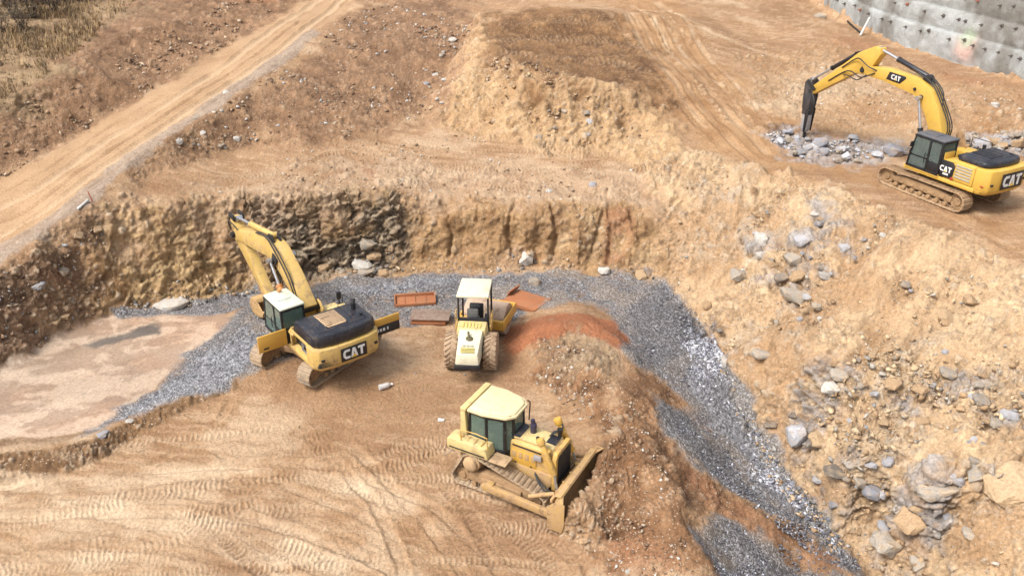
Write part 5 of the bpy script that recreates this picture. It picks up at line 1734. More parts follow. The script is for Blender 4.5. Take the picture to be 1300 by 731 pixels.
    for s in (1, -1):
        sh = .16
        bl.solid([(x, s * 1.302, z) for x, z in prof], [(x + sh, s * 1.66, z) for x, z in prof], .01)
        bl.side([(2.44, .0), (2.98, -.05), (3.06, .3), (3.06, 1.16), (2.74, 1.20), (2.44, .9)], s * 1.665, s * 1.70, .008)
    bl.box((2.70, 0, 1.20), (.22, 2.9, .05), None, .015)
    bl.box((2.46, 0, .34), (.14, 3.1, .22), None, .02)
    bl.box((2.46, 0, .92), (.10, 2.9, .16), None, .02)
    for yy in (-1.1, -.55, 0, .55, 1.1):
        bl.box((2.50, yy, .63), (.12, .05, 1.0), None, .01)
    blade = bl.build('blade', MUDYEL, root)
    ce = MB(BM); ce.box((2.98, 0, -.02), (.05, 2.6, .2), Matrix.Rotation(.3, 4, 'Y'), .01); ce.build('cutting_edge', STEEL, blade)
    for s in (1, -1):
        g = MB(BM); g.box((2.44, s * .78, .62), (.18, .16, .34), None, .03); g.build('blade_lug', MUDYEL, blade)
    tc = MB(); tc.tube((1.75, 1.05, .9), (2.12, .55, 1.0), .05); tc.build('tilt_cylinder', YEL_DOZ, root)
    return root


# ------------------------------------------------------------------ roller
def soil_roller():
    root = thing('road_roller', 'pale cream soil roller with canopy roof and big dusty rear tyres', 'roller', ROL_AT, R(ROL_YAW))
    for s in (1, -1):
        t = MB()
        c = (0, s * .81, .76)
        t.lathe(c, [(.30, -.24), (.55, -.27), (.70, -.26), (.745, -.20), (.755, 0), (.745, .20), (.70, .26), (.55, .27), (.30, .24)], 36)
        for k in range(22):                                          # chevron lugs
            a = 2 * PI * k / 22
            for q in (1, -1):
                aa = a + (q - 1) * PI / 44
                Rm = Matrix.Rotation(-aa, 4, 'Y') @ Matrix.Rotation(q * .62, 4, 'X')
                t.box((c[0] + .762 * math.cos(aa), c[1] + q * .13, c[2] + .762 * math.sin(aa)), (.07, .30, .075), Rm, .01)
        ty = t.build('tyre', RUBBER, root)
        r = MB()
        r.lathe(c, [(.05, s * -.1), (.36, s * -.2), (.40, s * .22), (.37, s * .25), (.33, s * .18), (.16, s * .12), (.14, s * .22), (.05, s * .22)] if s > 0 else
                [(.05, .1), (.36, .2), (.40, -.22), (.37, -.25), (.33, -.18), (.16, -.12), (.14, -.22), (.05, -.22)], 28)
        r.build('wheel_rim', CREAM, ty)
    ch = MB()
    ch.box((.1, 0, .82), (2.0, .9, .34), None, .05)
    ch.tube((0, -.6, .76), (0, .6, .76), .16)
    ch.box((1.2, 0, .75), (.5, .5, .5), None, .06)
    ch.build('chassis', DARK, root)
    # rear engine cover: wide shoulders, narrower tail
    h = MB()
    h.solid([(.55, -.70, 1.05), (-.10, -.68, 1.05), (-.10, .68, 1.05), (.55, .70, 1.05)],
            [(.55, -.62, 1.88), (-.10, -.58, 1.80), (-.10, .58, 1.80), (.55, .62, 1.88)], .07)
    hood = h.build('engine_cover', CREAM, root)
    h = MB()
    h.solid([(-.08, -.54, .95), (-1.52, -.50, .90), (-1.52, .50, .90), (-.08, .54, .95)],
            [(-.08, -.50, 1.83), (-1.42, -.43, 1.46), (-1.42, .43, 1.46), (-.08, .50, 1.83)], .08)
    h.build('tail_cover', CREAM_W, hood)
    g = MB()
    for k in range(4):
        g.box((-1.17 - k * .075, 0, 1.575 - k * .0205), (.04, .58, .02), Matrix.Rotation(-.27, 4, 'Y'), .006)
    g.build('tail_grille', paint('yellow_decal', lin(226, 206, 90), .25, .6, .4), hood)
    for k, (yy, w) in enumerate([(.18, .12), (.02, .1), (-.14, .14)]):
        q = MB(); q.box((-1.03, yy, 1.606), (.09, w, .012), Matrix.Rotation(-.27, 4, 'Y'), .003); q.build('model_mark', GREYSLAT, hood)
    x = MB()
    x.lathe((-.62, .0, 1.68), [(.04, 0), (.15, 0), (.16, .02), (.13, .055), (.04, .06)], 24, 'Z')
    x.tube((-.58, .03, 1.7), (-.45, .06, 1.93), .045)
    x.build('exhaust_pipe', paint('olive_black_steel', lin(92, 88, 48), .2, .6, .4), hood)
    q = MB()
    for k in range(6):
        q.box((.2, -.35 + k * .14, 1.865), (.34, .06, .012), Matrix.Rotation(-.12, 4, 'Y'), .003)
    q.build('hood_vent', paint('yellow_vent', lin(236, 214, 96), .2, .6, .4), hood)
    bp = MB(); bp.box((-1.50, 0, .86), (.16, 1.06, .26), None, .05); bp.build('rear_bumper', BLACK, root)
    # operator platform
    p = MB()
    p.box((1.25, 0, 1.22), (1.35, 1.42, .1), None, .03)
    p.box((1.25, 0, 1.0), (1.1, 1.0, .36), None, .04)
    for s in (1, -1):
        p.box((.9, s * .72, 1.42), (.6, .08, .36), None, .03)
    p.build('operator_platform', YEL_DOZ, root)
    c = MB()
    c.box((.72, 0, 1.62), (.14, 1.2, .56), None, .04)
    c.box((1.75, 0, 1.65), (.24, .6, .74), Matrix.Rotation(.15, 4, 'Y'), .05)
    c.lathe((1.52, 0, 2.02), [(.17, -.01), (.2, 0), (.17, .012)], 20, 'Z')
    c.box((1.1, -.5, 1.6), (.4, .14, .5), None, .04)
    c.build('console', BLACK, root)
    s = MB()
    s.box((1.12, .05, 1.62), (.46, .5, .14), None, .05); s.box((.9, .05, 1.98), (.12, .48, .56), Matrix.Rotation(-.12, 4, 'Y'), .05); s.box((1.12, .05, 1.42), (.3, .3, .32), None, .03)
    s.build('seat', SEAT, root)
    for (xx, yy) in ((.72, .62), (.72, -.62), (1.98, .62), (1.98, -.62)):
        MB().box((xx, yy, 2.1), (.08, .08, 1.72), None, .015).build('canopy_post', BLACK, root)
    r = MB()
    r.plan([(.52, -.68), (2.16, -.66), (2.16, .66), (.52, .68)], 2.93, 3.05, .04, .985)
    r.build('canopy_roof', CREAM_W, root)
    for s in (1, -1):
        MB().pipe([(.62, s * .74, 1.3), (.62, s * .76, 2.1), (1.0, s * .76, 2.15), (1.05, s * .76, 1.5)], .018).build('handrail', YEL_DOZ, root)
    # front frame, steered hard to the right
    F = Matrix.Translation((1.5, 0, 0)) @ Matrix.Rotation(R(ROL_STEER), 4, 'Z') @ Matrix.Diagonal((.95, .9, .97, 1))
    f = MB(F)
    f.box((.45, 0, .8), (.7, .6, .5), None, .05)
    f.box((.72, 0, .88), (.16, 2.36, .46), None, .04)
    f.box((2.62, 0, .88), (.16, 2.36, .46), None, .04)
    for s in (1, -1):
        f.box((1.67, s * 1.13, .88), (2.06, .09, .5), None, .03)
    f.build('drum_frame', YEL_DEEP, root)
    d = MB(F)
    d.lathe((1.67, 0, .75), [(.45, -1.04), (.72, -1.05), (.75, -1.0), (.75, 1.0), (.72, 1.05), (.45, 1.04)], 48)
    d.build('drum', paint('muddy_drum', lin(196, 160, 132), .5, .75, .8, dustcol=lin(214, 182, 152), chips=lin(120, 84, 60)), root)
    k = MB(F)
    for s in (1, -1):
        k.lathe((1.67, s * 1.06, .75), [(.05, -.02), (.34, -.02), (.34, .03), (.05, .04)], 24)
    k.build('drum_hub', DARK, root)
    hose(root, Matrix(), [(1.3, .3, 1.1), (1.6, .5, 1.0), (2.0, .3, .9), (2.2, -.1, .95)], .03)
    return root


# ------------------------------------------------------------------ rusty plates
RUST = paint('rusty_steel', lin(190, 112, 56), .25, .85, .6, dustcol=lin(176, 128, 84), chips=lin(104, 60, 36))
RUST_D = paint('dark_rusty_steel', lin(134, 96, 76), .5, .85, .5, dustcol=lin(160, 138, 120), chips=lin(96, 60, 40))


def rusty_things():
    # shallow open tray lying flat
    c = ground(527, 383)
    t = thing('steel_tray', 'rusty open steel tray with raised rims lying behind the dull plate box', 'tray', c, R(8))
    MB().box((0, 0, .06), (1.84, .9, .05), None, .01).build('tray_floor', RUST, t)
    for (p, s) in (((0, .46, .13), (1.92, .06, .2)), ((0, -.46, .1), (1.92, .06, .14)), ((.95, 0, .12), (.06, .86, .18)), ((-.95, 0, .12), (.06, .86, .18))):
        MB().box(p, s, None, .012).build('tray_rim', RUST, t)
    for k in range(3):
        MB().box((-.5 + k * .5, 0, .1), (.05, .84, .05), None, .01).build('tray_rib', RUST, t)
    c = ground(546, 407)
    t = thing('steel_box', 'low rusty steel box with a dull grey top plate beside the roller', 'steel box', c, R(-3))
    MB().side([(-.84, 0), (.74, 0), (.82, .28), (-.76, .28)], -.42, .42, .02).build('box_side', RUST, t)
    MB().box((.03, 0, .305), (1.8, .98, .04), None, .012).build('top_plate', RUST_D, t)
    MB().box((0, -.44, .1), (1.5, .05, .1), None, .012).build('bottom_flange', RUST, t)
    c = ground(668, 384)
    t = thing('steel_plate', 'rusty steel sheets stacked flat on the gravel right of the roller', 'steel plates', c, R(-34))
    MB().box((0, 0, .05), (1.95, 1.5, .05), Matrix.Rotation(.02, 4, 'X'), .01).build('lower_sheet', RUST, t)
    MB().box((.03, .02, .13), (1.9, 1.42, .05), Matrix.Rotation(-.02, 4, 'X'), .01).build('upper_sheet', RUST, t)
    for (p, s) in (((0, -.74, .13), (1.92, .07, .2)), ((.96, 0, .13), (.07, 1.4, .2))):
        MB().box(p, s, None, .012).build('edge_flange', RUST, t)
    MB().box((-.93, .28, .26), (.06, .9, .36), Matrix.Rotation(.5, 4, 'Y'), .012).build('bent_flange', RUST, t)
LEX_HOUSE, LEX_TRACK = 128.0, 58.0
_p = np.array([-8.22, 31.95])
UEX_AT = (21.5, 41.57, float(height(21.5, 41.57)) - .03)
UEX_YAW, UEX_SLEW = 117.4, 0.0
DOZ_AT = (.14, 24.86, float(height(.14, 24.86)) - .03)
DOZ_YAW = -28.6
ROL_AT = (-1.68, 31.5, float(height(-1.68, 31.5)) - .04)
ROL_YAW, ROL_STEER = 85.0, -12.0
LEX_POS = (_p[0], _p[1], float(height(_p[0], _p[1])) - .06)
lower_excavator(); upper_excavator(); bulldozer(); soil_roller(); rusty_things()
# ------------------------------------------------------------------ stones
rng = np.random.default_rng(11)


def hull(n, seed, boxy=.6, flat=1.0, detail=0):
    r = random.Random(seed)
    bm = bmesh.new()
    for i in range(n):
        v = Vector((r.uniform(-1, 1), r.uniform(-1, 1), r.uniform(-1, 1)))
        m = max(abs(v.x), abs(v.y), abs(v.z))
        v = v / (m * boxy + v.length * (1 - boxy)) * r.uniform(.86, 1.0)
        bm.verts.new((v.x, v.y, v.z * flat))
    g = bmesh.ops.convex_hull(bm, input=bm.verts)
    bmesh.ops.delete(bm, geom=list({e for e in g['geom_interior'] + g['geom_unused'] if isinstance(e, bmesh.types.BMVert)}), context='VERTS')
    bmesh.ops.dissolve_limit(bm, angle_limit=R(14), verts=bm.verts, edges=bm.edges)
    if detail:
        es = list(bm.edges)
        bmesh.ops.bevel(bm, geom=es, offset=.07, segments=1, affect='EDGES', clamp_overlap=True)
        bmesh.ops.triangulate(bm, faces=bm.faces)
        bmesh.ops.subdivide_edges(bm, edges=[e for e in bm.edges if e.calc_length() > .3], cuts=2, use_grid_fill=True)
        bmesh.ops.triangulate(bm, faces=bm.faces)
        P = np.array([v.co[:] for v in bm.verts])
        bm.normal_update()
        d = fbm(P + seed, 1.6, 3, seed) * .16 + fbm(P + seed, 6.0, 2, seed + 5) * .05
        for v, k in zip(bm.verts, d):
            v.co += v.normal * float(k)
    bmesh.ops.triangulate(bm, faces=bm.faces)
    return bm


def stone_mat(name, a, b_, dust, vein=.3):
    m, nt, b = new_mat(name)
    tc = nt.nodes.new('ShaderNodeTexCoord').outputs['Object']
    oi = nt.nodes.new('ShaderNodeObjectInfo')
    n1 = noise(nt, tc, 1.6, 5, .65); n2 = noise(nt, tc, 9, 4, .6)
    c = mixc(nt, ramp(nt, oi.outputs['Random'], [(0, 0), (1, 1)]), tuple(a), tuple(b_))
    c = mixc(nt, ramp(nt, n1, [(.42, 0), (.66, dust)]), c, tuple(lin(214, 178, 132)))
    c = mixc(nt, 1.0, c, ramp(nt, n2, [(.3, .78), (.7, 1.2)]), 'MULTIPLY')
    nt.links.new(c, b.inputs['Base Color']); b.inputs['Roughness'].default_value = .9
    nt.links.new(bump(nt, n2, .12, .7), b.inputs['Normal'])
    return m


S_GREY = stone_mat('grey_stone', lin(160, 152, 142), lin(196, 184, 168), .85)
S_BLUE = stone_mat('blue_grey_stone', lin(152, 154, 164), lin(206, 206, 212), .5)
S_PALE = stone_mat('pale_blue_stone', lin(190, 192, 202), lin(234, 234, 238), .25)
S_TAN = stone_mat('tan_stone', lin(190, 150, 104), lin(214, 178, 132), .8)
S_WHITE = stone_mat('pale_stone', lin(206, 198, 188), lin(230, 224, 214), .4)
S_DARK = stone_mat('dark_stone', lin(118, 108, 98), lin(150, 138, 126), .6)
STONE_MATS = [S_GREY, S_BLUE, S_TAN, S_WHITE, S_DARK, S_PALE]
PROTO = {}
for mi, m_ in enumerate(STONE_MATS):
    for k in range(7):
        bm = hull(22, 100 + k * 3 + mi, .5, .8, 1)
        me = bpy.data.meshes.new('stone')
        bm.to_mesh(me); bm.free()
        me.polygons.foreach_set('use_smooth', [True] * len(me.polygons)); me.set_sharp_from_angle(angle=R(24))
        me.materials.append(m_)
        PROTO[(mi, k)] = me


def stone(px, py, wpx, hpx, mat, label, group=None, name='boulder', cat='boulder', sink=.42, k=None, p=None, yaw=None, size=None):
    """one stone standing where the photo shows it; width and height in photo pixels at its distance"""
    if p is None:
        p = ground(px, py)
        dist = np.dot(p - CAM, FWD)
        sx = wpx / FOC * dist / 2; sz = hpx / FOC * dist / 2 * 1.05
        sy = (sx + sz) * .55
    else:
        sx, sy, sz = size
    o = bpy.data.objects.new(name, PROTO[(STONE_MATS.index(mat), random.randrange(7) if k is None else k)])
    COL.objects.link(o)
    n = slope_normal(p[0], p[1], .5)
    q = p + n * sz * (1 - 2 * sink) * .8
    o.location = tuple(q)
    o.rotation_euler = (random.uniform(-.3, .3), random.uniform(-.3, .3), random.uniform(-.25, .25) if yaw is None else yaw)
    o.scale = (sx * 1.12, sy * 1.12, sz * 1.12)
    return tag(o, label, cat, group)


def named_stones():
    W, G_, B, T, D = S_WHITE, S_GREY, S_BLUE, S_TAN, S_DARK
    for a in [
        (668, 328, 17, 18, W, 'pale upright boulder at the foot of the cut behind the roller'),
        (679, 360, 18, 15, G_, 'light grey boulder on the gravel just behind the rusty steel sheets'),
        (523, 373, 14, 9, D, 'small dark blue rock lying against the back of the rusty tray'),
        (767, 344, 16, 13, W, 'small white boulder at the foot of the cut near the red earth face'),
        (814, 350, 15, 14, T, 'tan round boulder at the corner where the dark gravel begins'),
        (922, 460, 13, 18, W, 'pale slab standing on the edge of the blue gravel ravine'),
        (898, 388, 11, 14, T, 'small tan rock above the upper edge of the dark gravel'),
        (914, 420, 9, 8, D, 'small dark rock beside the gravel edge above the pale slab'),
        (971, 450, 34, 13, G_, 'long flat grey boulder alone low on the sandy slope'),
        (979, 540, 18, 13, D, 'dark angular rock in the bare sand above the ravine'),
        (966, 306, 15, 24, W, 'tall white slab high on the sandy slope'),
        (937, 350, 20, 15, G_, 'grey rock below and left of the tall white slab'),
        (1010, 376, 42, 17, G_, 'broad grey green boulder in the middle of the sandy slope'),
        (979, 335, 16, 12, T, 'tan rock right under the tall white slab'),
        (991, 352, 20, 11, D, 'dark grey rock above the broad grey green boulder'),
        (1012, 352, 20, 12, T, 'tan block beside the dark grey rock on the slope'),
        (1019, 305, 22, 13, B, 'blue grey rock right of the tall white slab'),
        (1008, 330, 24, 16, G_, 'layered grey rock between the blue grey rock and the tan block'),
        (1046, 350, 16, 9, W, 'small pale rock right of the layered grey rock'),
        (1048, 256, 14, 11, B, 'small blue rock on the crest below the tracks of the hammer machine'),
        (1072, 315, 14, 12, B, 'small blue grey rock in the slope below the crest'),
        (1202, 405, 22, 20, T, 'tan block stuck in the slope with a hollow behind it'),
        (1232, 382, 20, 15, T, 'yellowish block above the tan block in the slope'),
        (1125, 690, 38, 34, G_, 'big square grey boulder at the bottom of the sandy slope'),
        (1160, 660, 46, 30, T, 'big tan boulder with a pale side above the square grey boulder'),
        (1142, 652, 12, 26, W, 'white slab leaning on the left side of the big tan boulder'),
        (1284, 622, 66, 58, T, 'largest tan boulder at the right edge of the slope'),
        (1238, 602, 26, 22, G_, 'grey boulder left of the largest tan boulder'),
        (1190, 622, 50, 22, G_, 'wide grey outcrop boulder in the lower sandy slope'),
        (1206, 660, 20, 20, B, 'light blue block below the wide grey outcrop boulder'),
        (1236, 678, 26, 18, G_, 'grey block at the mouth of the dark hollow low on the slope'),
        (1188, 672, 18, 20, W, 'pale upright rock between the big tan boulder and the light blue block'),
        (1107, 624, 24, 16, B, 'blue grey rock pile block above the square grey boulder'),
        (1092, 612, 18, 12, G_, 'small grey rock at the left of the blue grey rock pile block'),
        (1168, 716, 22, 20, G_, 'grey rock at the bottom edge right of the square grey boulder'),
        (1058, 640, 14, 10, B, 'small blue rock lying alone in the sandy chute'),
        (1062, 598, 34, 16, D, 'dark layered rock in the lower slope above the sandy chute'),
        (1042, 608, 20, 10, B, 'blue layered rock left of the dark layered rock'),
        (1012, 552, 26, 34, B, 'tall blue grey outcrop rock beside the sand chute head'),
        (1041, 558, 28, 24, T, 'round tan boulder next to the tall blue grey outcrop rock'),
        (1012, 528, 22, 12, D, 'dark slab on top of the tall blue grey outcrop rock'),
        (1054, 492, 26, 20, W, 'pale streaked rock in the middle right of the slope'),
        (1066, 476, 24, 14, G_, 'grey rock just above the pale streaked rock'),
        (1281, 528, 24, 16, B, 'blue grey rock near the right edge of the slope'),
        (1264, 538, 18, 12, G_, 'grey rock beside the blue grey rock near the right edge'),
        (1246, 508, 24, 12, G_, 'flat grey rock above the pair of rocks at the right edge'),
        (1204, 474, 24, 12, G_, 'flat grey rock in the upper right part of the slope'),
        (467, 310, 20, 16, G_, 'grey boulder half way down the dark rock face'),
        (474, 326, 18, 13, T, 'tan boulder under the grey boulder of the dark rock face'),
        (460, 336, 26, 13, W, 'white slab at the foot of the dark rock face'),
        (465, 346, 22, 9, G_, 'flat grey slab below the white slab at the rock foot'),
        (487, 347, 14, 9, T, 'small tan block right of the slabs at the rock foot'),
        (412, 340, 18, 13, T, 'yellowish boulder at the rock foot beside the excavator boom'),
        (432, 345, 14, 9, G_, 'small grey stone at the rock foot between boom and white slab'),
        (217, 386, 44, 14, W, 'wide pale ledge slab at the foot of the yellow rock by the mud pool'),
        (49, 362, 15, 10, B, 'blue grey rock in the dark slope at the far left'),
        (79, 345, 14, 13, D, 'dark rock in the dark slope above the rusty red patch'),
        (70, 408, 12, 10, T, 'tan stone above the edge of the mud pool'),
        (82, 402, 12, 8, T, 'second tan stone above the edge of the mud pool'),
        (124, 292, 12, 10, T, 'yellow stone at the lip of the cut below the haul road'),
        (100, 300, 12, 12, T, 'tan block at the lip of the cut nearest the haul road'),
        (228, 180, 8, 8, W, 'white stone on the lower edge of the haul road'),
        (257, 170, 9, 8, W, 'white stone below the haul road right of another white stone'),
        (281, 186, 11, 8, G_, 'grey stone at the foot of the brown slope'),
        (301, 177, 11, 8, W, 'pale stone at the foot of the brown slope'),
        (287, 118, 9, 6, W, 'flat white stone on the edge of the haul road higher up'),
        (359, 138, 10, 10, T, 'tan stone in the brown slope under the haul road'),
        (250, 151, 10, 7, G_, 'grey stone on the berm of the haul road'),
        (575, 52, 11, 8, W, 'white boulder at the top of the gully left of the upper heap'),
        (541, 108, 9, 8, B, 'blue grey stone low in the gully left of the upper heap'),
        (552, 96, 9, 7, W, 'white stone in the middle of the gully left of the upper heap'),
        (745, 171, 12, 8, B, 'pale blue rock at the front foot of the upper heap'),
        (748, 155, 10, 10, B, 'blue rock stuck in the front of the upper heap'),
        (636, 166, 14, 10, T, 'tan clod at the left foot of the upper heap'),
        (1263, 136, 12, 13, W, 'white boulder on the bank behind the upper excavator'),
        (1040, 22, 16, 10, G_, 'grey block by the end of the retaining wall'),
        (130, 552, 17, 8, B, 'pale blue rock at the tip of the gravel strip by the mud pool'),
        (165, 535, 10, 6, W, 'small white stone on the near edge of the gravel strip'),
        (798, 726, 10, 7, W, 'white stone on the red earth at the bottom edge'),
        (697, 243, 9, 6, W, 'small white stone on the lip of the bench'),
        (752, 235, 10, 8, B, 'small pale stone on the bench behind the red earth face'),
    ]:
        stone(*a)


def scatter(poly, n, seed, sizes, mats, label, group, name, cat, sink=.3, flatness=.8):
    w = wpoly(poly)
    r = np.random.default_rng(seed)
    lo, hi = w.min(0), w.max(0)
    done = 0
    pts = []
    while done < n:
        q = lo + r.random(2) * (hi - lo)
        if inside_dist(q[None], w)[0] < .05:
            continue
        s = sizes[0] * (sizes[1] / sizes[0]) ** (r.random() ** 2.0)
        if any((q[0] - a[0]) ** 2 + (q[1] - a[1]) ** 2 < (a[2] + s) ** 2 * .5 for a in pts):
            s *= .6
        pts.append((q[0], q[1], s))
        p = np.array([q[0], q[1], float(height(*q))])
        m = mats[int(r.random() * len(mats))]
        stone(0, 0, 0, 0, m, label, group, name, cat, sink, p=p, size=(s * r.uniform(.8, 1.25), s * r.uniform(.7, 1.1), s * flatness * r.uniform(.7, 1.05)), yaw=r.uniform(-3, 3))
        done += 1


def scattered_stones():
    scatter([(962, 172), (1000, 164), (1030, 178), (1070, 174), (1110, 182), (1152, 196), (1112, 200), (1090, 208), (1040, 204), (1010, 200), (985, 186)], 84, 1, (.10, .55), [S_PALE, S_BLUE, S_PALE, S_GREY],
            'broken pale blue rubble stone in the heap under the hydraulic hammer', 'rubble stones under the hydraulic hammer', 'rubble_stone', 'stone', .15)
    scatter([(1215, 176), (1250, 168), (1310, 166), (1330, 184), (1300, 196), (1225, 190)], 32, 2, (.16, .55), [S_BLUE, S_GREY, S_DARK, S_TAN],
            'broken grey rubble stone in the pile behind the upper excavator', 'rubble stones behind the upper excavator', 'rubble_stone', 'stone', .15)
    scatter([(920, 290), (960, 240), (1060, 260), (1130, 300), (1200, 370), (1120, 420), (1010, 410), (950, 370)], 46, 3, (.10, .30), [S_GREY, S_TAN, S_BLUE, S_WHITE],
            'small stone half sunk in the upper part of the sandy slope', 'small stones in the upper sandy slope', 'slope_stone', 'stone', .46)
    scatter([(1000, 500), (1080, 450), (1200, 440), (1300, 480), (1310, 731), (1130, 731), (1080, 640)], 70, 4, (.10, .30), [S_GREY, S_TAN, S_TAN, S_BLUE],
            'small stone half sunk in the lower part of the sandy slope', 'small stones in the lower sandy slope', 'slope_stone', 'stone', .46)
    scatter([(528, 140), (548, 95), (570, 50), (588, 45), (575, 100), (560, 145)], 14, 5, (.12, .26), [S_WHITE, S_GREY, S_TAN],
            'small pale stone in the gully beside the upper heap', 'small stones in the gully', 'gully_stone', 'stone', .3)
    scatter([(690, 140), (740, 135), (770, 160), (740, 182), (680, 178)], 16, 6, (.14, .34), [S_TAN, S_GREY, S_TAN],
            'brown stone in the rubbly front of the upper heap', 'stones in the front of the upper heap', 'heap_stone', 'stone', .3)
    scatter([(430, 300), (490, 300), (500, 340), (440, 352)], 16, 7, (.12, .3), [S_GREY, S_TAN, S_DARK],
            'small fallen stone at the foot of the dark rock face', 'fallen stones at the dark rock face', 'fallen_stone', 'stone', .25)


def stone_field(name, specs, seed, label=None):
    """countless small stones as one mesh with a tone for each stone"""
    r = np.random.default_rng(seed)
    protos = []
    for k in range(10):
        bm = hull(9, 300 + k, .7, .8)
        bm.verts.ensure_lookup_table()
        V = np.array([v.co[:] for v in bm.verts]); F = np.array([[v.index for v in f.verts] for f in bm.faces]); bm.free()
        protos.append((V, F))
    VV, FF, CC = [], [], []
    off = 0
    for poly, n, s0, s1, cols in specs:
        w = wpoly(poly)
        lo, hi = w.min(0), w.max(0)
        q = lo + r.random((n * 8, 2)) * (hi - lo)
        keep = inside_dist(q, w) > 0
        # clumps rather than an even sprinkle
        q3 = np.hstack([q, np.zeros((len(q), 1))])
        den = vnoise(q3, .45, seed) * .6 + vnoise(q3, 1.3, seed + 3) * .4
        keep &= r.random(len(q)) < np.clip((den - .32) * 3.2, 0.02, 1)
        q = q[keep][:n]
        z = height(q[:, 0], q[:, 1])
        sz = s0 * (s1 / s0) ** (r.random(len(q)) ** 2.2)
        for i in range(len(q)):
            V, F = protos[int(r.integers(10))]
            a, b, c = r.random(3) * 6.28
            Rm = np.array(Matrix.Rotation(a, 3, 'Z') @ Matrix.Rotation(b, 3, 'X'))
            S = sz[i] * np.array([r.uniform(.8, 1.3), r.uniform(.7, 1.1), r.uniform(.5, .9)])
            P = (V * S) @ Rm.T + np.array([q[i, 0], q[i, 1], z[i] + sz[i] * .25])
            VV.append(P); FF.append(F + off); off += len(V)
            c = cols[int(r.integers(len(cols)))] * r.uniform(.8, 1.15)
            CC.append(np.repeat(np.append(np.clip(c, 0, .85), 1)[None], len(V), 0))
    V = np.vstack(VV).astype(np.float32); F = np.vstack(FF).astype(np.int32); Cc = np.vstack(CC).astype(np.float32)
    me = bpy.data.meshes.new(name)
    me.vertices.add(len(V)); me.vertices.foreach_set('co', V.ravel())
    me.loops.add(F.size); me.loops.foreach_set('vertex_index', F.ravel())
    me.polygons.add(len(F)); me.polygons.foreach_set('loop_start', (np.arange(len(F)) * 3).astype(np.int32))
    me.update(calc_edges=True)
    ca = me.color_attributes.new('tone', 'FLOAT_COLOR', 'POINT'); ca.data.foreach_set('color', Cc.ravel())
    o = bpy.data.objects.new(name, me); COL.objects.link(o)
    o['kind'] = 'stuff'
    if label:
        o['label'] = label
    m, nt, b = new_mat(name + '_tone')
    vcn = nt.nodes.new('ShaderNodeVertexColor'); vcn.layer_name = 'tone'
    tc = nt.nodes.new('ShaderNodeTexCoord').outputs['Object']
    n1 = noise(nt, tc, 14, 4, .6)
    nt.links.new(mixc(nt, 1.0, vcn.outputs[0], ramp(nt, n1, [(.3, .8), (.7, 1.18)]), 'MULTIPLY'), b.inputs['Base Color'])
    b.inputs['Roughness'].default_value = .92
    nt.links.new(bump(nt, n1, .04, .6), b.inputs['Normal'])
    me.materials.append(m)
    return o


named_stones(); scattered_stones()
_g = [lin(150, 146, 142), lin(186, 180, 172), lin(120, 114, 110)]
_t = [lin(206, 172, 128), lin(222, 190, 146), lin(186, 148, 104)]
_b = [lin(160, 162, 170), lin(200, 202, 210), lin(130, 132, 142), lin(110, 110, 118)]
_dk = [lin(96, 92, 96), lin(124, 120, 124), lin(146, 142, 146)]
_br = [lin(160, 122, 86), lin(190, 152, 112), lin(206, 180, 150), lin(134, 104, 78)]
stone_field('small_stones', [
    ([(866, 195), (960, 216), (1100, 254), (1220, 304), (1420, 410), (1400, 800), (1130, 770), (1080, 690), (975, 565), (915, 440), (850, 350), (830, 290)], 1700, .03, .15, _t * 3 + [lin(170, 162, 150), lin(196, 184, 168), lin(214, 200, 180)]),
    ([(866, 195), (960, 216), (1100, 254), (1220, 304), (1420, 410), (1400, 800), (1130, 770), (1080, 690), (975, 565), (915, 440), (850, 350), (830, 290)], 3000, .018, .07, _t * 3 + [lin(180, 168, 150), lin(206, 192, 172)]),
    ([(1000, 480), (1090, 440), (1300, 500), (1310, 731), (1130, 731), (1060, 600)], 800, .04, .19, _t * 3 + [lin(160, 152, 142), lin(196, 184, 168)]),
    ([(180, 200), (255, 155), (335, 100), (405, 45), (480, 0), (600, 30), (560, 120), (530, 155), (440, 175), (300, 190)], 2200, .03, .17, _br + [lin(206, 200, 192)]),
    ([(0, 228), (60, 196), (120, 157), (200, 112), (280, 62), (350, 22), (330, -20), (200, 44), (100, 97), (0, 140)], 1400, .035, .2, _br),
    ([(-60, 400), (0, 350), (60, 312), (105, 275), (150, 300), (150, 380), (70, 428), (0, 468)], 700, .03, .15, _br + [lin(170, 168, 166)]),
    ([(690, 430), (760, 450), (805, 510), (835, 570), (860, 640), (880, 731), (770, 731), (740, 690), (775, 600), (770, 560), (720, 520), (670, 480)], 1500, .025, .10, _br + [lin(220, 210, 196)]),
    ([(240, 250), (330, 195), (480, 180), (600, 170), (800, 195), (830, 260), (650, 256), (330, 250)], 700, .03, .13, _t + _br + [lin(226, 220, 210)]),
    ([(620, 80), (800, 112), (850, 150), (800, 190), (650, 180), (600, 150)], 1000, .035, .19, _t + _br + _br),
    ([(330, 330), (500, 310), (520, 345), (400, 358), (250, 388), (160, 392), (170, 375)], 350, .04, .18, _t + _g),
    ([(520, 320), (660, 320), (800, 330), (846, 356), (740, 346), (520, 346)], 300, .03, .14, _t + _g),
    ([(960, 60), (1100, 80), (1300, 130), (1300, 170), (1140, 160), (1000, 150)], 500, .04, .16, _t + [lin(226, 214, 200)]),
    ([(100, 560), (300, 484), (330, 470), (560, 420), (700, 470), (560, 560), (300, 560), (0, 620)], 160, .02, .07, _t + _g),
    ([(966, 168), (1040, 176), (1110, 182), (1140, 196), (1100, 208), (1040, 208), (985, 190)], 600, .03, .14, _b + [lin(226, 224, 222), lin(206, 200, 196)]),
], 5, 'countless small stones and clods lying on the slopes and bank')
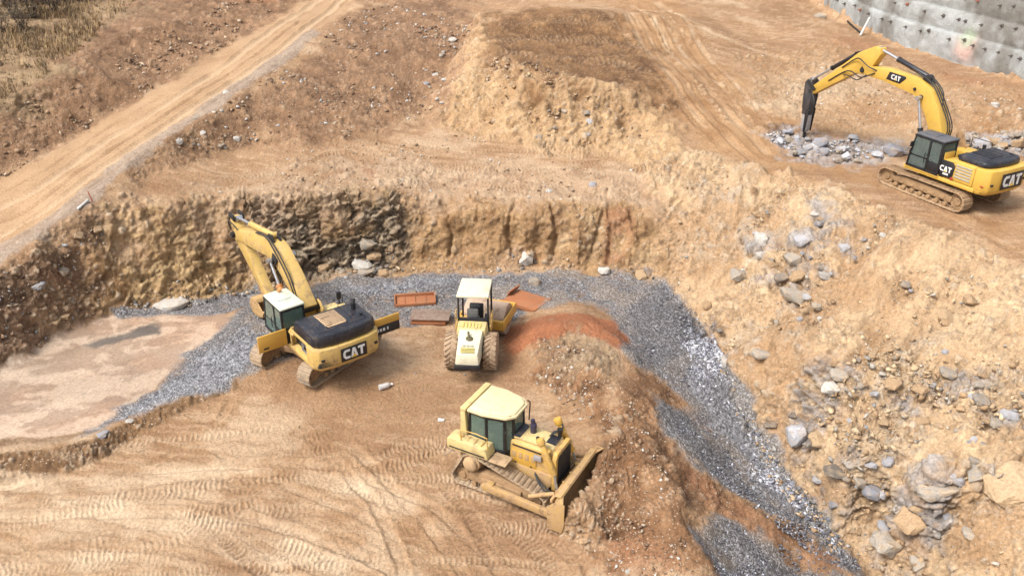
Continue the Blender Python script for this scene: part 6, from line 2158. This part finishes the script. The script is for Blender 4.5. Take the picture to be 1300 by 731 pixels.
stone_field('loose_gravel', [
    ([(843, 362), (880, 395), (915, 450), (945, 520), (975, 575), (1020, 630), (1080, 700), (1100, 731), (1040, 712), (985, 668), (930, 625), (870, 575), (835, 500), (815, 420), (800, 380)], 5200, .025, .09, _dk + _dk + _b),
    ([(868, 436), (905, 425), (946, 510), (972, 570), (1032, 650), (1062, 697), (1002, 640), (950, 600), (908, 545), (882, 490)], 3600, .03, .11, [lin(196, 196, 208), lin(222, 222, 230), lin(170, 170, 184), lin(238, 236, 238), lin(128, 126, 136)]),
    ([(905, 440), (925, 470), (952, 520), (985, 575), (1025, 632), (1080, 700), (1060, 705), (1010, 650), (975, 605), (945, 550), (915, 480)], 1500, .04, .15, _t + _g + _b),
    ([(905, 655), (975, 680), (1070, 731), (905, 731)], 1300, .02, .07, _dk + _b),
    ([(120, 550), (180, 512), (240, 460), (300, 415), (420, 372), (560, 350), (740, 350), (800, 356), (800, 410), (740, 384), (660, 395), (560, 400), (420, 422), (330, 468), (180, 524)], 4200, .02, .06, _b + _dk + [lin(196, 176, 150)]),
], 6, 'loose blue grey gravel stones on the strip and down the ravine')
# ------------------------------------------------------------------ retaining wall
def retaining_wall():
    base = np.array([at(a, b, z) for (a, b, z) in [(1034, 2, 5.5), (1046, 12, 5.4), (1062, 24, 5.3), (1130, 54, 5.2), (1200, 76, 5.1), (1300, 107, 5.1), (1440, 152, 5.0), (1560, 192, 5.0)]])
    line = smooth_line([p[:2] for p in base], 24)
    d = np.concatenate([[0], np.cumsum(np.linalg.norm(np.diff(line, axis=0), axis=1))])
    L = d[-1]
    nu = int(L / .16)
    U = np.linspace(0, L, nu)
    X = np.interp(U, d, line[:, 0]); Y = np.interp(U, d, line[:, 1])
    tx, ty = np.gradient(X), np.gradient(Y)
    ln = np.hypot(tx, ty); tx /= ln; ty /= ln
    nx, ny = ty, -tx                                   # towards the camera side
    # vertical profile: tiers, each with a bulging skin and a small ledge above
    prof = []
    z = -.8
    off = .0
    tiers = [1.9, 1.45, 1.45, 1.45, 1.5]
    prof.append((-.8, .10))
    zz = 0.0
    for i, h in enumerate(tiers):
        for k in range(11):
            t = k / 10
            prof.append((zz + h * t, off + .10 * math.sin(PI * min(1, t * 1.0)) - .05 * t))
        zz += h
        off -= .26
        prof.append((zz + .06, off + .06))
    prof.append((zz + .1, off - 1.0))
    prof = np.array(prof)
    nv = len(prof)
    zb = np.interp(U, d, np.interp(np.linspace(0, 1, len(line)), np.linspace(0, 1, len(base)), base[:, 2]))
    P = np.zeros((nv, nu, 3))
    for j, (h, o) in enumerate(prof):
        P[j, :, 0] = X + nx * o; P[j, :, 1] = Y + ny * o; P[j, :, 2] = zb + h
    Q = P.reshape(-1, 3)
    nn = np.tile(np.stack([nx, ny, nx * 0], 1), (nv, 1))
    dis = fbm(Q, .7, 4, 201) * .16 + fbm(Q, 3.0, 3, 202) * .05
    Q = Q + nn * dis[:, None]
    # thickness: a back skin
    back = Q.reshape(nv, nu, 3)[:, :, :] - np.stack([nx, ny, nx * 0], 1)[None] * .9
    V = np.vstack([Q, back.reshape(-1, 3)])
    idx = np.arange(nv * nu).reshape(nv, nu)
    F = np.stack([idx[:-1, :-1], idx[:-1, 1:], idx[1:, 1:], idx[1:, :-1]], -1).reshape(-1, 4)
    F2 = F[:, ::-1] + nv * nu
    edge = []
    for j in range(nv - 1):
        for i in (0, nu - 1):
            a, b = idx[j, i], idx[j + 1, i]
            edge.append((a, b, b + nv * nu, a + nv * nu))
    for i in range(nu - 1):
        edge.append((idx[nv - 1, i], idx[nv - 1, i + 1], idx[nv - 1, i + 1] + nv * nu, idx[nv - 1, i] + nv * nu))
    me = bpy.data.meshes.new('retaining_wall')
    me.from_pydata(V.tolist(), [], F.tolist() + F2.tolist() + edge)
    me.polygons.foreach_set('use_smooth', [True] * len(me.polygons))
    me.update()
    # cement colour with stains and two sprayed marks
    C = np.zeros((len(V), 4), np.float32); C[:, 3] = 1
    hv = np.tile(np.repeat(prof[:, 0], nu), 2)
    uu = np.tile(np.tile(U, nv), 2)
    light, mid, dark = lin(190, 193, 191), lin(164, 164, 158), lin(130, 124, 114)
    A = fbm(np.stack([uu * .5, hv * .12, uu * 0], 1), 1.0, 4, 211); B = fbm(V, .8, 4, 212)
    t = np.clip(.55 + A * .8 + B * .4 - (hv > 1.9) * .25 - (hv > 3.3) * .15, 0, 1)[:, None]
    C[:, :3] = mid * (1 - t) + light * t
    s = np.clip(.2 - A * 2.0 - B * .8 + (hv > 3.3) * .2, 0, .8)[:, None]
    C[:, :3] = C[:, :3] * (1 - s) + dark * s
    spr = lambda u0, h0, r: np.exp(-(((uu - u0) / r) ** 2 + ((hv - h0) / r) ** 2))
    def upos(px, py, h):
        p = at(px, py, 5.15 + h)
        return U[int(np.argmin((X - p[0]) ** 2 + (Y - p[1]) ** 2))]
    for px, py, h, col, r in ((1231, 62, 1.1, lin(238, 176, 150), .8), (1238, 48, 1.8, lin(170, 206, 170), .5)):
        m = np.clip(spr(upos(px, py, h), h, r) * (1 + B * 1.2), 0, .6)[:, None]
        C[:, :3] = C[:, :3] * (1 - m) + col * m
    ca = me.color_attributes.new('cement', 'FLOAT_COLOR', 'POINT'); ca.data.foreach_set('color', np.clip(C, 0, 1).ravel())
    m, nt, b = new_mat('sprayed_cement')
    vcn = nt.nodes.new('ShaderNodeVertexColor'); vcn.layer_name = 'cement'
    tc = nt.nodes.new('ShaderNodeTexCoord').outputs['Object']
    n1 = noise(nt, tc, 2.2, 6, .65); n2 = noise(nt, tc, 14, 4, .6)
    c = mixc(nt, 1.0, vcn.outputs[0], ramp(nt, n1, [(.3, .82), (.7, 1.14)]), 'MULTIPLY')
    c = mixc(nt, 1.0, c, ramp(nt, n2, [(.3, .88), (.7, 1.1)]), 'MULTIPLY')
    nt.links.new(c, b.inputs['Base Color']); b.inputs['Roughness'].default_value = .92
    nt.links.new(bump(nt, n2, .05, .7, bump(nt, n1, .12, .6)), b.inputs['Normal'])
    me.materials.append(m)
    o = bpy.data.objects.new('retaining_wall', me); COL.objects.link(o)
    tag(o, 'grey sprayed concrete retaining wall in tiers with rows of dark anchor bolts', 'wall')
    # anchor plates
    r = random.Random(4)
    bolt = flat_mat('rusty_anchor', lin(112, 102, 94), .8)
    bolt_o = flat_mat('orange_anchor', lin(176, 104, 74), .8)
    hrow = [1.62, 3.02, 4.45, 5.9]
    n = 0
    for ri, h in enumerate(hrow):
        u = .9 + ri * .5
        while u < min(L - 1, 46) and n < 95:
            i = int(u / L * (nu - 1)); hh = h + r.uniform(-.14, .14)
            jj = int(np.argmin(np.abs(prof[:, 0] - hh)))
            q = Q.reshape(nv, nu, 3)[jj, i]
            N_ = Vector((nx[i], ny[i], .05)).normalized()
            mb = MB(Matrix.Translation(q) @ N_.to_track_quat('Z', 'Y').to_matrix().to_4x4())
            s = r.uniform(.08, .125)
            mb.box((0, 0, .05), (s * 2, s * 2, .06), Matrix.Rotation(r.uniform(-.3, .3), 4, 'Z'), .015)
            mb.tube((0, 0, .06), (0, 0, .14), s * .62, n=6)
            mb.tube((0, 0, .1), (0, 0, .3), .035, n=8)
            mb.build('anchor_plate', bolt_o if r.random() < .12 else bolt, o)
            n += 1
            u += r.uniform(.7, 2.1)
    return o


def rod(name, label, cat, a, b, r, mat):
    a, b = Vector(a), Vector(b)
    mid = (a + b) / 2
    mb = MB(Matrix.Translation(-mid))
    mb.tube(a, b, r, n=10, bev=r * .2)
    o = mb.build(name, mat)
    o.location = mid
    return tag(o, label, cat)


def small_things():
    wallp = lambda px, py, z: Vector(at(px, py, z))
    pw = paint('whitewashed_pipe', lin(232, 230, 224), .2, .5, .3)
    g1 = ground(1092, 46)
    rod('white_pipe', 'white pipe leaning on the foot of the retaining wall', 'pipe', g1 + np.array([0, 0, .04]), wallp(1104, 23, 6.55), .09, pw)
    g0 = ground(1091, 43)
    rod('steel_bar', 'dark steel bar lying along the foot of the retaining wall near the white pipe', 'bar', ground(1074, 28) + np.array([0, -.3, .12]), g0 + np.array([0, -.3, .10]), .07, DARK)
    # hose hanging from an anchor
    a, b_ = wallp(1181, 37, 6.7), wallp(1196, 40, 6.75)
    mb = MB(); mb.pipe([a + Vector((0, -.4, 0)), a.lerp(b_, .5) + Vector((0, -.45, .1)), b_ + Vector((0, -.4, 0)), b_ + Vector((0, -.1, -.05))], .05)
    tag(mb.build('drain_hose', HOSE), 'short dark hose between two anchors of the retaining wall', 'hose')
    a, b_ = wallp(1280, 66, 6.6), wallp(1304, 73, 6.6)
    mb = MB(); mb.pipe([a + Vector((0, -.2, 0)), a + Vector((0, -.55, .05)), b_ + Vector((0, -.6, 0))], .10)
    mb.tube(a + Vector((0, -.1, 0)), a + Vector((0, -.6, .05)), .17, n=12)
    tag(mb.build('drain_pipe', BLACK), 'black drain pipe running along the retaining wall at the right edge', 'pipe')
    p0, p1 = ground(99, 268), ground(113, 258)
    rod('pale_pole', 'pale wooden pole lying at the lower edge of the haul road', 'pole', p0 + np.array([0, 0, .1]), p1 + np.array([0, 0, .16]), .06, pw)
    s0 = ground(119, 258)
    rod('marker_stake', 'thin red marker stake beside the pale pole at the haul road', 'stake', s0 + np.array([0, 0, -.1]), s0 + np.array([-.15, 0, .6]), .02, RED)
    # plastic jug left on the ground
    c = ground(489, 493)
    t = thing('plastic_jug', 'crumpled clear plastic jug lying on the dirt behind the excavator', 'jug', c + np.array([0, 0, .12]), .5)
    mb = MB()
    mb.lathe((0, 0, 0), [(.02, -.26), (.12, -.25), (.13, -.15), (.115, -.1), (.13, -.04), (.115, .02), (.13, .08), (.10, .17), (.045, .22), (.04, .27)], 20, 'X')
    mb.build('jug_body', paint('cloudy_plastic', lin(222, 216, 210), .25, .35, .2), t)
    mb = MB(); mb.tube((.27, 0, 0), (.32, 0, 0), .05, n=14); mb.build('jug_cap', WHITE, t)
    c = ground(560, 534)
    mb = MB(); mb.solid([(-.13, -.06, 0), (.12, -.08, .02), (.14, .06, .0), (-.11, .07, .05)], [(-.12, -.05, .02), (.11, -.07, .05), (.13, .05, .03), (-.1, .06, .07)], .005)
    o = mb.build('paper_scrap', WHITE); o.location = tuple(c + np.array([0, 0, .03]))
    tag(o, 'small white scrap lying on the dirt left of the bulldozer', 'scrap')


# ------------------------------------------------------------------ dry plants above the road
def leaf_card(V, F, C, p, d, w, l, bend, col):
    k = len(V)
    d = d / np.linalg.norm(d)
    s = np.cross(d, [0, 0, 1.0]) + 1e-4
    s = s / np.linalg.norm(s) * w
    m = p + d * l * .55 + np.array([0, 0, bend * .3]); e = p + d * l + np.array([0, 0, -bend])
    V += [p - s, p + s, m + s * .7, m - s * .7, e]
    F += [(k, k + 1, k + 2, k + 3), (k + 3, k + 2, k + 4)]
    C += [col] * 5


def plant_mesh(name, V, F, C, matname):
    me = bpy.data.meshes.new(name)
    me.from_pydata([tuple(v) for v in V], [], F)
    ca = me.color_attributes.new('tone', 'FLOAT_COLOR', 'POINT')
    ca.data.foreach_set('color', np.hstack([np.array(C, np.float32), np.ones((len(C), 1), np.float32)]).ravel())
    m = bpy.data.materials.get(matname)
    if m is None:
        m, nt, b = new_mat(matname)
        vcn = nt.nodes.new('ShaderNodeVertexColor'); vcn.layer_name = 'tone'
        nt.links.new(vcn.outputs[0], b.inputs['Base Color']); b.inputs['Roughness'].default_value = .85
    me.materials.append(m)
    return me


def vegetation():
    r = np.random.default_rng(21)
    # dry grass
    w = wpoly([(-60, 160), (0, 136), (60, 96), (118, 48), (172, 4), (190, -14), (-60, -30)])
    lo, hi = w.min(0), w.max(0)
    V, F, C = [], [], []
    cols = [lin(200, 166, 112), lin(184, 148, 100), lin(164, 132, 90), lin(206, 168, 104), lin(150, 126, 88), lin(136, 108, 80)]
    n = 0
    while n < 2800:
        q = lo + r.random(2) * (hi - lo)
        if inside_dist(q[None], w)[0] < 0:
            continue
        q3 = np.array([[q[0], q[1], 0]])
        den = float(vnoise(q3, .35, 3)[0] * .6 + vnoise(q3, 1.1, 4)[0] * .4)
        if r.random() > np.clip((den - .3) * 3, .08, 1):
            continue
        z = float(height(*q))
        tall = .25 + .5 * max(0, den - .35) + (.35 if r.random() < .12 else 0)
        col = cols[int(r.integers(6))] * r.uniform(.8, 1.15)
        for k in range(int(r.integers(3, 7))):
            a = r.random() * 6.28; t = r.uniform(.1, .7)
            leaf_card(V, F, C, np.array([q[0] + r.normal() * .06, q[1] + r.normal() * .06, z - .03]), np.array([math.cos(a) * t, math.sin(a) * t, 1.0]), r.uniform(.012, .03), tall * r.uniform(.6, 1.3), r.uniform(0, .12), col * r.uniform(.85, 1.1))
        n += 1
    o = bpy.data.objects.new('dry_grass', plant_mesh('dry_grass', V, F, C, 'dry_grass_blades')); COL.objects.link(o)
    o['kind'] = 'stuff'; o['label'] = 'dry straw coloured grass on the bank above the haul road'
    # bare shrubs in the far corner
    bark = flat_mat('grey_bark', lin(108, 92, 80), .9)

    def shrub(seed):
        q = np.random.default_rng(seed)
        mb = MB()
        tips = []
        for s in range(7):
            a = s * .9 + q.random(); lean = q.uniform(.15, .7); h = q.uniform(1.1, 2.0)
            p0 = np.array([q.normal() * .08, q.normal() * .08, -.1]); p1 = p0 + np.array([math.cos(a) * lean * .5, math.sin(a) * lean * .5, h * .5]); p2 = p1 + np.array([math.cos(a) * lean * .7, math.sin(a) * lean * .7, h * .5])
            mb.tube(p0, p1, .028, .02, 6); mb.tube(p1, p2, .02, .008, 6)
            for k in range(9):
                t = q.random(); b = p0 * (1 - t) + p1 * t if q.random() < .3 else p1 * (1 - t) + p2 * t
                aa = q.random() * 6.28; e = b + np.array([math.cos(aa) * .35, math.sin(aa) * .35, q.uniform(.15, .5)]) * q.uniform(.6, 1.3)
                mb.tube(b, e, .011, .004, 4); tips += [b * .5 + e * .5, e]
        V, F, C = [], [], []
        cl = [lin(128, 106, 80), lin(112, 96, 76), lin(150, 122, 84), lin(112, 104, 76)]
        for e in tips:
            for k in range(6):
                d = q.normal(size=3); d[2] *= .6
                leaf_card(V, F, C, e + q.normal(size=3) * .09, d + 1e-3, q.uniform(.02, .04), q.uniform(.08, .16), .02, cl[int(q.integers(4))] * q.uniform(.75, 1.2))
        return mb, (V, F, C)
    protos = []
    for s in range(3):
        mb, (V, F, C) = shrub(50 + s)
        tw = mb.build('twigs', bark)
        lv = bpy.data.objects.new('foliage', plant_mesh('foliage', V, F, C, 'withered_leaves')); COL.objects.link(lv)
        protos.append((tw, lv))
    spots = [(8, 8), (30, 4), (55, 6), (78, 3), (102, 2), (18, 24), (44, 22), (70, 18), (5, 42), (30, 40), (-14, 20)]
    for i, (px, py) in enumerate(spots):
        p = ground(px, py)
        t = thing('bare_shrub', 'withered grey brown shrub in the thicket at the top left corner', 'shrub', p, r.random() * 6.28, 'shrubs in the top left thicket')
        t.scale = (1, 1, 1)
        tw, lv = protos[i % 3]
        if i < 3:
            tw.parent = t; lv.parent = t
        else:
            for src in (tw, lv):
                c = src.copy(); COL.objects.link(c); c.parent = t
        s = r.uniform(.8, 1.3); t.scale = (s, s, s * r.uniform(.8, 1.1))


retaining_wall(); small_things(); vegetation()
# ------------------------------------------------------------------ light and camera
def light_and_camera():
    w = bpy.data.worlds.new('World'); SC.world = w; w.use_nodes = True
    nt = w.node_tree
    bg = nt.nodes['Background']
    sky = nt.nodes.new('ShaderNodeTexSky'); sky.sky_type = 'NISHITA'; sky.sun_disc = False
    elev, azim = R(54), R(236)            # azimuth clockwise from +Y: from the left and behind the camera
    sky.sun_elevation = elev; sky.sun_rotation = azim
    sky.dust_density = 4; sky.ozone_density = .6; sky.air_density = 1.0
    hs = nt.nodes.new('ShaderNodeHueSaturation'); hs.inputs['Saturation'].default_value = .35
    nt.links.new(sky.outputs[0], hs.inputs['Color']); nt.links.new(hs.outputs[0], bg.inputs['Color'])
    bg.inputs['Strength'].default_value = .105
    s = bpy.data.lights.new('sun', 'SUN'); s.energy = 1.5; s.angle = R(18); s.color = (1, .97, .92)
    so = bpy.data.objects.new('sun', s); COL.objects.link(so)
    d = Vector((math.sin(azim) * math.cos(elev), math.cos(azim) * math.cos(elev), math.sin(elev)))
    so.rotation_euler = (-d).to_track_quat('-Z', 'Y').to_euler()
    so.location = (-30, -30, 60)
    c = bpy.data.cameras.new('camera'); c.sensor_width = 36; c.lens = 36 * FOC / 1300
    c.clip_start = .5; c.clip_end = 5000
    co = bpy.data.objects.new('camera', c); COL.objects.link(co)
    co.location = tuple(CAM); co.rotation_euler = (PI / 2 - PITCH, 0, 0)
    SC.camera = co
    SC.view_settings.view_transform = 'Standard'; SC.view_settings.look = 'None'
    SC.view_settings.exposure = EXPOSURE; SC.view_settings.gamma = 1
    SC.view_settings.use_curve_mapping = False
    SC.cycles.use_denoising = True
    SC.cycles.max_bounces = 6; SC.cycles.diffuse_bounces = 3; SC.cycles.glossy_bounces = 3; SC.cycles.transmission_bounces = 6


EXPOSURE = 1.44
light_and_camera()
